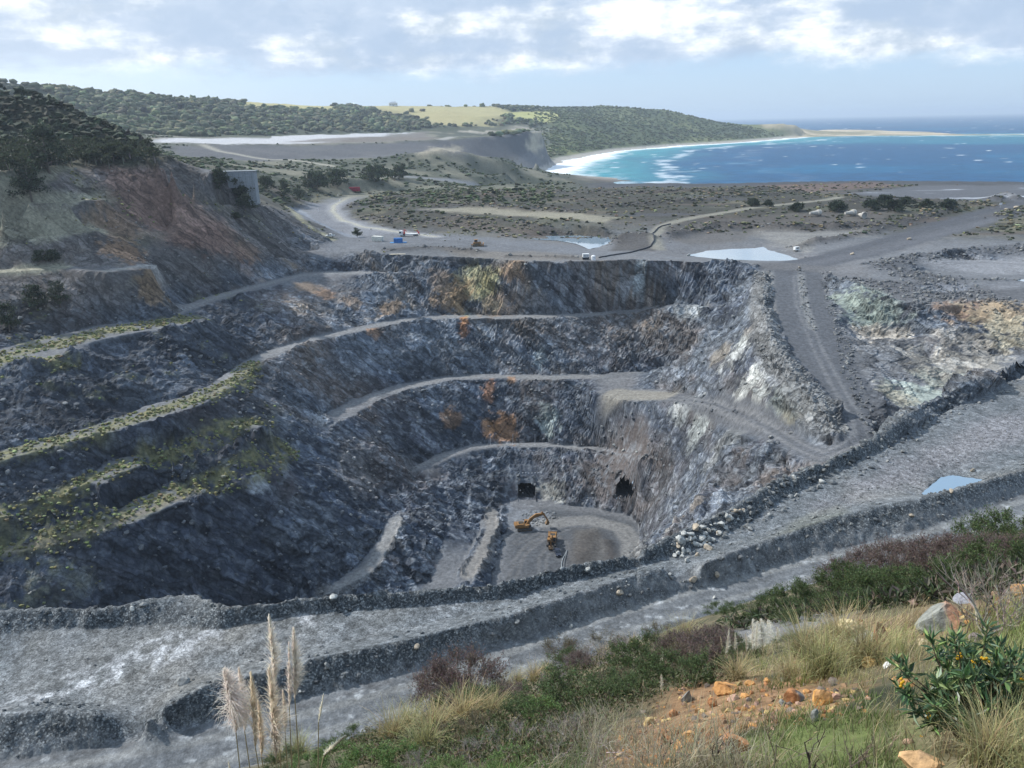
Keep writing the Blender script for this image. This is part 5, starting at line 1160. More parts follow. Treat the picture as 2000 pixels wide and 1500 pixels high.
def pampas_on_hill(px, top, bot, fl, cl, label, group, w=1.0):
    x, y, z, t = (float(q[0]) for q in hit_hill(px, bot + 14)); r_ = np.array([x, y, z - .03]); tt = t - .2
    top += R3.uniform(-5, 5); pampas(to_t(px + R3.uniform(-5, 5), top, tt), to_t(px + R3.uniform(-3, 3), bot + R3.uniform(-4, 4), tt), r_, R3, fl, cl, label=label, group=group, n=420, stem=.007, droop=.5)
for i_, (px, a, b, f_) in enumerate(((1464,1247,1272,1.2),(1470,1217,1272,1.3),(1478,1220,1272,1.3),(1487,1214,1270,1.5),(1495,1217,1266,1.3),(1500,1221,1262,1.4),(1517,1232,1262,1.3))):
    pampas_on_hill(px, a - 6, b - 4, f_ * 1.35, (.66, .62, .54), 'white pampas plume, %s from the left in the bright clump above the orange stones' % ORD[i_], 'white pampas clump')
for px, a, b, lb in ((1420,1225,1282,'tan pampas plume left of the white clump, the taller of two'), (1433,1232,1276,'tan pampas plume left of the white clump, nearer to it'), (1411,1247,1280,'thin pale pampas plume at the left end by the tan ones'), (1458,1234,1272,'thin tan pampas plume touching the white clump'),
        (1291,1270,1303,'lone white pampas plume above the brown shrub'), (1292,1322,1348,'lone small white pampas plume low in the green scrub'), (1256,1328,1347,'thin tan pampas spike low in the green scrub')):
    pampas_on_hill(px, a, b, .9 if 'white' in lb else .6, (.56, .52, .44) if 'white' in lb else (.56, .49, .36), lb, None)

# ------------------------------------------------------------------ stones on the near slope
def stone(px, py, w, h, col, seed, label, name='orange_stone', cat='stone', col2=None, group=None, sub=3, sink=.22, flat=.8):
    """a single angular stone, w by h pixels as the photograph shows it"""
    x, y, z, t = (float(q[0]) for q in hit_hill(px, py + h * .42)); W_, H_ = w * t / F, h * t / F * 1.12
    r = np.random.default_rng(seed); v, tr = rock_shape(seed, sub, .12, 1.0); v = v / np.ptp(v, axis=0) * np.array([W_, W_ * r.uniform(.75, 1.0), H_])
    n = fbm(v[:, 0] / W_ * 3, v[:, 1] / W_ * 3, v[:, 2] / W_ * 3, 1.0, 4, seed); c = np.asarray(col)[None] * (1 + .28 * n[:, None])
    n2 = fbm(v[:, 0] / W_ * 2, v[:, 1] / W_ * 2, v[:, 2] / W_ * 2, 1.0, 3, seed + 5); c2 = np.asarray(col2 if col2 is not None else (.15, .13, .12))
    k = sstep(n2, .05, .45)[:, None] * (0 if col2 is not None else .35)
    if col2 is not None: k = np.maximum(k, sstep(v[:, 0] / W_ + .25 * n2, .08, .2)[:, None])
    c = c * (1 - k) + c2 * k; v = v * (1 + .05 * n[:, None])
    me = new_mesh(name, v, tris=tr, smooth=False, col=np.clip(c, .02, .8))
    o = link(name, me, M_STONE, None, label, cat, group); o.location = (x, y, z + H_ * (.5 - sink)); o.rotation_euler = (r.uniform(-.15, .15), r.uniform(-.15, .15), r.uniform(-.3, .3)); return o
for i, (px, py, w, h, c, lb, c2) in enumerate(STONES):
    stone(px, py, w, h, c, 900 + i, lb, col2=c2)
# loose chips
pos = np.vstack([in_screen(DIRT, 620, R3), in_screen([(1600,1270),(1650,1220),(1860,1190),(2000,1140),(2050,1200),(1860,1250),(1700,1280)], 160, R3), in_screen([(1380,1400),(1700,1340),(1700,1400),(1500,1430)], 160, R3)])
nn = len(pos); tt = np.hypot(pos[:, 0], pos[:, 1]); sz = (.0016 * tt + .006) * (.4 + 2.6 * R3.uniform(0, 1, nn) ** 3); cl = np.array([OR, OB, YL, PK, (.2, .16, .13), (.30, .19, .11)])[R3.integers(0, 6, nn)] * R3.uniform(.45, 1.05, (nn, 1))
link('stone_chips', scatter(ROCKS, np.column_stack([pos, hill_z(pos[:, 0], pos[:, 1]) + .2 * sz]), sz, cl, R3).mesh('stone_chips'), M_STONE, label='orange and brown stone chips strewn over the bare dirt patch', cat='gravel', kind='stuff')

# ------------------------------------------------------------------ bare stems, bleached bush, leafy shrub with yellow flowers
def fork(buf, p, d, L, rad, depth, rng, col, spread=.5, up=.25, kids=(2, 4)):
    q = p + d * L; m = p + d * L * .5 + rng.normal(size=3) * L * .06
    v, t = tube(np.array([p, m, q]), [rad, rad * .85, rad * .65], 4 if rad > .004 else 3); buf.add(v, t, jit(col, 1, rng, .15)[0])
    if depth == 0: return
    for _ in range(rng.integers(*kids)):
        e = d + rng.normal(size=3) * spread + np.array([0, 0, up]); e /= np.linalg.norm(e); s = rng.uniform(.35, 1.0)
        fork(buf, p * (1 - s) + q * s, e, L * rng.uniform(.55, .85), rad * .6, depth - 1, rng, col, spread, up, kids)
def woody(name, px, py, hpx, nst, rad, depth, col, seed, label, cat, spread=.5, up=.25, lean=.25, kids=(2, 4)):
    x, y, z, t = (float(q[0]) for q in hit_hill(px, py)); rng = np.random.default_rng(seed); H_ = hpx * t / F; buf = Buf()
    for i in range(nst):
        d = np.array([rng.normal(0, lean), rng.normal(0, lean), 1.0]); d /= np.linalg.norm(d)
        fork(buf, np.array([rng.normal(0, .03 * nst ** .5), rng.normal(0, .03 * nst ** .5), -.04]), d, H_ * rng.uniform(.4, .55), rad * rng.uniform(.8, 1.2), depth, rng, col, spread, up, kids)
    o = link(name, buf.mesh(name), M_BARK, None, label, cat); o.location = (x, y, z); return o
woody('bare_bush', 1945, 1240, 150, 11, .013, 4, (.33, .28, .235), 71, 'bleached leafless bush of pale twigs at the right edge above the leafy shrub', 'bush', .42, .22, .42)
woody('bare_bush', 1990, 1215, 130, 7, .010, 4, (.36, .31, .26), 72, 'second pale leafless bush cut by the right edge of the photo', 'bush', .42, .22, .4)
woody('bare_bush', 1905, 1235, 90, 5, .007, 3, (.15, .11, .09), 73, 'darker leafless twigs at the left of the bleached bush', 'bush', .42, .22, .4)
for i, (px, py, h, lb) in enumerate(((1290,1505,150,'dark leafless stem leaning at the left end of the row along the bottom edge'),(1400,1515,135,'dark leafless stem right of the red-orange block'),(1465,1510,120,'dark leafless stem second from the red-orange block'),(1525,1520,180,'tall grey seed stem in front of the bright orange block'),(1582,1515,165,'tallest dark stem with side twigs below the bright orange block'),(1570,1520,110,'short dark stem beside the tallest one'),(1655,1515,110,'brown leafless stem in the green grass'),(1672,1510,120,'brown leafless stem with forked top in the green grass'),(1700,1515,95,'short brown stem right of the forked one'),(1345,1520,100,'thin dark stem below the rounded orange stone'),(1900,1515,100,'brown leafless stem at the bottom right in straw grass'))):
    woody('bare_sapling', px, py, h, 1, .008, 3, (.075, .055, .05) if 'dark' in lb else (.17, .13, .10), 300 + i, lb, 'sapling', .45, .35, .12, (1, 4))
for i, (px, py, h) in enumerate(((960,1500,60),(1040,1480,60),(1100,1500,80),(1140,1470,60),(1180,1500,80),(1220,1450,50),(1240,1490,70),(1300,1480,60),(1360,1490,60))):
    woody('dead_twigs', px, py, h, 7, .0045, 3, (.30, .26, .22), 330 + i, 'bleached sprawl of dead twigs, %s from the left along the bottom edge' % ORD[i], 'twigs', .8, -.05, .9)['group'] = 'bleached dead twigs'
x, y, z, t = (float(q[0]) for q in hit_hill(1880, 1452)); rng = np.random.default_rng(404)
shrub = thing('leafy_shrub', (x, y, z), 0, 'leafy dark green shrub with yellow flowers at the right of the near slope', 'shrub')
sb, fb = Buf(), Buf(); LP, LD, fl_pts = [], [], []
for i in range(70):
    a = rng.uniform(0, 6.283); q = rng.uniform(.15, 1.0); e = np.array([math.cos(a) * .52 * q + .05, math.sin(a) * .45 * q, rng.uniform(.30, .78) * (1.12 - .45 * q)])
    m = e * .5 + np.array([0, 0, .06]); pts = np.array([e * .04, m * .6, m, e * .8, e]); v, tr = tube(pts, [.008, .006, .005, .004, .002], 4); sb.add(v, tr, jit((.10, .075, .05), 1, rng)[0]); fl_pts.append(e)
    for s in np.linspace(.30, 1.0, 34):
        b = (pts[2] * (1 - s) + e * s) if s > .5 else (pts[1] * (1 - s) + pts[3] * s); d = rng.normal(size=3) * .8 + e / np.linalg.norm(e) * .55 + np.array([0, 0, .15]); LP.append(b); LD.append(d)
LP, LD = np.array(LP), np.array(LD); nl = len(LP)
fb.add(*leaves(LP, LD, rng.uniform(.055, .115, nl), rng.uniform(.014, .026, nl), np.where((rng.uniform(size=nl) < .25)[:, None], jit((.19, .27, .10), nl, rng, .2), jit((.078, .135, .064), nl, rng, .25)), rng))
link('stems', sb.mesh('stems'), M_BARK, shrub); link('foliage', fb.mesh('foliage'), attr_mat('glossy_leaf', .42, .5, .22), shrub)
flm = Buf(); v, tr = ICO1
for k in range(5):
    flm.add(v * .011 + rng.normal(size=3) * .013, tr, (.62, .36, .02))
flm = flm.mesh('flower', True)
for px, py in ((1873,1283),(1763,1333),(1932,1372),(1939,1380),(1925,1285),(1905,1296),(1996,1327),(1815,1400),(1850,1492)):
    tp = to_t(px, py, t * .97); f_ = link('flower', flm, M_LEAF, shrub); f_.location = tuple(tp - np.array([x, y, z])); f_.rotation_euler = (rng.uniform(0, 3), rng.uniform(0, 3), 0)
for i, (px, py, sc_) in enumerate(((1975,1330,1.0), (1960,1290,.8), (1800,1400,.7))):
    x2, y2, z2, t2 = (float(q[0]) for q in hit_hill(px, py + 40)); s2 = thing('leafy_shrub', (x2, y2, z2), 2.1 * i + 1, ('leafy green shrub cut by the right edge behind the flowering one', 'smaller leafy shrub at the foot of the bleached bush', 'low leafy sprig at the left foot of the flowering shrub')[i], 'shrub'); s2.scale = (sc_ * .8,) * 3
    link('stems', shrub.children[0].data, M_BARK, s2); link('foliage', shrub.children[1].data, M_LEAF, s2)
# ------------------------------------------------------------------ trees and scrub away from the camera
R4 = np.random.default_rng(44)
def dome(seed, rings=3, m=6, skirt=-.25, rag=.34):
    r = np.random.default_rng(seed); V, T = [], []
    for i in range(rings):
        e = skirt + (1.5 - skirt) * i / rings; rr = math.cos(max(e, -.3)) * (.78 if i == 0 else 1)
        for j in range(m):
            a = (j + .5 * (i % 2)) / m * 6.283; k = 1 + r.normal() * rag; V.append((math.cos(a) * rr * k, math.sin(a) * rr * k, math.sin(e) * (1 + r.normal() * rag * .7)))
    V.append((r.normal() * .15, r.normal() * .15, 1.0))
    for i in range(rings - 1):
        for j in range(m):
            p, q = i * m + j, i * m + (j + 1) % m; T += [(p, q, q + m), (p, q + m, p + m)]
    for j in range(m): T.append(((rings - 1) * m + j, (rings - 1) * m + (j + 1) % m, rings * m))
    return np.array(V), np.array(T)
DOMES = [dome(500 + i) for i in range(8)]
SMALL = [dome(540 + i, 2, 5, 0.0, .3) for i in range(6)]
def from_mask(mask, n, rng, power=1.0):
    """ground points drawn with a mask as density, evenly over real area"""
    area = np.gradient(np.exp(LRV))[:, None] * np.exp(LRV)[:, None] * np.gradient(AZV)[None, :]
    w = (mask * area ** power).ravel(); c = np.cumsum(w); k = np.searchsorted(c, rng.uniform(0, c[-1], n)); i, j = np.unravel_index(k, TX.shape)
    lr = LRV[i] + rng.uniform(-.5, .5, n) * np.gradient(LRV)[i]; az = AZV[j] + rng.uniform(-.5, .5, n) * np.gradient(AZV)[j]
    x, y = np.exp(lr) * np.sin(az), np.exp(lr) * np.cos(az); return np.column_stack([x, y, ground(x, y)]), (i, j)
# distant woods: one mass
pos, _ = from_mask(WOOD * (RR < 2900), 8600, R4, .8)
n_ = len(pos); sz = 4.2 + 5.5 * R4.uniform(0, 1, n_) ** 1.6; edge = fbm(pos[:, 0], pos[:, 1], pos[:, 0] * 0, .006, 3, 901)
cl = jit((.075, .088, .046), n_, R4, .32) * (1 + .6 * edge[:, None]); cl = np.where((R4.uniform(size=n_) < .22)[:, None], jit((.135, .14, .075), n_, R4, .2), cl)
wb = scatter(DOMES, pos + np.array([0, 0, 1.5]), sz, cl, R4, .12, R4.uniform(.5, .95, n_))
link('far_woods', wb.mesh('far_woods', True), M_CROWN, label='wooded ridges far behind the mine', cat='woods', kind='stuff')
# heath on the headland and dunes
hm = sstep(RR, 1500, 1700) * sstep(TX / TY, .02, .06) * (PZ > 8) * (1 - sstep(TX / TY, .33, .37)) * (RR < 3400)
pos, _ = from_mask(hm, 5200, R4, .8); n_ = len(pos)
g_ = fbm(pos[:, 0], pos[:, 1], pos[:, 0] * 0, .008, 4, 621, .6)
cl = jit((.075, .092, .036), n_, R4, .22) * (1 + .7 * g_[:, None])
hb2 = scatter(SMALL, pos, R4.uniform(2.5, 6.5, n_), np.clip(cl, .015, .4), R4, .1, R4.uniform(.45, .8, n_))
md = sstep(RR, 520, 640) * (1 - sstep(RR, 1150, 1250)) * (1 - sstep(TX / TY, .03, .09)) * (TX / TY > -.75) * (C.mean(-1) < .085) * (C[..., 1] > C[..., 2] * 1.12)
pos, _ = from_mask(md, 4200, R4, .7); n_ = len(pos)
hb2.add(*scatter(SMALL, pos, R4.uniform(.9, 3.0, n_), jit((.060, .074, .038), n_, R4, .3), R4, .1, R4.uniform(.5, .9, n_)).arrays())
pm = sstep(RR, 430, 480) * (1 - sstep(RR, 780, 860)) * (TX / TY > -.28) * (C.mean(-1) < .115) * (.25 + bankm + sstep(hum, .0, .4)) * (C[..., 2] < C[..., 0] * 1.02)
pos, _ = from_mask(pm, 5200, R4, .7); n_ = len(pos)
hb2.add(*scatter(SMALL, pos, R4.uniform(.4, 1.9, n_), np.where((R4.uniform(size=n_) < .62)[:, None], jit((.052, .058, .036), n_, R4, .3), jit((.19, .17, .105), n_, R4, .25)), R4, .1, R4.uniform(.4, .8, n_)).arrays())
link('coastal_scrub', hb2.mesh('coastal_scrub'), M_CROWN, label='low coastal scrub over dunes, plateau and headland', cat='scrub', kind='stuff')
# tufts on the benches and flanks
tm = np.clip(olive * 1.2 * (RR < 420) + .30 * up * sstep(NZ_L + .5 * NZ_M, .0, .5), 0, 1)
pos, _ = from_mask(tm, 3600, R4, .8); n_ = len(pos)
tb = scatter(SMALL, pos, R4.uniform(.25, .75, n_), np.where((R4.uniform(size=n_) < .55)[:, None], jit((.19, .185, .085), n_, R4, .25), jit((.12, .13, .06), n_, R4, .25)), R4, .15, R4.uniform(.6, 1.2, n_))
link('bench_tufts', tb.mesh('bench_tufts'), M_CROWN, label='olive tufts growing along the benches of the left pit wall', cat='vegetation', kind='stuff')
# near left hill: trees with trunks, the ones that show largest are things of their own
def tree_parts(seed, w=1.0, h=2.3):
    r = np.random.default_rng(seed); cb, tb_ = Buf(), Buf()
    top = []
    for i in range(r.integers(2, 4)):
        e = np.array([r.normal() * .28 * w, r.normal() * .28 * w, h * r.uniform(.62, .8)]); v, t = tube(np.array([[0, 0, -.3], e * .5 + r.normal(size=3) * .06, e]), [.07, .055, .03], 4); tb_.add(v, t, jit((.22, .20, .17), 1, r)[0]); top.append(e)
    nl = 170; k = r.integers(0, len(top), nl); u = r.normal(size=(nl, 3)); u /= np.linalg.norm(u, axis=1, keepdims=True); rad = r.uniform(.55, 1.0, nl)[:, None]
    pos = np.array(top)[k] + u * rad * np.array([.80 * w, .80 * w, .52]); 
    cb.add(*leaves(pos, u * .6 + r.normal(size=(nl, 3)) * .7 + np.array([0, 0, .2]), r.uniform(.28, .55, nl), r.uniform(.20, .38, nl), jit((.052, .062, .034), nl, r, .28, .06), r))
    return tb_.mesh('trunk', True), cb.mesh('crown')
TREES = [tree_parts(600 + i) for i in range(6)]
wm = woods_m * (1 - sstep(TX / TY, -.46, -.42))
allp, _ = from_mask(wm, 9000, R4, .9)
px_, py_ = to_px(allp[:, 0], allp[:, 1], allp[:, 2]); dist = np.linalg.norm(allp - np.array([0, 0, CAMZ]), axis=1)
vis = (px_ > -20) & (px_ < 360) & (dist < 440)
order = np.argsort(dist + 1e4 * ~vis); big = order[np.linspace(0, max(int(vis.sum()) - 1, 1), 300).astype(int)]
big = np.unique(big); rest = np.setdiff1d(np.arange(len(allp)), big)
for i, k in enumerate(big):
    s = float(R4.uniform(1.9, 3.0)); o = thing('hill_tree', tuple(allp[k]), float(R4.uniform(0, 6.28)), 'dark evergreen tree in the dense wood on the near left hill', 'tree', 'trees on the near left hill'); o.scale = (s, s, s * float(R4.uniform(.85, 1.2)))
    tr_, cr_ = TREES[i % 6]; link('trunk', tr_, M_BARK, o); link('crown', cr_, M_LEAF, o)
rp = allp[rest]; n_ = len(rp)
link('hill_woods', scatter(SMALL, rp + np.array([0, 0, 2.2]), R4.uniform(1.3, 3.2, n_), jit((.036, .044, .026), n_, R4, .28), R4, .12, R4.uniform(.8, 1.3, n_)).mesh('hill_woods'), M_CROWN, label='close-growing evergreen wood covering the near left hill', cat='woods', kind='stuff')
def big_tree(px, py, wpx, hpx, label, dead=False, col=(.040, .054, .032)):
    x, y, z = hit1(px, py); t = math.hypot(x, y); W_, H_ = wpx * t / F, hpx * t / F; r = np.random.default_rng(int(px * 7 + py)); cb, tb_ = Buf(), Buf()
    v, t_ = tube(np.array([[0, 0, -.5], [.1, 0, H_ * .4], [0, .1, H_ * .9]]), [.028 * H_, .02 * H_, .006 * H_], 6); tb_.add(v, t_, (.16, .14, .12)); tips = []
    for i in range(26):
        k = r.uniform(.15, .95); a = r.uniform(0, 6.283); L = W_ * .5 * (1.1 - k) ** .6 * r.uniform(.7, 1.1); b = np.array([0, 0, H_ * k]); e = b + np.array([math.cos(a) * L, math.sin(a) * L, .12 * H_ * r.uniform(.2, 1)])
        v, t_ = tube(np.array([b, (b + e) / 2, e]), [.008 * H_, .006 * H_, .003 * H_], 4); tb_.add(v, t_, (.15, .13, .11)); tips += [b * (1 - s) + e * s for s in (.35, .55, .75, .9, 1.0)]
    o = thing('dark_tree', (x, y, z), 0, label, 'tree'); link('trunk', tb_.mesh('trunk', True), M_BARK, o)
    tips = np.array(tips); nl = 1500; k = r.integers(0, len(tips), nl); pos = tips[k] + r.normal(size=(nl, 3)) * np.array([.055, .055, .04]) * (W_ + H_) * .5
    cb.add(*leaves(pos, r.normal(size=(nl, 3)) + np.array([0, 0, .5]), W_ * r.uniform(.05, .10, nl), W_ * r.uniform(.03, .06, nl), jit(col, nl, r, .3), r)); link('crown', cb.mesh('crown'), M_LEAF, o)
for px, py, w, h, lb in ((96,338,70,75,'dark spreading evergreen at the foot of the left wooded hill'),(62,392,60,60,'dark evergreen below the spreading one, against the left rock bench'),(20,648,50,45,'dark bushy tree at the left edge above the grassy bench'),(105,512,34,20,'low dark green bush beside the pale log on the upper bench'),(80,512,30,18,'low green bush left of the pale log on the upper bench'),(118,600,36,45,'dark bushy tree on the brown rock face at left'),(70,600,46,40,'dark tree cluster on the brown rock face at the left edge'),
        (465,390,60,36,'dark wind-shaped bush in front of the concrete bin'),(430,372,50,34,'rounded green bush on the ridge left of the concrete bin'),(480,412,44,26,'dark bush at the foot of the concrete bin'),(556,388,30,32,'dark upright tree right of the concrete bin'),(585,392,26,26,'dark tree beside the upright one near the bend'),(698,463,22,16,'small dark bush at the end of the side road'),(460,427,26,10,'low dark bush on the track below the concrete bin'),
        (520,372,40,24,'green bush behind the concrete bin'),(620,372,60,34,'wide green bush left of the red container'),(660,364,50,30,'round green bush just left of the red container'),(735,352,60,26,'dark green thicket above the road bend'),(780,350,50,24,'dark green thicket right of the one above the road bend')):
    big_tree(px, py, w, h, lb, col=(.048, .066, .034) if px > 500 else (.040, .054, .032))
plb = [('low dark bush on the plateau %s' % s) for s in ('nearest left of the lying concrete cones', 'between the lying concrete cones', 'behind the round concrete cone', 'right of the round concrete cone', 'at the far right by the haul road', 'second from the far right by the haul road', 'in the middle of the row by the haul road', 'left of the row by the haul road', 'on the dark bank west of the track', 'next to the one on the dark bank')]
for (px, py, w, h), lb in zip(((1560,412,40,12),(1635,412,46,14),(1700,410,40,15),(1745,412,44,16),(1850,410,36,12),(1810,406,30,12),(1770,402,36,14),(1730,398,36,14),(1470,402,30,12),(1500,403,24,11)), plb):
    big_tree(px, py, w, h, lb)
# ------------------------------------------------------------------ loose rock
R5 = np.random.default_rng(55)
GREY = np.array([(.10, .105, .105), (.15, .155, .152), (.22, .225, .215), (.30, .30, .28), (.08, .083, .086)])
def rubble(mask, n, lo, hi, rng, pal=GREY, power=.8, wts=(.3, .3, .2, .08, .12)):
    pos, ij = from_mask(mask, n, rng, power); k = len(pos); s = lo + (hi - lo) * rng.uniform(0, 1, k) ** 3
    cl = pal[rng.choice(len(pal), k, p=wts)] * rng.uniform(.75, 1.2, (k, 1)); cl = .5 * cl + .6 * C[ij] * rng.uniform(.7, 1.3, (k, 1)); return scatter(ROCKS, pos + np.array([0, 0, .25]) * s[:, None], s, cl, rng, .8)
rb = rubble(terr_rub * (RR > 52) * (RR < 140), 8600, .05, .32, R5)
rb.add(*rubble((1 - sstep(RR, 115, 150)) * (RR > 52) * (hd > 4.6), 2400, .04, .16, R5).arrays())
mk = road([(1250,1085),(1330,1045),(1430,1000),(1520,945),(1600,915),(1700,870),(1800,805),(1950,735)], 5, 4); m_ = np.zeros(TX.shape); m_[mk.sl] = mk.v
rb.add(*rubble(m_, 1600, .12, .5, R5, wts=(.1, .2, .3, .3, .1)).arrays())
mk = zone([(1600,990),(1760,900),(1900,830),(2080,760),(2080,850),(1900,890),(1720,960)], 3); m_ = np.zeros(TX.shape); m_[mk.sl] = mk.v
rb.add(*rubble(m_, 1500, .04, .16, R5).arrays())
link('windrow_rubble', rb.mesh('windrow_rubble'), M_ROCK, label='broken grey rock heaped in the windrows along the haul road and terrace', cat='rubble', kind='stuff')
mb = np.zeros(TX.shape)
for pts, w in (([(1492,532),(1490,590),(1505,650),(1530,700),(1565,750),(1600,795),(1632,825)], 7), ([(1563,528),(1566,560),(1573,600),(1588,642)], 2.5), ([(1610,530),(1625,590),(1645,660),(1665,740),(1690,800),(1710,845)], 4)):
    grow(mb, road(pts, w, 2, .4))
rb = rubble(mb, 1700, .18, .75, R5, wts=(.15, .3, .3, .2, .05))
mb = np.zeros(TX.shape); grow(mb, zone([(1690,515),(1760,500),(1860,486),(2060,476),(2060,490),(1900,500),(1780,520),(1900,545),(2000,548),(1800,556)], 4)); grow(mb, zone([(1620,540),(1720,548),(1900,560),(2000,600),(1800,600),(1680,560)], 4))
rb.add(*rubble(mb, 1700, .25, 1.0, R5).arrays())
rb.add(*rubble(sstep(slope, .04, .12) * pit * (patch < .1), 5200, .22, .95, R5, power=.9, wts=(.25, .25, .2, .12, .18)).arrays())
mk = zone([(1020,1005),(1085,1000),(1090,1012),(1050,1022),(1030,1016)], 2); m_ = np.zeros(TX.shape); m_[mk.sl] = mk.v
rb.add(*rubble(m_, 160, .2, .8, R5, wts=(.1, .1, .3, .5, 0)).arrays())
rb.add(*rubble(bankm * (RR > 330) * (RR < 800), 1800, .3, 1.1, R5).arrays())
link('pit_rubble', rb.mesh('pit_rubble'), M_ROCK, label='scree and broken rock lying on pit walls, ramps and dumps', cat='rubble', kind='stuff')
BOULD = []
for i in range(7):
    v, t = rock_shape(700 + i, 2, .2, .85); nz = fbm(v[:, 0], v[:, 1], v[:, 2], 1.3, 3, 700 + i); BOULD.append({})
    for nm, c in (('pale', (.36, .365, .345)), ('grey', (.20, .205, .20)), ('tan', (.34, .29, .225))):
        BOULD[-1][nm] = new_mesh('boulder', v, tris=t, smooth=False, col=np.clip(np.array(c)[None] * (1 + .3 * nz[:, None]), .03, .8))
def boulder(px, py, wpx, tone, label, group=None, name='boulder', flat=1.0):
    x, y, z = hit1(px, py); t = math.sqrt(x * x + y * y + (z - CAMZ) ** 2); s = wpx * t / F * .5 / 1.05
    o = link(name, BOULD[R5.integers(0, 7)][tone], M_ROCK, None, label, 'boulder', group); o.location = (x, y, z + .3 * s * flat); o.scale = (s, s * R5.uniform(.8, 1.1), s * flat * R5.uniform(.8, 1.1)); o.rotation_euler = (R5.uniform(-.4, .4), R5.uniform(-.4, .4), R5.uniform(0, 6.28)); return o
PILE = np.array([(1312,1092),(1322,1050),(1352,1030),(1400,1012),(1455,992),(1462,1000),(1410,1040),(1385,1075),(1350,1100)], float)
c = R5.uniform(PILE.min(0), PILE.max(0), (600, 2)); c = c[poly_sd(PILE, c[:, 0], c[:, 1]) > 0][:62]
for i, (px, py) in enumerate(c):
    boulder(px, py, R5.uniform(6, 15) + 5 * (R5.uniform() < .2), 'pale' if R5.uniform() < .8 else 'tan', 'pale angular boulder in the heap on the pit-edge bund', 'pale boulder heap')
boulder(1330, 1062, 26, 'pale', 'largest pale boulder, at the left of the heap on the pit-edge bund')
for px, py, w, tn_, lb in ((650,1169,22,'pale','lone white boulder on the pit edge left of the middle'),(1147,1113,13,'pale','white boulder on the pit-edge bund just below the excavators'),(640,1302,16,'grey','grey boulder stuck in the dark windrow right of the pampas'),(585,1352,8,'pale','small white rock at the windrow foot behind the pampas'),(357,1335,22,'grey','grey block on the windrow crest left of the pampas'),(280,1182,14,'grey','grey-green block on the bund at the left'),(258,1190,10,'pale','small pale rock below the grey-green block'),(815,1265,16,'tan','tan rock in the windrow face'),(1010,1215,12,'grey','grey rock high in the windrow face'),(1210,1160,14,'tan','tan rock in the windrow near the gap'),(1355,1135,18,'tan','tan rock in the gap of the windrow'),(1400,1125,15,'tan','tan rock just right of the windrow gap'),(1395,1168,8,'pale','pale rock on the verge of the haul road'),(1115,1224,10,'pale','pale stone at the foot of the windrow'),(1780,1008,12,'tan','tan rock on the windrow below the pond'),(1858,960,10,'tan','tan rock in the pond margin'),(1605,942,14,'pale','pale rock on the terrace above the windrow end'),(1552,935,14,'pale','pale rock on the bund near the hairpin'),(1900,920,10,'tan','tan rock on the windrow right of the pond'),(1508,965,12,'grey','grey rock on the bund below the hairpin'),(1930,732,14,'tan','tan boulder in the row at the right edge above the terrace'),(1945,735,12,'tan','second tan boulder in the row at the right edge above the terrace'),(1958,733,12,'tan','third tan boulder in the row at the right edge above the terrace'),(685,1006,8,'pale','white rock on the dark left wall of the pit'),(1199,870,7,'pale','white stone at the right end of the lowest bench'),(1217,880,7,'pale','second white stone at the right end of the lowest bench'),(1243,883,7,'pale','third white stone at the right end of the lowest bench'),(1404,1205,14,'pale','white rock on the near road verge by the shrubs'),(1418,1206,10,'pale','smaller white rock on the near road verge'),(1345,500,10,'pale','pale rock at the left end of the larger pond')):
    boulder(px, py, w, tn_, lb)
M_CONC = attr_mat('weathered_concrete', .9, .2, 0, .22, 1.2, .2)
def blockv(cx, cy, cz, sx, sy, sz):
    v = np.array([(x, y, z) for x in (-.5, .5) for y in (-.5, .5) for z in (-.5, .5)]) * np.array([sx, sy, sz]) + np.array([cx, cy, cz])
    t = np.array([(0, 1, 3), (0, 3, 2), (4, 6, 7), (4, 7, 5), (0, 4, 5), (0, 5, 1), (2, 3, 7), (2, 7, 6), (0, 2, 6), (0, 6, 4), (1, 5, 7), (1, 7, 3)]); return v, t
for px, py, lb in ((1775,468,'pale block in the middle of the haul road, upper of two'),(1665,497,'pale block in the middle of the haul road, lower of two'),(1562,524,'pale block at the head of the ramp divider'),(1984,410,'pale block where the haul road leaves at the right'),(1966,411,'flat pale block beside the road sign at the right')):
    boulder(px, py, 9, 'tan', lb, None, 'marker_rock', .8)
# ------------------------------------------------------------------ machines and built things
M_PAINT = attr_mat('dusty_paint', .7, .3, 0, .38, 1.8, .0)
M_GLASS = attr_mat('cab_glass', .12, .6)
YEL, DK, GLS, WHT, RUB = (.25, .135, .05), (.045, .043, .04), (.02, .025, .03), (.68, .69, .68), (.03, .03, .03)
def box(b, c, s, col, taper=1.0, sh=0.0):
    v, t = blockv(0, 0, 0, 1, 1, 1); k = np.where(v[:, 2:3] > 0, taper, 1.0); v = np.column_stack([v[:, 0:1] * k * s[0] + (v[:, 2:3] > 0) * sh, v[:, 1:2] * k * s[1], v[:, 2:3] * s[2]]) + np.array(c); b.add(v, t, col)
def prism(b, poly, y0, y1, col):
    """outline in the x-z plane pushed out between y0 and y1"""
    P = np.array(poly, float); n = len(P); v = np.vstack([np.column_stack([P[:, 0], np.full(n, y0), P[:, 1]]), np.column_stack([P[:, 0], np.full(n, y1), P[:, 1]])])
    c = P.mean(0); v = np.vstack([v, [(c[0], y0, c[1]), (c[0], y1, c[1])]]); t = []
    for i in range(n):
        j = (i + 1) % n; t += [(i, j, n + j), (i, n + j, n + i), (2 * n, j, i), (2 * n + 1, n + i, n + j)]
    b.add(v, np.array(t), col)
def cyl(b, p, q, r, col, sides=12, r2=None):
    v, t = tube(np.array([p, q]), [r, r if r2 is None else r2], sides); b.add(v, t, col)
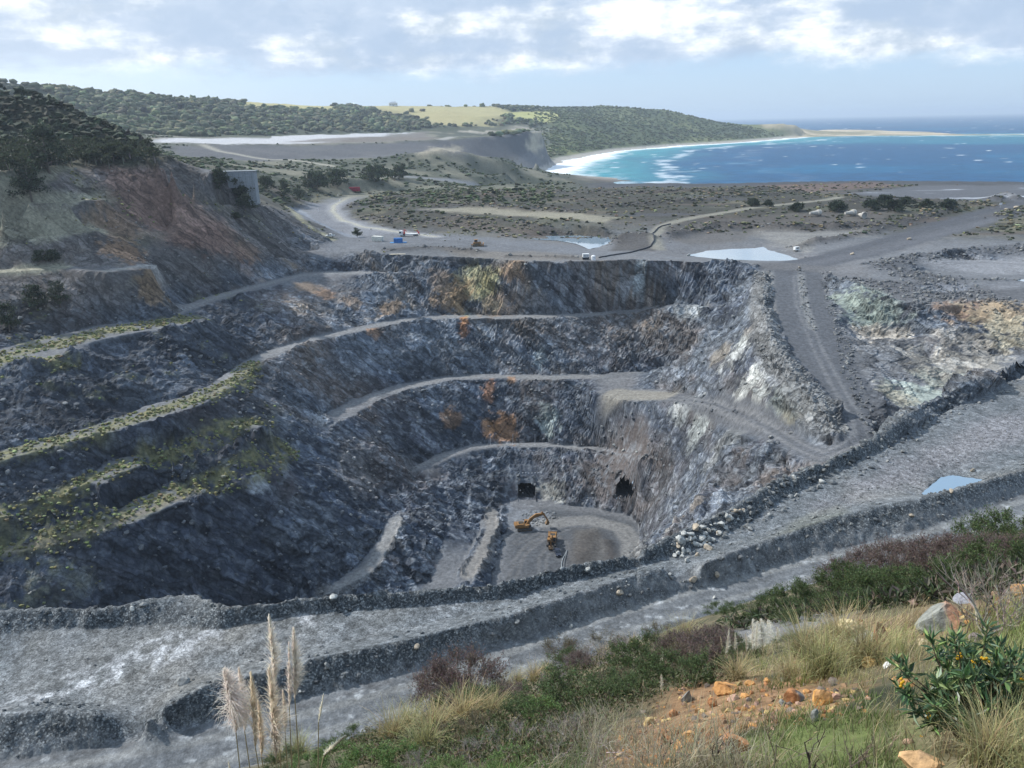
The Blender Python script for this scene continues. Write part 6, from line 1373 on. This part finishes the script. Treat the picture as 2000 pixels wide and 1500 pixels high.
def part(name, parent, fn, mat=None):
    b = Buf(); fn(b); return link(name, b.mesh(name), mat or M_PAINT, parent)
def place(px, py, heading, name, label, cat, group=None, up_=0.0):
    x, y, z = hit1(px, py)
    # stand on the ground mesh as built, levelled over the footprint
    zz = ground(x + np.array([0, 1.5, -1.5, 0, 0]), y + np.array([0, 0, 0, 1.5, -1.5])); return thing(name, (x, y, float(zz.mean()) + up_), math.radians(heading), label, cat, group)
def arm(b, pts, w, half, col):
    """a box-section arm along x-z points with depth w at each point"""
    P = np.array(pts, float); tg = np.gradient(P, axis=0); tg /= np.linalg.norm(tg, axis=1, keepdims=True); nrm = np.column_stack([-tg[:, 1], tg[:, 0]]); w = np.array(w)[:, None] * .5
    prism(b, np.vstack([P + nrm * w, (P - nrm * w)[::-1]]), -half, half, col)
def excavator(o, boom, stick, bucket, track_rot=0):
    for s in (-1, 1):
        def f(b): 
            prism(b, [(-2.3, .0), (2.3, .0), (2.75, .35), (2.75, .75), (2.35, 1.05), (-2.35, 1.05), (-2.75, .75), (-2.75, .35)], s * 1.0, s * 1.75, (.075, .07, .066))
            for k in range(7): cyl(b, (-2.1 + .7 * k, s * 1.76, .42), (-2.1 + .7 * k, s * 1.80, .42), .26, (.12, .09, .06), 8)
        part('track', o, f)
    part('undercarriage', o, lambda b: (box(b, (0, 0, .85), (2.6, 2.0, .55), DK), cyl(b, (0, 0, 1.1), (0, 0, 1.32), 1.0, DK)))
    h = part('house', o, lambda b: (box(b, (-.7, 0, 1.75), (4.3, 3.0, .85), YEL), box(b, (-1.5, 0, 2.45), (2.6, 2.9, .62), YEL, .94), box(b, (-1.2, .2, 2.80), (1.6, 1.6, .10), DK), box(b, (1.3, -.9, 2.2), (.9, 1.0, .3), YEL)))
    part('counterweight', o, lambda b: prism(b, [(-2.85, 1.35), (-3.55, 1.55), (-3.65, 2.1), (-3.45, 2.7), (-2.85, 2.75)], -1.5, 1.5, (.22, .115, .04)))
    c = part('cab', o, lambda b: prism(b, [(.15, 1.35), (1.75, 1.35), (1.9, 2.2), (1.55, 3.25), (.25, 3.3), (.15, 2.2)], .45, 1.5, YEL))
    part('window', c, lambda b: prism(b, [(.35, 2.15), (1.72, 2.15), (1.48, 3.12), (.40, 3.15)], .44, 1.515, GLS), M_GLASS)
    part('windscreen', c, lambda b: prism(b, [(1.86, 1.7), (1.93, 2.2), (1.62, 3.15), (1.56, 3.15), (1.86, 2.2)], .52, 1.43, GLS), M_GLASS)
    part('exhaust', h, lambda b: cyl(b, (-1.9, -.8, 2.7), (-1.9, -.8, 3.4), .09, DK, 8))
    part('handrail', h, lambda b: [cyl(b, *pq, .03, (.30, .17, .05), 4) for pq in (((-2.6, 1.4, 2.8), (-2.6, 1.4, 3.5)), ((-.3, 1.4, 2.8), (-.3, 1.4, 3.5)), ((-2.6, 1.4, 3.5), (-.3, 1.4, 3.5)), ((-2.6, -1.4, 2.8), (-2.6, -1.4, 3.5)), ((-2.6, -1.4, 3.5), (-.3, -1.4, 3.5)))])
    part('boom', o, lambda b: arm(b, *boom, .32, YEL)); part('boom_cylinder', o, lambda b: cyl(b, (1.3, .0, 1.5), (boom[0][1][0], 0, boom[0][1][1] - .5), .12, (.3, .3, .3), 8))
    part('stick', o, lambda b: arm(b, *stick, .24, (.24, .125, .045)))
    part('bucket', o, lambda b: prism(b, bucket, -.75, .75, (.17, .11, .06)))
o = place(1024, 1034, 8, 'excavator', 'orange excavator with raised arm at the face in the pit bottom', 'excavator')
excavator(o, ([(.9, 2.0), (2.4, 4.1), (4.4, 5.6), (7.0, 5.7)], (.75, .95, .8, .5)), ([(6.4, 6.4), (7.1, 5.7), (8.0, 4.2), (8.6, 3.0)], (.5, .7, .5, .35)), [(8.4, 3.2), (9.0, 2.9), (9.3, 2.2), (8.9, 1.5), (8.1, 1.3), (7.7, 1.6), (8.2, 2.3)])
o = place(1078, 1061, -98, 'excavator', 'orange excavator facing the camera beside the dark pickup', 'excavator')
excavator(o, ([(.9, 2.0), (2.2, 3.9), (3.5, 4.5), (4.9, 3.9)], (.75, .9, .75, .5)), ([(4.6, 4.8), (4.9, 4.0), (4.7, 2.4), (4.5, 1.3)], (.5, .7, .5, .35)), [(4.3, 1.5), (4.9, 1.4), (5.3, .8), (5.0, .2), (4.1, .1), (3.8, .5), (4.2, .9)])
def wheel(o, x, y, r=.4, w=.28, deep=True):
    t = part('wheel', o, lambda b: cyl(b, (x, y - w / 2, r), (x, y + w / 2, r), r, RUB, 14))
    part('rim', t, lambda b: cyl(b, (x, y - w / 2 - .012, r), (x, y + w / 2 + .012, r), r * .55, (.30, .30, .30), 10))
def pickup(o, col, tray=True):
    part('body', o, lambda b: (prism(b, [(-2.6, .55), (2.45, .5), (2.6, .75), (2.5, 1.02), (1.1, 1.12), (-2.6, 1.12)], -.92, .92, col), box(b, (-2.66, 0, .62), (.12, 1.7, .2), DK), box(b, (2.6, 0, .6), (.12, 1.7, .22), DK)))
    c = part('cab', o, lambda b: prism(b, [(1.2, 1.12), (.55, 1.78), (-.95, 1.82), (-1.15, 1.12)], -.82, .82, col))
    part('window', c, lambda b: prism(b, [(.95, 1.2), (.48, 1.68), (-.85, 1.71), (-.98, 1.2)], -.835, .835, GLS), M_GLASS); part('windscreen', c, lambda b: prism(b, [(1.16, 1.2), (.64, 1.74), (.60, 1.70), (1.09, 1.2)], -.7, .7, GLS), M_GLASS)
    if tray: part('tray', o, lambda b: (box(b, (-1.9, 0, 1.135), (1.35, 1.6, .03), (.04, .04, .04)), box(b, (-1.9, .88, 1.22), (1.4, .06, .2), col), box(b, (-1.9, -.88, 1.22), (1.4, .06, .2), col)))
    for s in (-1, 1):
        part('headlight', o, lambda b: box(b, (2.53, s * .68, .86), (.1, .34, .16), (.7, .7, .7))); wheel(o, 1.65, s * .82); wheel(o, -1.6, s * .82)
pickup(place(1089, 1082, -82, 'pickup_truck', 'dark blue pickup parked beside the excavators on the pit floor', 'pickup'), (.022, .030, .050))
pickup(place(645, 463, 176, 'pickup_truck', 'white pickup parked at the end of the side road above the pit', 'pickup'), WHT)
# dozer
o = place(932, 481, 4, 'bulldozer', 'orange-yellow bulldozer levelling the pad behind the pit rim', 'bulldozer')
for s in (-1, 1):
    part('track', o, lambda b: prism(b, [(-2.2, .1), (1.9, .0), (2.3, .4), (2.2, .85), (.2, 1.75), (-2.2, 1.05), (-2.6, .6)], s * .95, s * 1.55, (.10, .085, .06)))
bd = part('body', o, lambda b: (box(b, (.95, 0, 1.6), (2.5, 1.5, 1.25), YEL, .95), box(b, (-1.0, 0, 1.6), (2.0, 1.9, 1.1), YEL)))
c = part('cab', o, lambda b: (box(b, (-.6, 0, 2.75), (1.6, 1.7, 1.3), YEL, .92), box(b, (-.6, 0, 3.47), (2.0, 2.0, .14), YEL)))
part('window', c, lambda b: (box(b, (-.6, 0, 2.85), (1.57, 1.74, .8), GLS, .95), box(b, (-.6, 0, 2.85), (1.64, 1.5, .8), GLS, .95)), M_GLASS)
part('blade', o, lambda b: prism(b, [(3.2, .1), (3.45, .15), (3.2, .7), (3.25, 1.3), (3.5, 1.75), (3.2, 1.7), (3.0, 1.2), (2.98, .6)], -2.2, 2.2, (.24, .13, .05)))
part('push_arm', o, lambda b: (box(b, (1.7, 1.7, .75), (3.0, .22, .35), YEL), box(b, (1.7, -1.7, .75), (3.0, .22, .35), YEL)))
part('ripper', o, lambda b: (box(b, (-2.6, 0, 1.0), (.9, 1.6, .4), YEL), box(b, (-3.0, 0, .6), (.25, .25, 1.1), DK)))
part('exhaust', bd, lambda b: cyl(b, (1.4, .3, 2.2), (1.4, .3, 3.0), .08, DK, 8))
# crane truck
o = place(800, 461, 178, 'crane_truck', 'white flatbed truck with red crane on the pad by the containers', 'truck')
part('chassis', o, lambda b: box(b, (-.6, 0, .95), (11.0, .9, .35), DK)); part('deck', o, lambda b: (box(b, (-1.6, 0, 1.35), (8.0, 2.45, .22), WHT), box(b, (-1.6, 1.2, 1.15), (8.0, .05, .4), WHT), box(b, (-1.6, -1.2, 1.15), (8.0, .05, .4), WHT)))
c = part('cab', o, lambda b: prism(b, [(3.7, .7), (5.8, .7), (5.95, 1.6), (5.6, 3.0), (3.9, 3.1), (3.7, 2.0)], -1.22, 1.22, WHT))
part('window', c, lambda b: prism(b, [(4.6, 1.75), (5.75, 1.75), (5.5, 2.75), (4.6, 2.8)], -1.235, 1.235, GLS), M_GLASS); part('windscreen', c, lambda b: prism(b, [(5.9, 1.8), (5.97, 1.75), (5.66, 2.9), (5.6, 2.85)], -1.1, 1.1, GLS), M_GLASS)
cr_ = part('crane', o, lambda b: (box(b, (2.95, 0, 1.9), (.7, 1.6, 1.3), (.50, .03, .03)), box(b, (3.0, 0, 2.9), (.4, .5, 1.6), (.50, .03, .03))))
part('crane_arm', cr_, lambda b: (arm(b, [(3.0, 3.6), (2.2, 3.3), (1.6, 2.6)], (.35, .35, .25), .16, (.52, .04, .03))))
part('tail_crane', o, lambda b: (box(b, (-5.3, 0, 1.7), (.6, 1.9, .9), (.50, .03, .03)), arm(b, [(-5.2, 2.0), (-4.7, 3.1), (-4.0, 2.7)], (.35, .35, .25), .16, (.52, .04, .03))))
for s in (-1, 1):
    for wx_ in (4.7, 3.2, -2.9, -4.2): wheel(o, wx_, s * 1.05, .52, .32)
# containers
def container(o, L, W_, H_, col, n, door=True):
    def f(b):
        box(b, (0, 0, H_ / 2 + .1), (L, W_, H_), col)
        for s in (-1, 1):
            for k in range(n): box(b, (-L / 2 + (k + .5) * L / n, s * (W_ / 2 + .02), H_ / 2 + .1), (L / n * .5, .05, H_ * .86), col)
        for x in (-1, 1):
            for y in (-1, 1): box(b, (x * (L / 2 - .06), y * (W_ / 2 - .06), H_ / 2 + .1), (.16, .16, H_ + .06), col)
    part('shell', o, f)
    if door:
        for s in (-1, 1): part('door', o, lambda b: (box(b, (L / 2 + .03, s * W_ * .24, H_ / 2 + .1), (.05, W_ * .44, H_ * .9), tuple(np.array(col) * .94)), cyl(b, (L / 2 + .08, s * W_ * .12, .25), (L / 2 + .08, s * W_ * .12, H_), .03, (.4, .4, .4), 6)))
container(place(738, 471, -24, 'shipping_container', 'cream white shipping container on the pad, beside the blue one', 'container'), 6.1, 2.5, 2.6, (.66, .65, .58), 14)
o = place(778, 474, 2, 'shipping_container', 'small bright blue container standing on a wide blue tray', 'container'); container(o, 4.6, 2.4, 2.4, (.035, .16, .42), 11); part('tray', o, lambda b: box(b, (0, 0, .06), (8.8, 3.4, .3), (.06, .22, .45)))
container(place(693, 374, 6, 'shipping_container', 'dark red shipping container at the roadside far behind the bend', 'container'), 9.6, 2.6, 3.6, (.30, .022, .045), 22)
# pump trailer, tank, lighting trailer
o = place(1144, 507, 4, 'pump_trailer', 'white boxed pump trailer with dark base on the pit rim', 'pump')
part('base', o, lambda b: box(b, (0, 0, .75), (3.0, 1.6, .9), (.02, .022, .03))); part('hood', o, lambda b: (box(b, (0, 0, 1.95), (2.9, 1.5, 1.5), WHT, .97), box(b, (0, 0, 2.73), (3.0, 1.6, .1), WHT))); part('panel', o, lambda b: [box(b, (-.8 + .8 * k, -.76, 1.95), (.6, .04, 1.0), (.30, .31, .33)) for k in range(3)])
for s in (-1, 1): wheel(o, 0, s * .9, .35, .22)
o = place(1159, 508, 0, 'water_tank', 'round white plastic tank beside the pump trailer on the rim', 'tank')
part('shell', o, lambda b: [cyl(b, (0, 0, a), (0, 0, c_), r, (.74, .75, .76), 20, r2) for a, c_, r, r2 in ((0, 1.9, 1.0, 1.0), (1.9, 2.25, 1.0, .45))] + [cyl(b, (0, 0, .3 + .35 * k), (0, 0, .38 + .35 * k), 1.03, (.70, .71, .72), 20) for k in range(5)]); part('lid', o, lambda b: cyl(b, (0, 0, 2.22), (0, 0, 2.34), .3, (.6, .6, .6), 12))
o = place(1555, 491, 20, 'lighting_trailer', 'white boxed service trailer by the larger pond at the haul road', 'trailer')
part('body', o, lambda b: (box(b, (0, 0, 1.5), (2.6, 1.7, 1.5), WHT, .95), box(b, (0, 0, .7), (2.7, 1.5, .2), DK))); part('window', o, lambda b: box(b, (.1, -.84, 1.75), (1.5, .06, .55), GLS), M_GLASS); part('mast', o, lambda b: cyl(b, (-1.0, 0, 2.2), (-1.0, 0, 3.1), .07, (.4, .4, .4), 8))
for s in (-1, 1): wheel(o, 0, s * .88, .38, .24)
# concrete cones lying on the plateau
def cone(px, py, rz, label, L=6.5, end=False):
    o = place(px, py, rz, 'concrete_cone', label, 'concrete cone'); col = (.42, .40, .36)
    def f(b):
        n = 22; a = np.arange(n) / n * 2 * np.pi; prof = [(-L / 2, .75), (L * .18, 1.55), (L * .2, 1.95), (L / 2, 1.95), (L / 2, 1.7), (L * .2, 1.5)]
        V = np.array([(x, math.cos(k) * r, 1.9 + math.sin(k) * r) for x, r in prof for k in a]); T = []
        for i in range(len(prof) - 1):
            for j in range(n):
                p, q = i * n + j, i * n + (j + 1) % n; T += [(p, q, q + n), (p, q + n, p + n)]
        b.add(V, np.array(T), col)
    part('shell', o, f, M_CONC); part('rim', o, lambda b: cyl(b, (L * .28, 0, 1.9), (L * .34, 0, 1.9), 2.05, (.36, .35, .33), 22), M_CONC); part('spigot', o, lambda b: cyl(b, (-L / 2 - .4, 0, 1.9), (-L / 2 + .1, 0, 1.9), .8, (.38, .37, .34), 16), M_CONC)
cone(1592, 422, 8, 'grey concrete cone lying on its side, farthest left of three')
cone(1660, 422, 14, 'grey concrete cone lying on its side in the middle of three')
cone(1683, 426, -78, 'round concrete cone lying end-on to the camera, right of the others', 5)
# old concrete bin above the road bend
x0, y0, z0 = (float(q) for q in at_t(502, 394, 400)); bx, by, bz = (float(q) for q in at_t(436, 334, 404)); W_ = x0 - bx; o = thing('concrete_bin', (x0, y0, z0 - 1.5), math.radians(6), 'tall weathered concrete ore bin wall on the ridge above the road bend', 'ore bin'); k = 400 / F; Ht = bz - z0 + 1.5
CC = (.25, .27, .285)
part('upper_wall', o, lambda b: (box(b, (-W_ * .36, 4, Ht - 3.9), (W_ * .72, 8, 7.8), CC)), M_CONC); part('side_wall', o, lambda b: box(b, (-W_ * .86, 4.6, Ht - 4.6), (W_ * .25, 7.2, 9.2), (.22, .235, .25)), M_CONC)
part('leg', o, lambda b: box(b, (-2.4, 3.9, (Ht - 7.8) / 2), (4.9, 7.7, Ht - 7.8), CC), M_CONC); part('back_wall', o, lambda b: box(b, (-W_ * .55, 7.0, Ht * .3), (W_ * .6, 1.0, Ht * .45), (.34, .34, .34)), M_CONC)  # back wall toned paler than the rest: light falling on it, put into the colour
for i in range(4): part('panel_joint', o, lambda b: box(b, (-1.2 - i * 3.1, -.03, Ht - 3.9), (.10, .08, 7.6), (.13, .14, .15)), M_CONC)
part('coping', o, lambda b: box(b, (-W_ * .46, 4, Ht + .15), (W_ * 1.0, 8.3, .3), (.21, .225, .235)), M_CONC)
# timber-coloured plank stack and the road sign, hose, pipe, posts
o = place(776, 497, 2, 'plank_stack', 'stack of pale planks lying on the pit rim', 'planks')
for i in range(5): part('plank', o, lambda b: box(b, ((i % 2) * .4, i * .32 - .6, .14), (7.6, .26, .22), (.52, .46, .34)))
o = place(1953, 408, 0, 'road_sign', 'small white sign board on a post beside the haul road at right', 'sign'); part('post', o, lambda b: cyl(b, (0, 0, 0), (0, 0, 2.6), .08, (.45, .45, .45), 6)); part('board', o, lambda b: box(b, (0, -.1, 2.6), (1.7, .06, 1.2), (.75, .75, .75)))
def ground_pipe(pts, r, col, name, label, cat, lift=0.0, mat=None):
    P = wpoly(pts); s = np.concatenate([[0], np.cumsum(np.hypot(*np.diff(P, axis=0).T))]); q = np.linspace(0, s[-1], max(12, int(s[-1] / 1.5))); x, y = np.interp(q, s, P[:, 0]), np.interp(q, s, P[:, 1]); b = Buf(); v, t = tube(np.column_stack([x, y, ground(x, y) + r * .7 + lift]), r, 7); b.add(v, t, col)
    return link(name, b.mesh(name, True), mat or M_PAINT, None, label, cat)
ground_pipe([(1108,1077),(1104,1084),(1099,1092),(1097,1102),(1097,1113)], .22, (.20, .22, .23), 'hose', 'grey hose snaking across the pit floor, left of two', 'hose')
ground_pipe([(1107,1080),(1105,1090),(1102,1100),(1100,1112)], .22, (.11, .12, .13), 'hose', 'dark hose snaking across the pit floor, right of two', 'hose')
ground_pipe([(1170,504),(1210,497),(1245,490),(1270,482),(1278,470),(1272,458),(1285,446),(1310,438)], .35, (.03, .033, .04), 'black_pipe', 'black water pipe curving round the mound between the ponds', 'pipe')
for i, (px, lb) in enumerate(((958,'first'),(1002,'second'),(1045,'third'),(1090,'fourth'),(1135,'fifth'))):
    o = place(px, 868.5, 0, 'bench_post', 'thin pale post on the lowest pit bench, %s from the left of five' % lb, 'post'); part('pole', o, lambda b: cyl(b, (0, 0, -.2), (0, 0, 4.8), .06, (.62, .63, .64), 6)); part('foot_plate', o, lambda b: box(b, (0, 0, .05), (.6, .6, .12), (.4, .4, .4)))
for i, (px, py, lb) in enumerate(((664,394,'white road marker post outside the bend, farther one'),(622,415,'white road marker post on the inner verge of the bend'),(660,414,'white road marker post right of the pale wheel track'),(660,384,'white road marker post beside the road beyond the bend'))):
    o = place(px, py, 0, 'marker_post', lb, 'post'); part('pole', o, lambda b: cyl(b, (0, 0, -.1), (0, 0, 1.7), .16, (.78, .79, .8), 6)); part('cap', o, lambda b: cyl(b, (0, 0, 1.7), (0, 0, 1.8), .18, (.6, .05, .05), 6))
# farmhouse on the far ridge
o = place(768, 206, 10, 'farmhouse', 'white farmhouse on the far ridge between tree clumps', 'house'); part('wall', o, lambda b: (box(b, (0, 0, 4), (26, 10, 9), (.72, .72, .70))))
rf = part('roof', o, lambda b: (box(b, (0, 0, 10.5), (28, 12, 4.2), (.55, .56, .57), .35))); part('chimney', rf, lambda b: box(b, (6, 0, 13), (1.6, 1.6, 3), (.35, .3, .28)))
for i in range(4): part('window', o, lambda b: box(b, (-9 + 6 * i, -5.05, 4.5), (2.2, .1, 2.6), GLS), M_GLASS)
part('door', o, lambda b: box(b, (0, -5.05, 2.2), (2, .1, 4.2), (.2, .15, .12)))
# ------------------------------------------------------------------ portals of the underground drives
M_TUN = attr_mat('tunnel_rock', .95, .1, 0, .4, .8, .4)
def portal(P, label, deep, seed):
    P = np.array(P, float); r = np.random.default_rng(seed)
    # rim of the opening on the wall face, then the drive runs level into the rock
    E2 = np.vstack([P, P[:1]]); s = np.concatenate([[0], np.cumsum(np.hypot(*np.diff(E2, axis=0).T))]); q = np.linspace(0, s[-1], 41)[:-1]; ex, ey = np.interp(q, s, E2[:, 0]), np.interp(q, s, E2[:, 1]); c = P.mean(0)
    gx, gy = c[0] + (ex - c[0]) * 1.10, c[1] + (ey - c[1]) * 1.10
    x, y, z = hit(gx, gy); y0 = np.median(y); T = y0 / ray(gx, gy)[1]; X, Z = ray(gx, gy)[0] * T, CAMZ + ray(gx, gy)[2] * T
    n = len(X); cx, cz = X.mean(), Z.mean(); rings = []
    for k, d in enumerate((-5.0, -2.0, 1.5, 5, 9, 14, 20, deep)):
        f = (1.0, 1.0, .98, .97, .96, .95, .95, .95)[k]; j = 1 + r.normal(size=n) * (.03 if k > 1 else 0); rings.append(np.column_stack([cx + (X - cx) * f * j, np.full(n, y0 + d), cz + (Z - cz) * f * j]))
    V = np.vstack(rings + [[(cx, y0 + deep, cz)]]); T_ = []
    for k in range(len(rings) - 1):
        for j in range(n): p, q_ = k * n + j, k * n + (j + 1) % n; T_ += [(p, q_ + n, q_), (p, p + n, q_ + n)]
    e = (len(rings) - 1) * n
    for j in range(n): T_.append((e + j, len(V) - 1, e + (j + 1) % n))
    # keep only what lies inside the wall
    V = np.array(V); T_ = np.array(T_); cen = V[T_].mean(1); keep_ = cen[:, 2] < ground(cen[:, 0], cen[:, 1]) + .6
    o = thing('tunnel_portal', (cx, y0, Z.min()), 0, label, 'tunnel'); b = Buf(); b.add(V - np.array([cx, y0, Z.min()]), T_[keep_], np.array((.06, .062, .066))); link('drive', b.mesh('drive'), M_TUN, o); return o, cx, y0, Z, X
o, cx, y0, Z, X = portal(OPEN[0], 'square dark tunnel portal at the back of the pit floor', 30, 5)
for i in range(9):
    xb = X.min() - .3 + (X.max() - X.min() + 2.5) * i / 8; zb = Z.max() + .9; yb = y0 + 1.0
    # rock-bolt plates in a row over the brow, set on the wall face
    yy = np.linspace(y0 - 8, y0 + 8, 160); gz = ground(np.full(160, xb), yy); k = int(np.argmax(gz > zb)); b_ = Buf(); box(b_, (0, 0, 0), (.34, .12, .34), (.72, .73, .74)); p_ = link('bolt_plate', b_.mesh('bolt_plate'), M_PAINT, o); p_.location = (xb - cx, yy[k] - .12 - y0, zb - Z.min())
portal(OPEN[1], 'ragged dark cave mouth right of the square portal', 24, 6)
# ------------------------------------------------------------------ ponds
M_POND, nt, b = nodes_of('pond_water'); b.inputs['Base Color'].default_value = (.20, .27, .33, 1); b.inputs['Roughness'].default_value = .05; b.inputs['Specular IOR Level'].default_value = .9
n = nt.nodes.new('ShaderNodeTexNoise'); n.inputs['Scale'].default_value = 1.6; n.inputs['Detail'].default_value = 4; bp = nt.nodes.new('ShaderNodeBump'); bp.inputs['Strength'].default_value = .12; bp.inputs['Distance'].default_value = .05
g = nt.nodes.new('ShaderNodeNewGeometry'); nt.links.new(g.outputs['Position'], n.inputs['Vector']); nt.links.new(n.outputs[0], bp.inputs['Height']); nt.links.new(bp.outputs[0], b.inputs['Normal'])
def pond(pts, D, name='pond'):
    p = np.array(pts, float); E2 = np.vstack([p, p[:1]]); s = np.arange(len(E2)); q = np.linspace(0, len(p), len(p) * 5 + 1)[:-1]; px, py = np.interp(q, s, E2[:, 0]), np.interp(q, s, E2[:, 1])
    x, y, z = at(px, py, D); j = 1 + .02 * np.sin(q * 7.3) + .015 * np.sin(q * 13.1); cx, cy = x.mean(), y.mean(); x, y = cx + (x - cx) * j, cy + (y - cy) * j
    V = np.vstack([np.column_stack([x, y, z]), [(cx, cy, CAMZ - D)]]); k = len(x); T_ = np.array([(i, (i + 1) % k, k) for i in range(k)]); o = link(name, new_mesh(name, V, tris=T_, smooth=True), M_POND, kind='structure')
    return o
for pts, D in PONDS: pond(pts, D)
# ------------------------------------------------------------------ sea air
hz = bpy.data.materials.new('sea_haze'); hz.use_nodes = True; nt = hz.node_tree; nt.nodes.clear()
out = nt.nodes.new('ShaderNodeOutputMaterial'); pv = nt.nodes.new('ShaderNodeVolumePrincipled')
pv.inputs['Color'].default_value = (.72, .85, 1.0, 1); pv.inputs['Density'].default_value = .00008; pv.inputs['Anisotropy'].default_value = .25
nt.links.new(pv.outputs[0], out.inputs['Volume'])
b = Buf(); v, t = blockv(0, 31000, 15, 150000, 64000, 370); b.add(v, t, (1, 1, 1)); o = link('haze', b.mesh('haze'), hz, kind='stuff')
